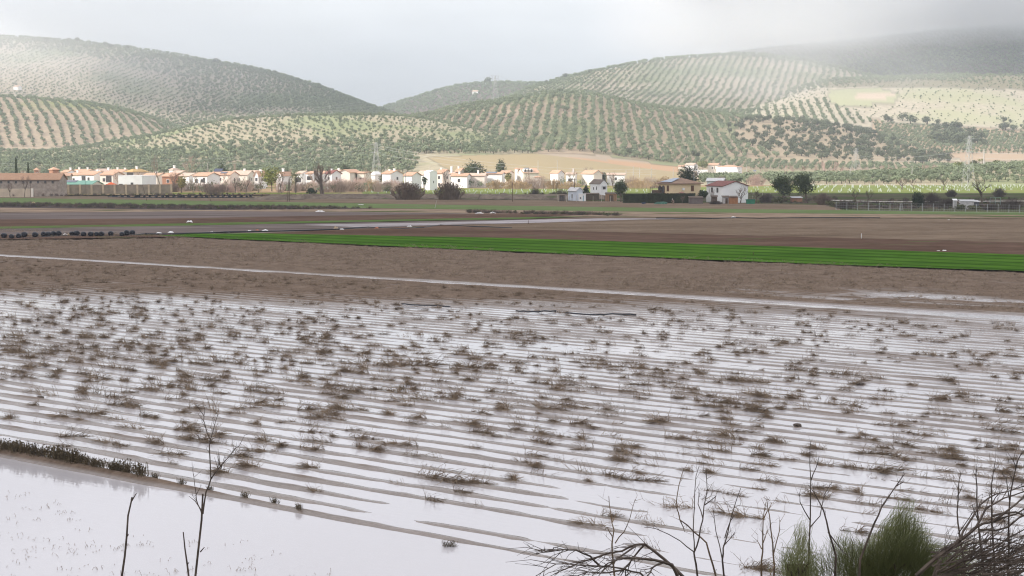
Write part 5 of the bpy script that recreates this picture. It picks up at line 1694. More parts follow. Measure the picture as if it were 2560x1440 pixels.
def bare_meshes(seed, h, spread, pol=False, upr=0.5, tw=0.035, mat=None, depth=4, pollard=0):
    """a leafless tree: tapering trunk with limbs, and a crown of fine twigs"""
    r = random.Random(seed); t1, t2 = MB(), MB()

    def grow(p, d, l, rad, lev):
        q = p
        pts = [p]
        for i in range(3):
            d = (d + Vector((r.uniform(-.22, .22), r.uniform(-.22, .22), r.uniform(-.05, .18)))).normalized()
            q = q + d * l / 3; pts.append(q)
        (t1 if lev < 2 else t2).tube(pts, [rad, rad * .85, rad * .7, rad * .55], 5 if lev < 2 else 3, 0, lev == 0)
        if lev >= depth: return
        for i in range(r.choice((3, 4)) if lev else r.choice((3, 4, 5))):
            a = r.uniform(0, 6.28); f = r.uniform(0.45, 1.0)
            b = pts[1].lerp(pts[3], f) if lev else pts[2].lerp(pts[3], r.uniform(0, 1))
            dd = (d * upr + Vector((math.cos(a) * spread, math.sin(a) * spread, r.uniform(.1, .6)))).normalized()
            grow(b, dd, l * r.uniform(0.5, 0.78), max(tw * .35, rad * 0.5), lev + 1)
    grow(Vector((0, 0, -.3)), Vector((r.uniform(-.08, .08), r.uniform(-.08, .08), 1)), h * .36, h * 0.028 * (2.2 if pollard else 1), 0)
    if pollard:
        for i in range(pollard):
            a = r.uniform(0, 6.28); z0 = h * r.uniform(.22, .42)
            b = Vector((math.cos(a) * h * .08, math.sin(a) * h * .08, z0))
            t2.strip([b, b + Vector((math.cos(a) * h * .12, math.sin(a) * h * .12, h * .1)), b + Vector((math.cos(a) * h * .15, math.sin(a) * h * .15, h * r.uniform(.2, .35)))], tw)
    zm = max(v[2] for v in t2.v)
    return t1, t2, zm


BARE = {}


def bare_proto(key, seed, spread, upr, tw, bark, twm, depth=4, pollard=0):
    t1, t2, zm = bare_meshes(seed, 8, spread, upr=upr, tw=tw, depth=depth, pollard=pollard)
    BARE[key] = (t1.mesh('trunk', bark), t2.mesh('crown', twm), zm, max(abs(v[0]) for v in t2.v) * 2)


bare_proto('pale1', 31, .55, .8, .030, m_palebark, m_pale)
bare_proto('pale2', 32, .70, .6, .030, m_palebark, m_pale)
bare_proto('pink1', 33, .45, 1.0, .030, m_pinkt, m_pinkt)
bare_proto('pink2', 34, .55, .9, .030, m_pinkt, m_pinkt)
bare_proto('brown1', 35, .80, .5, .030, m_bark, m_brownt)
bare_proto('brown2', 36, .65, .6, .032, m_bark, m_brownt)
bare_proto('dark1', 37, .9, .4, .035, m_bark, m_darkt)
bare_proto('dark2', 38, .75, .5, .030, m_bark, m_darkt)
bare_proto('pollard', 39, .45, .8, .05, m_bark, m_brownt, 4, 60)


def bare(key, label, px, Y, wpx, ytop, rz=0.0, yb=None, group=None, name='bare_tree', cat='bare tree'):
    a, c, zm, wm_ = BARE[key]
    b = at(px, Y, yb); h = P(px, ytop, Y).z - b.z; wd = wpx * Y / F
    root = empty(name, b, rz, label, cat, group)
    for nm, me in (('trunk', a), ('crown', c)):
        o = bpy.data.objects.new(nm, me); COL.objects.link(o); o.parent = root
    root.scale = (wd / wm_, wd / wm_, h / zm)
    return root


def bush(name, label, cat, px, Y, wpx, ytop, seed, mat, kind='twig', n=260, yb=None, group=None, w=0.03):
    """reed clumps and leafless shrubs: sheaves of stems; or leafy shrubs"""
    r = random.Random(seed); b = at(px, Y, yb); h = P(px, ytop, Y).z - b.z; wd = wpx * Y / F
    mb = MB()
    if kind == 'leaf':
        crown(mb, r, 0, 0, h * .5, wd / 2, wd / 2 * .8, h * .55, n, 0.22, 0, 7, 0.4)
        mb.tube([(0, 0, -.3), (0, 0, h * .5)], .06, 4)
    else:
        for i in range(n):
            x = r.gauss(0, .34) * wd * .8; y = r.gauss(0, .2) * wd * .6
            x = max(-wd * .46, min(wd * .46, x))
            hh = h * (1 - .5 * abs(2 * x / wd) ** 2) * r.uniform(.55, 1.05)
            tilt = x / wd * (1.0 if kind == 'twig' else .8)
            p = [Vector((x * .7, y, -.15)), Vector((x * .85 + r.uniform(-.1, .1), y, hh * .5)), Vector((x + tilt * hh * .35 + r.uniform(-.25, .25), y + r.uniform(-.2, .2), hh))]
            mb.strip(p, w * r.uniform(.7, 1.3))
            if kind == 'reed':
                for k in range(3):
                    f = r.uniform(.45, 1); q = p[1].lerp(p[2], f)
                    leaf_quad(mb, q, Vector((r.uniform(-1, 1), r.uniform(-1, 1), .3)), .20, r)
            else:
                for k in range(4):
                    f = r.uniform(.2, 1); q = p[1].lerp(p[2], f)
                    mb.strip([q, q + Vector((r.uniform(-.5, .5), r.uniform(-.3, .3), r.uniform(.05, .5)))], w * .7)
    o = mb.build(name, mat)
    o.location = b
    return tag(o, label, cat, group)


spindle('taller slim dark cypress behind the long farm building', 41, 470, 9, 394, 1, m_cyp)
spindle('shorter slim dark cypress behind the long farm building', 71, 475, 9, 406, 2, m_cyp)
leafy('evergreen_tree', 'bright yellow green rounded tree in front of the village', 'tree', 679, 480, 46, 416, 11, m_yg, 1100, .34, .2, 12)
leafy('pine_tree', 'dark green pine rising behind the solar panel house', 'pine', 559, 640, 24, 404, 12, m_pine, 700, .4, .15)
leafy('pine_tree', 'round dark pine behind the large orange gabled house', 'pine', 862, 640, 28, 402, 13, m_pine, 800, .42, .15)
leafy('pine_tree', 'biggest broad dark pine beside the ploughed slope', 'pine', 1186, 600, 52, 394, 14, m_pine, 1800, .42, .1, 16)
leafy('pine_tree', 'upright oval dark pine on the edge of the ploughed slope', 'pine', 1252, 610, 30, 392, 15, m_pine, 1100, .4, .1, 13)
leafy('pine_tree', 'round pine on a short trunk beside the clipped hedge', 'pine', 1553, 350, 36, 444, 16, m_pine, 1600, .22, .3, 14)
leafy('pine_tree', 'spreading dark round pine behind the yellow house', 'pine', 1721, 400, 52, 418, 17, m_dark, 2200, .26, .2, 15)
leafy('pine_tree', 'dense rounded pine with a broad crown right of the red roofed house', 'pine', 1959, 352, 54, 438, 18, m_pine, 2200, .24, .2, 16)
leafy('pine_tree', 'ragged pointed pine next to the dense rounded pine', 'pine', 2016, 345, 64, 433, 19, m_pine, 2200, .24, .28, 16, lean=-.3)
leafy('fir_tree', 'small dark fir beside the small white gabled house', 'tree', 1466, 375, 22, 458, 20, m_dark, 900, .2, .05, 10, shape=cone(0, 2.0))
leafy('evergreen_tree', 'dark green evergreen with hanging foliage between the two near houses', 'tree', 1756, 345, 24, 474, 21, m_dark, 900, .2, .3, 10)
leafy('evergreen_tree', 'bushy yellow green tree behind the end of the block wall', 'tree', 453, 455, 28, 437, 22, leaf_mat('autumn_leaves', (0.32, 0.25, 0.09), (0.17, 0.16, 0.06)), 420, .32, .25)
leafy('evergreen_tree', 'pale green rounded tree between the houses on the rise', 'tree', 1757, 900, 26, 399, 23, leaf_mat('pale_green_leaves', (0.24, 0.25, 0.10), (0.15, 0.17, 0.07)), 500, .5, .15, yb=424)
leafy('evergreen_tree', 'small dark leafy tree beside the cream gabled house', 'tree', 1508, 597, 16, 427, 24, m_dark, 400, .34, .15)
leafy('evergreen_tree', 'small tree in front of the tall white block', 'tree', 1061, 490, 14, 438, 25, m_pine, 260, .28, .35)
leafy('evergreen_tree', 'leafy green tree beside the white pavilion', 'tree', 958, 520, 20, 431, 26, m_scrubl, 500, .32, .15)
leafy('palm_bush', 'yellowish palm bush before the solar roof house', 'palm', 1271, 555, 17, 429, 27, leaf_mat('palm_yellow', (0.30, 0.27, 0.10), (0.18, 0.17, 0.07)), 300, .42, .2)
leafy('evergreen_tree', 'thin green leafed tree with a bent trunk before the village', 'tree', 739, 455, 34, 428, 28, leaf_mat('thin_leaves', (0.25, 0.24, 0.13), (0.17, 0.16, 0.09)), 230, .30, .42)
leafy('evergreen_tree', 'bright green round tree on the olive rise by the lattice pylon', 'tree', 2395, 745, 24, 404, 29, leaf_mat('bright_leaves', (0.23, 0.25, 0.08), (0.14, 0.16, 0.06)), 600, .42, .08, yb=424)
leafy('evergreen_tree', 'green tree half behind the lattice pylon near the palms', 'tree', 2433, 750, 22, 401, 30, m_scrubl, 500, .42, .1, yb=419)
leafy('evergreen_tree', 'low rounded green tree on the olive rise beyond the palms', 'tree', 2492, 750, 24, 402, 31, leaf_mat('mid_leaves', (0.21, 0.23, 0.08), (0.13, 0.15, 0.06)), 500, .42, .05, yb=416)
leafy('holm_oak', 'large dark oak standing alone at the foot of the middle hill', 'oak tree', 1573, 985, 44, 369, 32, m_oak, 900, .5, .05, yb=386)
leafy('holm_oak', 'smaller dark oak at the foot of the middle hill', 'oak tree', 1741, 990, 26, 380, 33, m_oak, 500, .5, .05, yb=392)
leafy('holm_oak', 'lone bushy oak standing out on the skyline of the high hill', 'oak tree', 193, 1995, 12, 93, 34, m_oak, 300, 1.0, .1, yb=104)
leafy('holm_oak', 'broad dark oak clump on the far wooded ridge top', 'oak tree', 1219, 2590, 20, 193, 35, m_oak, 300, 1.6, .02, yb=207)
leafy('evergreen_tree', 'small dark leafy shrub tree left of the dark pollard', 'tree', 779, 428, 24, 470, 36, m_dark, 700, .22, .02)
leafy('evergreen_tree', 'dark evergreen with twin tips beside the wire fence', 'tree', 2297, 305, 28, 476, 37, m_dark, 1100, .2, .02, 12)


def palm(label, px, Y, ytop, yb, seed):
    r = random.Random(seed); b = at(px, Y, yb); h = P(px, ytop, Y).z - b.z
    root = empty('palm_tree', b, 0, label, 'palm')
    q = MB(); q.tube([(0, 0, -.3), (.05, 0, h * .8)], [.16, .13], 6); q.build('trunk', m_bark, root)
    q = MB()
    for i in range(26):
        a = r.uniform(0, 6.28); e = r.uniform(-.4, 1.2); l = h * .28
        d = Vector((math.cos(a) * math.cos(e), math.sin(a) * math.cos(e), math.sin(e)))
        s0 = Vector((.05, 0, h * .8))
        q.strip([s0, s0 + d * l * .6 + Vector((0, 0, .1)), s0 + d * l - Vector((0, 0, l * .25))], .09)
    q.build('crown', m_yg, root)


palm('taller palm beside the concrete pole on the olive rise', 2447, 748, 397, 418, 1)
palm('second palm with a slightly lower head, close by the taller palm', 2455, 750, 396.5, 417, 2)
palm('small palm standing apart on the olive rise', 2473, 748, 405, 417, 3)

bare('pale1', 'tall pale bare tree standing over the end of the block wall', 401, 452, 44, 384, .3)
bare('pale2', 'tall pinkish bare tree between the white tower house and its neighbours', 476, 600, 46, 387, 1.1)
bare('pale2', 'pale bushy bare tree in front of the white terrace', 484, 452, 30, 437, 2.2)
bare('brown1', 'dark slim bare tree beside the pale bushy one', 497, 450, 16, 447, .4)
bare('pale1', 'pale many stemmed bare tree behind the solar panel house', 588, 640, 40, 398, 2.0)
bare('brown2', 'pollarded bare tree with knobbly limbs before the pink house', 588, 452, 26, 440, 1.3)
bare('brown1', 'forked dark bare tree before the long pinkish roofed house', 614, 450, 34, 438, .1)
bare('pale1', 'thin pinkish bare tree beside the yellow green tree', 645, 452, 30, 440, 2.9)
bare('brown2', 'bare tree with reddish bark close by the yellow green tree', 703, 448, 26, 426, 1.9)
bare('pale2', 'slimmer pale stemmed bare tree at the edge of the yellow green tree', 697, 446, 16, 440, .7)
bare('pollard', 'thick dark pollarded tree with a bristling trunk', 806, 430, 46, 404, .2)
bare('brown1', 'leafless tree before the long farm building wall', 60, 408, 34, 437, .5)
bare('brown2', 'small leafless tree by the first farm building windows', 24, 408, 22, 452, 1.7)
bare('pale1', 'wide pinkish bare crown behind the farm building roof', 100, 520, 34, 411, 2.1)
bare('pale2', 'bare treetop above the farm building between the two cypresses', 55, 530, 30, 424, .9)
bare('brown1', 'bare tree by the cream gabled house on the plain', 1475, 620, 32, 415, 2.6)
bare('pale1', 'bare tree before the orange roofed house on the rise', 1788, 880, 20, 412, 1.4, yb=431)
bare('dark1', 'forked leafless tree behind the wire fence, nearer the pines', 2140, 318, 30, 466, .5)
bare('dark2', 'wide forked leafless tree behind the wire fence, away from the pines', 2170, 316, 36, 470, 2.1)
bare('dark1', 'tall dark bushy bare tree beside the tarpaulin shack', 2458, 322, 68, 438, 1.2)
bare('dark2', 'umbrella shaped almond tree in the white tube field', 2359, 505, 34, 441, .3)
bare('brown2', 'wide flat topped almond tree at the near edge of the olive rise', 2257, 510, 44, 443, 1.0)
bare('brown1', 'smaller almond tree beside the wide flat topped one', 2285, 515, 30, 447, 2.4)
bare('brown2', 'bare fruit tree against the white wall of the red roofed house', 1853, 336, 40, 463, .8)
bare('brown1', 'thin bare tree before the windows of the red roofed house', 1783, 334, 30, 468, 1.9)
bare('dark1', 'low spreading bare tree beyond the green skip', 1893, 338, 40, 470, 2.8)
bare('brown2', 'small pale bare sapling in front of the clipped hedge', 1706, 334, 18, 487, .4)
bare('dark1', 'low dark leafless bush with spread limbs on the dry bank', 425, 295, 40, 508, 1.0)
for i, (px_, w_, yt) in enumerate([(1962, 26, 412), (1984, 30, 408), (2008, 32, 414), (2034, 24, 410), (2044, 20, 424), (2066, 34, 396), (2082, 30, 404), (2098, 26, 414), (2214, 26, 414), (2240, 28, 424), (2302, 28, 413), (2328, 30, 410), (2344, 26, 417), (2286, 20, 424), (1900, 26, 424), (1866, 24, 426)]):
    bare('pink1' if i % 2 else 'pink2', 'pinkish leafless poplar in the thicket below the oak slope', px_, 690 + (i * 37) % 60, w_ * 1.25, yt - 2, i * 1.7, group='bare poplars below the oak slope')
# shrubs and reeds
for i, (px_, w_, yt) in enumerate([(300, 30, 424), (345, 28, 428), (436, 26, 424), (510, 24, 420), (565, 26, 430), (660, 28, 424), (735, 22, 418), (785, 26, 420), (835, 26, 422), (905, 30, 418), (1000, 24, 420), (1110, 22, 422), (1330, 26, 424), (1430, 22, 420), (1535, 26, 426)]):
    bare(('pale1', 'pale2', 'brown2')[i % 3], 'thin leafless street tree standing among the village houses', px_, 500 + (i * 29) % 50, w_ * 1.3, yt, i * 1.1, group='leafless trees among the village houses')
bush('reed_clump', 'bulging brown reed clump on ditch bank nearer the dark pollard', 'reeds', 1020, 371, 84, 455, 41, m_reedd, 'reed', 520, w=.045)
bush('reed_clump', 'lopsided brown reed clump on the ditch bank nearer the brick pump hut', 'reeds', 1124, 371, 74, 455, 42, m_reedd, 'reed', 460, w=.045)
bush('bare_shrub', 'dark twiggy shrub by the concrete ditch', 'shrub', 1339, 385, 30, 470, 43, m_darkt, 'twig', 160)
bush('bare_shrub', 'low grey twiggy shrub near the picket fence', 'shrub', 1402, 390, 46, 473, 44, m_darkt, 'twig', 170)
bush('bare_shrub', 'wide brown twiggy thicket before the white terrace', 'shrub', 536, 440, 54, 466, 45, m_brownt, 'twig', 240)
for i, (px_, w_, yt, mt, yy) in enumerate([(850, 62, 444, m_pinkt, 500), (898, 60, 443, m_pinkt, 495), (930, 46, 446, m_reed, 480), (978, 50, 448, m_pinkt, 500), (868, 44, 450, m_pale, 480), (912, 40, 441, m_pale, 505)]):
    bush('bare_shrub', 'pinkish brown leafless thicket below the orange gabled house', 'shrub', px_, yy, w_, yt, 50 + i, mt, 'twig', 220, group='thickets below the village', w=.04)
for i, (px_, w_, yt, mt, yy) in enumerate([(1240, 50, 449, m_reed, 520), (1280, 56, 447, m_reed, 525), (1322, 50, 441, m_pale, 530), (1352, 54, 438, m_pale, 530), (1385, 44, 448, m_reed, 525), (1300, 60, 452, m_reed, 515), (1425, 56, 453, m_reed, 520), (1600, 70, 446, m_reed, 530), (1625, 56, 441, m_pale, 540), (1580, 50, 440, m_pale, 550), (1660, 50, 440, m_reed, 540), (1890, 50, 434, m_pinkt, 600), (1800, 44, 440, m_brownt, 560)]):
    bush('dry_reed_bush', 'tan dry reed and scrub thicket behind the small white gabled house', 'reeds', px_, yy, w_, yt, 70 + i, mt, 'reed' if mt is m_reed else 'twig', 240, group='tan reed thickets along the stream', w=.045)
for i, (px_, w_, yt) in enumerate([(1150, 30, 444), (1175, 34, 447), (1200, 30, 449), (1225, 30, 448), (1405, 32, 439), (1450, 36, 448), (1480, 34, 449), (1515, 36, 451), (1545, 30, 450)]):
    bush('green_bush', 'grey green olive bush in the low row below the houses', 'bush', px_, 545, w_, yt, 90 + i, m_olive, 'leaf', 260, group='grey green bushes below the houses')
for i, (px_, yt, w_, yy, mt, lb) in enumerate([(2060, 482, 36, 325, m_brownt, 'brown twiggy bush beside the ragged pointed pine'), (1945, 492, 34, 340, m_scrubl, 'green and brown low bush under the dense rounded pine'),
                                        (2080, 500, 40, 318, m_scrubl, 'low green bush near the start of the wire fence'), (2112, 506, 50, 300, m_darkt, 'grey dead bush inside the start of the wire fence'),
                                        (2330, 480, 46, 312, m_darkt, 'grey leafless bush beside the twin tipped evergreen'), (2372, 496, 40, 306, m_darkt, 'low grey bush between the evergreen and the tarpaulin shack'),
                                        (2405, 508, 40, 292, m_scrubl, 'dark green bush in front of the tarpaulin shack'), (2440, 510, 44, 294, m_scrubl, 'olive toned bush beside the tarpaulin shack'),
                                        (2480, 512, 40, 292, m_darkt, 'brown bush under the green frame'), (2530, 500, 60, 296, m_darkt, 'brown tangled scrub beyond the green frame'),
                                        (2380, 474, 26, 400, m_darkt, 'dark bush on the shaded terrace edge'), (2500, 470, 34, 400, m_darkt, 'dark bush on the terrace behind the green frame'), (1920, 485, 40, 345, m_darkt, 'dark scrub behind the green skip'),
                                        (1790, 505, 30, 330, m_darkt, 'black heap of brush before the red roofed house')]):
    bush('garden_bush', lb, 'bush', px_, yy, w_, yt, 120 + i, mt, 'leaf' if mt is m_scrubl else 'twig', 240)
gr = random.Random(77)
for i in range(72):
    px_ = 434 + i * 8.2 + gr.uniform(-5, 5)
    if 655 < px_ < 700: continue
    k = i % 5
    bush('garden_shrub', 'low brown and green shrub in the untidy gardens before the village', 'shrub', px_, 470 + gr.uniform(-10, 18), gr.uniform(22, 46), gr.uniform(448, 458), 200 + i, (m_brownt, m_scrubl, m_pale, m_pinkt, m_olive)[k], 'leaf' if k in (1, 4) else 'twig', 110 if k not in (1, 4) else 150, group='shrubs in the gardens before the village', w=.04)
# rough vegetation of the shaded bank and the ditch, too small and mixed to count
st = np.random.RandomState(5)
pp, ii = [], []
def strew(poly, n, Yjit=0):
    xs_ = [a for a, b in poly]; ys_ = [b for a, b in poly]
    c = st.uniform([min(xs_), min(ys_)], [max(xs_), max(ys_)], (n * 3, 2))
    c = c[inpoly(c[:, 0], c[:, 1], poly)][:n]
    for a, b in c: pp.append(G(a, b, 0.05)[:])
strew([(2090, 520), (2560, 524), (2560, 496), (2300, 498), (2100, 506)], 420)
strew([(1900, 508), (2090, 512), (2090, 492), (1900, 494)], 120)
strew([(0, 509), (640, 517.5), (950, 521.5), (640, 526), (0, 518)], 700)
strew([(1170, 530), (1560, 538), (1540, 541), (1170, 534)], 160)
strew([(650, 492), (1250, 494), (1250, 488), (650, 488)], 220)
strew([(1300, 490), (1560, 492), (1560, 484), (1300, 485)], 90)
strew([(0, 490), (640, 490), (640, 486), (0, 488)], 110)
tuft = []
for k, mt in enumerate((m_darkt, m_scrubl, m_brownt)):
    mb = MB(); r = random.Random(900 + k)
    if k == 1: crown(mb, r, 0, 0, .25, .6, .5, .35, 60, .14, 0, 5)
    else:
        for i in range(50):
            b = Vector((r.gauss(0, .25), r.gauss(0, .2), -.05)); d = Vector((r.uniform(-.5, .5), r.uniform(-.4, .4), r.uniform(.2, .9)))
            mb.strip([b, b + d * .5, b + d * .9 + Vector((r.uniform(-.2, .2), 0, -.05))], .02)
    o = mb.build('scrub_tuft', mt); o.location = Vector(pp[k * 60]); tag(o, ['dark', 'green', 'brown'][k] + ' low scrub tuft in the rough bank vegetation', 'scrub tuft', 'rough scrub on the banks')
    tuft.append(o)
pp = np.array(pp); n = len(pp)
rot = np.zeros((n, 3)); rot[:, 2] = st.rand(n) * 6.28
scatter('bank_vegetation', pp, rot, np.repeat(st.uniform(.6, 1.25, (n, 1)), 3, 1), st.choice(3, n, p=[.5, .22, .28]), tuft)

# clipped hedge in two blocks
for lb, x0, x1, yt, yy in (('lower clipped dark hedge block beside the round pine', 1557, 1622, 484, 341), ('longer clipped dark hedge in front of the yellow house', 1620, 1738, 483, 339)):
    a, b = P(x0, yt, yy), P(x1, yt, yy)
    mb = MB(); r = random.Random(x0); L = b.x - a.x
    mb.box(.15, L - .15, -.55, .55, -.2, a.z - .15)
    for i in range(int(L * 330)):
        f = r.random()
        x = r.uniform(0, L)
        if f < .6: p, n_ = Vector((x, -.62 + r.uniform(-.08, .08), r.uniform(0, a.z))), Vector((0, -1, .3))
        elif f < .9: p, n_ = Vector((x, r.uniform(-.6, .6), a.z - .1 + r.uniform(-.08, .1))), Vector((0, 0, 1))
        else: p, n_ = Vector((r.choice((0.05, L - .05)) + r.uniform(-.08, .08), r.uniform(-.6, .6), r.uniform(0, a.z))), Vector((1, 0, .2))
        leaf_quad(mb, p, n_ + Vector((r.uniform(-.7, .7), r.uniform(-.7, .7), r.uniform(-.5, .5))), .10, r)
    o = mb.build('hedge', m_hedge); o.location = (a.x, yy, 0); tag(o, lb, 'hedge')

# ------------------------------------------------------------------ poles, pylons, wires
def pole(label, px, Y, ytop, mat, yb=None, rr=0.13, lean=0.0, name='utility_pole', cat='pole', arm=0):
    b = at(px, Y, yb); h = P(px, ytop, Y).z - b.z
    root = empty(name, b, 0, label, cat)
    q = MB(); q.tube([(0, 0, -.5), (lean * h, 0, h)], [rr, rr * .7], 6); q.build('shaft', mat, root)
    if arm:
        q = MB(); q.box(-arm / 2 + lean * h, arm / 2 + lean * h, -.05, .05, h * .93, h * .93 + .1); q.build('crossarm', mat, root)
    return root


m_rust = plain('rusty_steel', (0.13, 0.075, 0.05), (0.08, 0.05, 0.04), 4)
pole('wooden pole with a short crossarm beside the picket fence', 1436, 362, 446, WOODD, rr=.13, arm=1.1)
pole('thin dark steel pole by the brick pump hut', 1281, 352, 456, m_rust, rr=.10)
pole('thin dark pole before the farm building wall', 75, 400, 448, m_rust, rr=.07, arm=1.2)
pole('short dark rod against the block wall', 214, 420, 453, m_rust, rr=.06)
pole('leaning thin pole before the end panels of the block wall', 367, 360, 462, m_rust, rr=.06, lean=-.28)
pole('leaning thin pole past the end of the block wall', 529, 350, 462, m_rust, rr=.07, lean=-.40)
root = pole('double dark timber pole in the field before the village', 722, 352, 444, WOODD, rr=.11, lean=.02)
q = MB(); q.tube([(-.55, 0, -.4), (.1, 0, P(722, 443, 352).z)], [.11, .08], 6); q.build('shaft', WOODD, root)
pole('slim pale blue pole in front of the spreading dark pine', 1735, 385, 425, METALG, rr=.10)
for px_, Y_, yt, yb_, lb in [(520, 600, 408, None, 'pale concrete pole above the white terrace roofs'), (767, 600, 415, None, 'pale pole with antennas above the stacked balcony house'), (963, 560, 415, None, 'tan pole behind the shaded gable house'),
                         (1013, 510, 422, None, 'tan pole beside the low house with brick chimney'), (1075, 600, 415, None, 'thin pole above the tall plain white block'), (1223, 620, 423, None, 'small pole beside the oval pine'),
                         (1345, 660, 401, None, 'pale concrete pole behind the arched dormer villa'), (1393, 700, 400, None, 'tall pale pole behind the red roofed gable house'), (1565, 640, 425, 444, 'concrete pole at the end of the low two block house'),
                         (1583, 700, 415, 437, 'concrete pole on the edge of the ploughed slope, tallest of the row there'), (1599, 690, 419, 441, 'concrete pole midway in the row under the ploughed slope'), (1628, 680, 419, 442, 'concrete pole by the stream reeds under the ploughed slope'),
                         (1683, 700, 419, 439, 'concrete pole left of the spreading dark pine'), (1773, 800, 414, 437, 'concrete pole before the cream house on the rise'), (1817, 860, 392, 440, 'faint tall steel pole behind the large white house on the rise'),
                         (2125, 640, 417, 440, 'white concrete post among the bare poplars'), (2280, 640, 416, 434, 'yellowish concrete post beside the orange scrub'), (2459, 720, 373, 418, 'thick tall concrete pole beside the palms on the olive rise'), (1866, 860, 412, 436, 'reddish pole beyond the large white house on the rise')]:
    pole(lb, px_, Y_, yt, CONC, yb_, rr=.17 if px_ != 2459 else .34, name='concrete_pole')


def pylon(label, px, Y, ytop, yb, base=2.6, head='cross'):
    b = P(px, yb, Y); h = P(px, ytop, Y).z - b.z
    root = empty('lattice_pylon', b, R(20), label, 'pylon')
    mat = METALG; w_ = max(.05, Y * .000075)
    def wid(z): return base * (1 - z / h) ** 1.1 * .5 + .28
    q = MB()
    lv = [h * (1 - (1 - i / 9) ** 1.15) for i in range(10)]
    lv[-1] = h * .97
    for sx in (-1, 1):
        for sy in (-1, 1):
            q.tube([(sx * wid(z), sy * wid(z), z - (.6 if z == 0 else 0)) for z in lv], w_, 4)
    q.build('leg_frame', mat, root)
    q = MB()
    for i in range(9):
        z0, z1 = lv[i], lv[i + 1]; a, c = wid(z0), wid(z1)
        for s in (-1, 1):
            q.tube([(-a, s * a, z0), (c, s * c, z1)], w_ * .6, 3); q.tube([(a, s * a, z0), (-c, s * c, z1)], w_ * .6, 3)
            q.tube([(s * a, -a, z0), (s * c, c, z1)], w_ * .6, 3); q.tube([(s * a, a, z0), (s * c, -c, z1)], w_ * .6, 3)
    q.build('bracing', mat, root)
    q = MB()
    if head == 'cross':
        for f in (.74, .83, .92):
            z = h * f
            q.tube([(-2.0, 0, z), (0, 0, z + .5), (2.0, 0, z)], w_ * .8, 3); q.tube([(-2.0, 0, z), (2.0, 0, z)], w_ * .8, 3)
    else:                                                   # cat head
        z0, z1 = h * .72, h * .98
        for s in (-1, 1):
            q.tube([(s * .4, 0, h * .68), (s * 3.4, 0, h * .80), (s * 3.2, 0, z1)], w_, 4); q.tube([(s * 1.6, 0, h * .74), (s * 3.2, 0, z1)], w_ * .8, 3)
        q.tube([(-4.2, 0, z1), (4.2, 0, z1)], w_, 4); q.tube([(-3.2, 0, h * .86), (3.2, 0, h * .86)], w_ * .7, 3)
    q.build('crossarm', mat, root)
    return root, b, h


p1, b1, h1 = pylon('tall lattice pylon standing in the white tube field', 2420, 490, 335, 477, 2.9)
p2, b2, h2 = pylon('lattice pylon rising out of the village below the grove hill', 941, 565, 352, 463, 3.6)
zz = float(HILLS['middle'].z([P(1238, 240, 1345).x], [1345])[0])
p3, b3, h3 = pylon('lattice pylon with a forked head on the ridge of the middle hill', 1238, 1345, 188, 249, 5.0, 'cat')
p4, b4, h4 = pylon('faint distant lattice pylon below the oak slope', 2139, 820, 368, 432, 4.0)


def wires(label, spans, rad, sag):
    """one line of conductors hung between its supports"""
    q = MB()
    for a, b in spans:
        n = 14
        q.tube([a.lerp(b, i / n) - Vector((0, 0, sag * 4 * (i / n) * (1 - i / n))) for i in range(n + 1)], rad, 3, 0, False)
    o = q.build('power_cable', METALG)
    return tag(o, label, 'power cable')


a3 = [b3 + Vector((dx, 0, h3 * f)) for dx, f in ((-4.2, .98), (4.2, .98), (0, .84))]
wires('pale cables sloping down from the ridge pylon over the near grove hill', [(a, P(640 + i * 50, 283 + 4 * i, 1290) + Vector((0, 0, 1 + i))) for i, a in enumerate(a3)], .06, 6)
wires('pale cables running from the ridge pylon behind the middle hill', [(a, P(1470 + 20 * i, 262 + 5 * i, 1420)) for i, a in enumerate(a3)], .06, 4)
wires('cables strung from the village pylon past the dark pines', [(b2 + Vector((s * 1.8, 0, h2 * f)), P(1640, y_, 520)) for s, f, y_ in ((-1, .92, 424), (1, .83, 430), (-1, .74, 436))], .028, 3)
wires('cables reaching from the village pylon over the village roofs', [(b2 + Vector((s * 1.8, 0, h2 * f)), P(-40, y_, 640)) for s, f, y_ in ((-1, .92, 408), (1, .83, 412), (-1, .74, 416))], .028, 3)
wires('cables crossing from the tube field pylon to the distant pylon', [(b1 + Vector((s * 1.8, 0, h1 * f)), b4 + Vector((s * 1.8, 0, h4 * f))) for s, f in ((-1, .70), (1, .60))], .03, 2)
wires('cables leaving the tube field pylon beyond the palms', [(b1 + Vector((s * 1.8, 0, h1 * f)), P(2640, y_, 470)) for s, f, y_ in ((-1, .70, 376), (1, .60, 390))], .03, 1)

# ------------------------------------------------------------------ field clutter
def coil_meshes(seed):
    r = random.Random(seed); q = MB()
    # a fat coil of black pipe lying on its side: ring section swept round, with a dark open middle
    R0, w_ = .40, .30
    prof = [(-w_ * 1.1, R0 * .40), (-w_ * .95, R0 * .80), (-w_ * .45, R0), (w_ * .45, R0 * 1.02), (w_ * .95, R0 * .82), (w_ * 1.1, R0 * .40), (w_ * .9, R0 * .10), (-w_ * .9, R0 * .10)]
    n = 22; vs = []
    for i in range(n):
        t = 2 * math.pi * i / n
        for a, b in prof:
            b *= 1 + .05 * math.sin(3 * t + seed) * r.uniform(.5, 1)
            vs.append((b * math.cos(t), a, R0 * .97 + b * math.sin(t) * (.92 if math.sin(t) < 0 else 1)))
    m = len(prof)
    fs = [(i * m + k, i * m + (k + 1) % m, ((i + 1) % n) * m + (k + 1) % m, ((i + 1) % n) * m + k) for i in range(n) for k in range(m)]
    q.add(vs, fs)
    return q.mesh('pipe_coil', [m_coil])


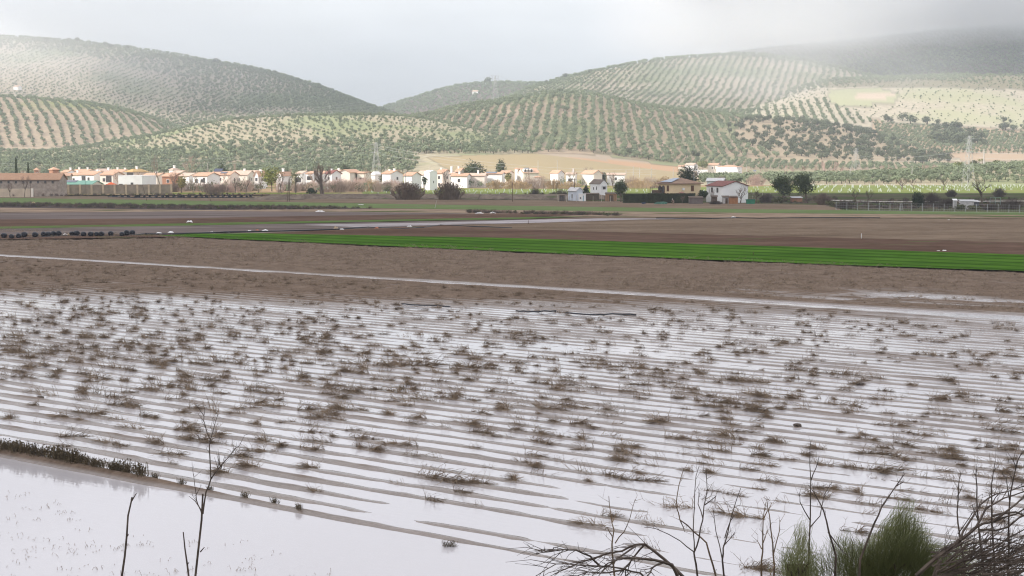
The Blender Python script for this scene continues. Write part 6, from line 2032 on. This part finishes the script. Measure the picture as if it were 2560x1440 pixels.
m_coil = plain('black_pipe', (0.022, 0.024, 0.032), (0.012, 0.013, 0.018), 20, 0.45)
CO = [coil_meshes(i) for i in range(3)]
for i, (px_, py_, sc_) in enumerate([(10, 594, 1.0), (29, 596, .9), (47, 594.5, .95), (61, 592.5, 1.1), (88, 593, 1.1), (109, 590.5, 1), (121, 590.5, 1), (134, 588.5, .95), (147, 588.5, 1), (180, 588.5, .9), (192, 588.5, 1.05), (209, 590, .95), (227, 590.5, 1), (242, 590, .9), (254, 590, 1), (277, 589, 1), (305, 590, .9), (317, 588.5, 1.15), (331, 586.5, 1)]):
    g = G(px_, py_, 0.35)
    o = bpy.data.objects.new('pipe_coil', CO[i % 3]); o.location = g + Vector((0, 0, -.05)); o.rotation_euler = (0, 0, 0.5 + (i * 1.3) % 1.2 - .6); o.scale = (sc_ * .9, sc_ * .9, sc_ * .85)
    COL.objects.link(o); tag(o, 'fat black coil of irrigation pipe in the line at the field edge', 'pipe coil', 'black pipe coils along the field edge')
def hose(label, pix, rad, z=.42):
    q = MB(); pts = [G(a, b, z) for a, b in pix]; out = []
    for i in range(len(pts) - 1):
        for k in range(4): out.append(pts[i].lerp(pts[i + 1], k / 4) + Vector((0, rng.uniform(-.15, .15), rng.uniform(-.01, .03))))
    q.tube(out + [pts[-1]], rad, 6)
    return tag(q.build('irrigation_pipe', m_coil), label, 'pipe')
hose('long black irrigation pipe beside the pipe coils and along the pale wet strip', [(-40, 597), (90, 594), (170, 589.5), (230, 591), (310, 590), (362, 584.5), (430, 585), (560, 580), (700, 577.5), (840, 573), (920, 567.5), (1000, 572), (1060, 569), (1100, 562.5), (1160, 565), (1280, 570)], .09, .30)
hose('black hose lying across flooded rows, between the two others', [(1290, 777), (1330, 780), (1390, 777)], .05, .10)
hose('black hose lying across flooded rows below the track of water', [(1004, 760), (1040, 763), (1085, 763), (1125, 767)], .05, .10)
hose('longest black hose across flooded rows, with a kink', [(1415, 782), (1460, 786), (1500, 787), (1530, 784), (1590, 787)], .05, .10)
hose('dark irrigation line in the far red brown field', [(1640, 545), (1780, 546.5), (1840, 544), (1900, 545.5), (2000, 544), (2200, 544.5)], .08, .35)
hose('dark irrigation line along the bank below the village', [(270, 491.5), (330, 494), (420, 494), (560, 494), (700, 495)], .12, .2)
# black plastic bundles along the village bank
qr = random.Random(6)
for i in range(26):
    px_ = 280 + i * 14 + qr.uniform(-4, 4); g = G(px_, 492.5 + px_ * .0008, .1)
    q = MB(); crown(q, qr, 0, 0, .25, .75, .4, .35, 40, .25, 0, 4)
    o = q.build('plastic_bundle', m_coil); o.location = g; tag(o, 'crumpled black plastic bundle on the bank below the village', 'plastic bundle', 'black plastic bundles along the bank')


def scrap(label, px, py, w_, h_, mat, seed, z=.2, name='plastic_scrap', cat='litter'):
    r = random.Random(seed); g = G(px, py, z); q = MB()
    n = 9; vs = []
    for i in range(n):
        for j in range(4):
            vs.append(((i / (n - 1) - .5) * w_ + r.uniform(-.08, .08), (j / 3 - .5) * w_ * .5 + r.uniform(-.05, .05), h_ * (math.sin(math.pi * i / (n - 1)) * r.uniform(.3, 1) * (1 if 0 < j < 3 else .25))))
    q.add(vs, [(i * 4 + j, i * 4 + j + 1, i * 4 + 4 + j + 1, i * 4 + 4 + j) for i in range(n - 1) for j in range(3)])
    k = len(vs); vs2 = [(a, b, -.05) for a, b, c in vs]
    q.add(vs2, [(i * 4 + j, i * 4 + 4 + j, i * 4 + 4 + j + 1, i * 4 + j + 1) for i in range(n - 1) for j in range(3)])
    o = q.build(name, mat); o.location = g; o.scale = (.7, .7, .6); return tag(o, label, cat)


SACK = plain('orange_crate_plastic', (0.55, 0.20, 0.10))
CARD = plain('pale_cardboard', (0.50, 0.38, 0.24), (0.40, 0.30, 0.19))
for i, (px_, py_, w_, h_, mt, lb) in enumerate([(474, 556, 1.4, .8, WHITE, 'crumpled white sheet alone on the dark red strip'), (397, 584, 1.4, .4, WHITE, 'white plastic scrap at the tip of the bright green strip'), (427, 582, 1.6, .4, WHITE, 'white plastic scrap on the black pipe near the green tip'),
                                            (530, 582.5, 1.2, .5, SHEET, 'grey white scrap between the pipe and the bright green strip'), (566, 581, 1.3, .4, METALG, 'grey scrap beside the pipe'), (622, 579, 1.4, .5, WHITE, 'white scrap beside the pipe next to an orange one'), (643, 576.5, .9, .4, SACK, 'small orange scrap beside the pipe'),
                                            (663, 577, 1.4, .5, WHITE, 'white scrap beside the pipe past the orange one'), (840, 572.5, 1.2, .9, CARD, 'tan box like heap by the pipe'), (853, 574, 1.3, .4, WHITE, 'white bag beside the tan heap'), (942, 571, 1.1, .5, SACK, 'reddish scrap by the pipe hump'),
                                            (1024, 567.5, 1.2, .6, SHEET, 'pale bag on the pipe'), (2347, 629, 1.0, .35, WHITE, 'flatter white bag at the green strip edge'), (2360, 629, 1.0, .45, WHITE, 'rounder white bag at the green strip edge'), (1834, 544.5, 1.6, .7, WHITE, 'white and blue bag on the far irrigation line'),
                                            (800, 529, 2.6, .5, WHITE, 'white plastic heap on the pale bank strip'), (1198, 534, 2.4, .7, SHEET, 'pale plastic heap in the scrub row'), (1232, 533, 1.6, .6, WHITE, 'bright plastic scrap in the scrub row'), (84, 509, 1.8, .9, CARD, 'tan crate at the edge of the pale green strip'),
                                            (902, 512, 2.0, .4, SHEET, 'grey sheet on the pale green strip'), (172, 591, .8, .9, CARD, 'cream box standing by the black pipe coils'), (163, 587, 1.0, .4, WHITE, 'small pale bag behind the cream box'), (1892, 650, .8, .25, CARD, 'tan clod at the foot of the thin dark stake'), (2371, 551, .9, .3, WHITE, 'tiny white bag on the far brown field')]):
    scrap(lb, px_, py_, w_, h_, mt, i)
pole('thin dark stake at the edge of the bright green strip', 1887, 146.5, 631, m_rust, rr=.035, name='stake', cat='stake')
pole('white marker post in the red brown field', 2157, 180, 584, WHITE, rr=.06, name='marker_post', cat='stake')
pole('thin stake in the grey brown field below the brick pump hut', 1321, 220, 551, m_rust, rr=.05, name='stake', cat='stake')
pole('short white leaning stake on the brown field', 1085, 300, 501, CONC, rr=.05, lean=.3, name='stake', cat='stake')
bird = MB()
# dark clods standing out on the rows
for i, (px_, py_, lb) in enumerate([(170, 878, 'dark earth clod on a ridge among the asparagus'), (100, 994, 'small dark clod between the flooded ridges'), (1993, 1063, 'dark clod sticking out of the water among thin rows'), (2150, 960, 'small dark clod in the denser asparagus rows')]):
    q = MB(); r = random.Random(i); bm = bmesh.new(); bmesh.ops.create_icosphere(bm, subdivisions=2, radius=.16)
    q.add([v.co * r.uniform(.7, 1.2) for v in bm.verts], [[v.index for v in f.verts] for f in bm.faces]); bm.free()
    o = q.build('earth_clod', m_twig); o.location = G(px_, py_, .06); o.scale = (1.1, .7, .45); tag(o, lb, 'clod')

# ------------------------------------------------------------------ white grow tubes in the vine field
tm = MB(); tm.tube([(0, 0, -.1), (0, 0, .62)], [.10, .10], 5)
TUBE = tm.mesh('grow_tube', [plain('white_grow_tube', (0.62, 0.66, 0.63))])
tp = []
for (poly, dx, dy_, th) in (([(1990, 468), (2050, 459), (2110, 456), (2350, 452), (2560, 448), (2620, 448), (2620, 476), (2300, 480), (2100, 482), (2020, 481)], 3.4, 6.5, 62),
                            ([(905, 486), (905, 479), (1300, 474), (1640, 471), (1900, 468), (1990, 468), (1990, 480), (1640, 484), (1240, 486)], 4.2, 9.0, 80)):
    for i in range(-180, 180):
        for j in range(-60, 60):
            x_ = i * dx; y_ = 520 + j * dy_ + i * .12 * dx * (0.25 if th == 62 else .05)
            if not 380 < y_ < 640: continue
            x_ += (y_ - 520) * .25; y_ += rng.uniform(-1.2, 1.2); x_ += rng.uniform(-.6, .6)
            p_ = proj(x_, y_, 0)
            if inpoly(np.array([p_[0]]), np.array([p_[1]]), poly)[0] and rng.random() < .86 and not 471.2 < p_[1] < 474.2: tp.append((x_ + rng.uniform(-.2, .2), y_ + rng.uniform(-.3, .3), 0.0))
tp.sort(key=lambda p: p[1])
tp = [p for p in tp if -30 < proj(*p)[0] < 2590]
tubes = []
for p in tp[:300]:
    o = bpy.data.objects.new('grow_tube', TUBE); o.location = p; COL.objects.link(o)
    tag(o, 'white plastic grow tube round a young vine in the sunny rows', 'grow tube', 'white grow tubes in the vine field'); tubes.append(o)
if len(tp) > 300:
    n = len(tp) - 300
    scatter('vine_vegetation', np.array(tp[300:]), np.zeros((n, 3)), np.ones((n, 3)), np.zeros(n), [tubes[0]])
print('TUBES', len(tp))

# ------------------------------------------------------------------ tracks, ditch, banks
def ribbon(name, pix, w_, m, z):
    pts = [G(a, b, z) for a, b in pix]; mb = MB(); vs = []
    for i, p in enumerate(pts):
        d = (pts[min(i + 1, len(pts) - 1)] - pts[max(i - 1, 0)]).normalized(); s_ = Vector((-d.y, d.x, 0)) * w_ / 2
        vs += [p - s_, p + s_]
    mb.add(vs, [(2 * i, 2 * i + 2, 2 * i + 3, 2 * i + 1) for i in range(len(pts) - 1)])
    return tag(mb.build(name, m), kind='structure')


ribbon('track_road', [(1160, 484), (1260, 487), (1340, 488.5), (1440, 488)], 4.5, m_track, .45)
ribbon('track_road', [(2065, 500), (2110, 501.5), (2180, 503), (2250, 504.5)], 5.0, m_track, .45)
ribbon('track_road', [(2240, 504.5), (2380, 503.5), (2500, 502.5), (2700, 502)], 5.5, m_track, .46)
# low bank of the ditch below the reeds
xs_ = np.linspace(620, 1560, 200)
rowsb = []
for k, (dd, zz_) in enumerate(((0, .02), (1.6, .45), (3.6, 1.0), (5.5, 1.25), (9, 1.15), (12, .2))):
    line = []
    for a in xs_:
        g = G(a, 498.5 + (2.0 if a < 760 else 0) + (1.5 if a > 1200 else 0), 0)
        t_ = (g.y + dd) / g.y
        nz_ = float(fbm(np.array([g.x * .3]), np.array([g.y * .3 + k]), 4)[0]) - .5
        line.append((g.x * t_, g.y * t_, zz_ * min(1, (a - 620) / 60) * min(1, (1560 - a) / 60) + .1 + nz_ * .4))
    rowsb.append(line)
V = np.array(rowsb).transpose(1, 0, 2).reshape(-1, 3)
m_ditch = soil_mat('ditch_bank_soil', (0.10, 0.08, 0.065), (0.22, 0.175, 0.135), 0.35, 1.6, green=(0.07, 0.085, 0.035), gmin=0.6, gscale=.1)
tag(np_mesh('bank_land', V, grid_faces(200, 6), m_ditch), kind='structure')

# ------------------------------------------------------------------ yards of the near houses
def hut(label, px, py, Y, w_, d_, h_, wall, roof, yaw=0, door=None, name='shed', cat='shed'):
    g = at(px, Y); root = empty(name, g, R(yaw), label, cat)
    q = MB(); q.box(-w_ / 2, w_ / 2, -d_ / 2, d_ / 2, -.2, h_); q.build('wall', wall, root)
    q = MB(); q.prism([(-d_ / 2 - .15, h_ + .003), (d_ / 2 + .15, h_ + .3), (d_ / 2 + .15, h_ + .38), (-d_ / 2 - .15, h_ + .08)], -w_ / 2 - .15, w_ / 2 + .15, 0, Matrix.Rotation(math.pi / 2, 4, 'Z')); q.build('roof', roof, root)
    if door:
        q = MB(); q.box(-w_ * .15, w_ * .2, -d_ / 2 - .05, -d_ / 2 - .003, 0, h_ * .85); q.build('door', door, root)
    return root


hut('small brick pump hut with a dark side by the concrete ditch', 1260, 496, 378, 1.3, 1.3, 1.3, plain('tan_brick', (0.32, 0.22, 0.15), (0.24, 0.16, 0.11), 3), WOODD, 30, DARKP, 'pump_hut', 'hut')
hut('rickety brown wooden shack by the picket fence', 1528, 498, 358, 2.8, 2, 1.9, WOODL, WOODD, -8, WOODD, 'wooden_shack', 'shed')
hut('dark low lean-to behind the picket fence', 1480, 498, 366, 3.6, 2, 1.6, WOODD, WOODD, 0)
hut('black open shelter at the end of the picket fence', 1405, 500, 358, 1.3, 1.5, 1.5, DARKP, WOODD, 0)  # closed box, its dark colour standing for shade inside the open shelter
hut('orange brown plywood shed under a sagging dark cover', 1834, 509, 334, 1.9, 1.5, 1.6, plain('orange_plywood', (0.36, 0.17, 0.08), (0.28, 0.13, 0.06)), WOODD, 4)
hut('grey brown lean-to of boards before the red roofed house', 1786, 505, 336, 1.4, 1.4, 1.7, WOODD, WOODD, -6)
hut('pale panelled shed beside the plywood shed', 1815, 505, 336, 1.6, 1.2, 1.6, SHEET, WOODD, 6, WOODD)
hut('low shelter with a purple grey roof and white rail', 1740, 506, 334, 3.2, 1.6, 1.5, plain('dim_timber', (0.18, 0.15, 0.14)), WOODD, 0)
hut('grey tarpaulin shack with hanging pale sheets', 2420, 512, 300, 3.0, 2.2, 1.6, SHEET, METALG, -6, None, 'tarpaulin_shack', 'shack')
hut('dark open end bay joined to the tarpaulin shack', 2441, 512, 299.5, 1.0, 2.2, 1.5, plain('dark_bay_shade', (0.11, 0.11, 0.12)), METALG, -6, None, 'open_bay', 'shack')  # solid box coloured dark for the shade of an open bay
hut('white water tank box on a short stand near the tarpaulin shack', 2389, 512, 303, .7, .7, 1.7, SHEET, WHITE, 0, None, 'tank_hut', 'tank')
hut('brick lean-to with a pale sheet roof between the two pines', 1992, 500, 352, 2.6, 1.6, 1.0, BRICKW, METALG, 6)
# green skip
g = at(1877, 333); root = empty('skip_container', g, R(4), 'green metal skip at the field edge beyond the red roofed house', 'skip')
q = MB(); q.prism([(-.85, 0.05), (.85, 0.05), (1.0, 1.1), (-1.0, 1.1)], -.6, .6); q.build('body', plain('green_paint', (0.04, 0.20, 0.12), (0.03, 0.15, 0.09)), root)
q = MB(); q.box(-1.06, 1.06, -.68, .68, 1.1, 1.18); q.build('rim', plain('dark_green_paint', (0.03, 0.12, 0.08)), root)
for s in (-.5, .5):
    q = MB(); q.box(s - .08, s + .08, -.5, .5, -.1, .047); q.build('skid', m_rust, root)
# heap of green netting
q = MB(); r = random.Random(3); crown(q, r, 0, 0, .3, 2.1, .9, .55, 260, .2, 0, 9)
o = q.build('netting_heap', plain('green_netting', (0.12, 0.27, 0.20), (0.08, 0.19, 0.14), 3)); o.location = at(1650, 331); tag(o, 'long low heap of green netting in front of the clipped hedge', 'net heap')
q = MB(); crown(q, r, 0, 0, .3, .8, .5, .4, 90, .18, 0, 5)
o = q.build('tarpaulin_heap', plain('blue_tarpaulin', (0.06, 0.085, 0.13), (0.045, 0.06, 0.10), 3)); o.location = at(1610, 333); tag(o, 'small dark blue tarpaulin heap at the foot of the hedge', 'tarpaulin heap')
# a person in a white cap stooping by the hedge
def person(label, loc, rz):
    root = empty('person', loc, rz, label, 'person')
    pts = {'pel': (0, 0, .62), 'wst': (0, -.06, .78), 'chs': (0, -.20, .98), 'nck': (0, -.30, 1.10), 'hd': (0, -.36, 1.20), 'hd2': (0, -.39, 1.28),
           'lh': (-.13, 0, .58), 'lk': (-.17, -.28, .36), 'la': (-.16, -.06, .06), 'lt': (-.16, -.20, .02), 'rh': (.13, 0, .58), 'rk': (.17, -.26, .38), 'ra': (.17, .04, .06), 'rt': (.17, -.10, .02),
           'ls': (-.20, -.24, 1.02), 'le': (-.27, -.40, .80), 'lw': (-.22, -.56, .62), 'lf': (-.21, -.63, .55), 'rs': (.20, -.24, 1.02), 're': (.28, -.38, .78), 'rw': (.20, -.55, .60), 'rf': (.18, -.62, .53)}
    rad = {'pel': .16, 'wst': .15, 'chs': .17, 'nck': .07, 'hd': .10, 'hd2': .085, 'lh': .11, 'lk': .075, 'la': .045, 'lt': .04, 'rh': .11, 'rk': .075, 'ra': .045, 'rt': .04, 'ls': .08, 'le': .055, 'lw': .035, 'lf': .03, 'rs': .08, 're': .055, 'rw': .035, 'rf': .03}
    ks = list(pts); ix = {k: i for i, k in enumerate(ks)}
    ed = [('pel', 'wst'), ('wst', 'chs'), ('chs', 'nck'), ('nck', 'hd'), ('hd', 'hd2'), ('pel', 'lh'), ('lh', 'lk'), ('lk', 'la'), ('la', 'lt'), ('pel', 'rh'), ('rh', 'rk'), ('rk', 'ra'), ('ra', 'rt'), ('chs', 'ls'), ('ls', 'le'), ('le', 'lw'), ('lw', 'lf'), ('chs', 'rs'), ('rs', 're'), ('re', 'rw'), ('rw', 'rf')]
    me = bpy.data.meshes.new('body'); me.from_pydata([pts[k] for k in ks], [(ix[a], ix[b]) for a, b in ed], []); me.update()
    o = bpy.data.objects.new('body', me); COL.objects.link(o); o.parent = root
    sk = o.modifiers.new('skin', 'SKIN')
    for i, k in enumerate(ks):
        me.skin_vertices[0].data[i].radius = (rad[k], rad[k]); me.skin_vertices[0].data[i].use_root = (k == 'pel')
    o.modifiers.new('smooth', 'SUBSURF').levels = 1; o.modifiers[-1].render_levels = 2
    me.materials.append(plain('brown_work_clothes', (0.27, 0.19, 0.15), (0.20, 0.14, 0.11), 5))
    q = MB(); bm = bmesh.new(); bmesh.ops.create_uvsphere(bm, u_segments=12, v_segments=8, radius=.125)
    vs = [v.co.copy() for v in bm.verts]; q.add([(v.x, v.y - .38, max(v.z, -.01) * .9 + 1.27) for v in vs], [[v.index for v in f.verts] for f in bm.faces]); bm.free()
    q.prism([(-.10, 1.255), (.10, 1.255), (.08, 1.275), (-.08, 1.275)], -.60, -.44); q.build('cap', WHITE, root)
    return root


person('person in brown clothes and a white cap stooping beside the hedge', at(1685, 331), R(-60))
# picket posts, wire fence, frame
for i, px_ in enumerate((1396, 1403, 1409, 1417, 1422, 1430, 1442, 1470, 1477, 1483, 1490, 1497, 1504, 1512, 1519, 1526, 1534)):
    pole('grey weathered fence stake in the uneven row before the small white house', px_, 352, 487 + (i * 7) % 6, WOODD if i % 3 else CONC, rr=.06, lean=((i * 5) % 7 - 3) * .03, name='fence_stake', cat='fence stake')['group'] = 'fence stakes before the small white house'
root = empty('wire_fence', G(2090, 527, 0), 0, 'wire mesh fence on thin grey posts at the edge of the pale green strip', 'fence')
gp = [G(2090 + i * 27, 526.5 + i * .45, 0) for i in range(19)]
for i, p in enumerate(gp):
    q = MB(); l = p - root.location; q.tube([l + Vector((0, 0, -.3)), l + Vector((0, 0, 1.75))], .045, 5); q.build('post', METALG, root)
q = MB()
for zf in (.15, .6, 1.1, 1.65):
    q.tube([p - root.location + Vector((0, 0, zf)) for p in gp], .012, 3, 0, False)
for i in range(len(gp) - 1):
    for k in range(5):
        a = gp[i].lerp(gp[i + 1], (k + .5) / 5) - root.location
        q.tube([a + Vector((0, 0, .15)), a + Vector((0, 0, 1.65))], .006, 3, 0, False)
q.build('wire_mesh', METALG, root)
root = empty('ladder_trestle', G(2253, 527, 0), 0, 'small grey trestle ladder standing by the wire fence', 'ladder')
q = MB()
for s in (-.35, .35): q.tube([(s * 1.2, 0, -.1), (s * .5, .2, 1.5)], .03, 4)
q.tube([(0, .9, -.1), (0, .25, 1.5)], .03, 4)
for zf in (.3, .6, .9, 1.2): q.tube([(-.35, .06 + zf * .12, zf), (.35, .06 + zf * .12, zf)], .02, 4)
q.build('frame', METALG, root)
root = empty('steel_frame', G(2488, 515, 0), R(6), 'open green steel gate frame beyond the tarpaulin shack', 'gate frame')
q = MB()
for x_ in (-1.25, 0, 1.25): q.tube([(x_, 0, -.2), (x_, 0, 1.9)], .05, 5)
for z_ in (.9, 1.87): q.tube([(-1.25, 0, z_), (1.25, 0, z_)], .04, 5)
q.build('frame', plain('faded_green_steel', (0.27, 0.36, 0.33)), root)
for i, (px_, yy) in enumerate(((1882, 385), (1906, 388), (1925, 392))):
    pole('short pale leaning trellis post on the shaded terrace behind the green skip', px_, yy, 482, CONC, rr=.05, lean=.1, name='trellis_post', cat='post')['group'] = 'trellis posts on the shaded terrace'
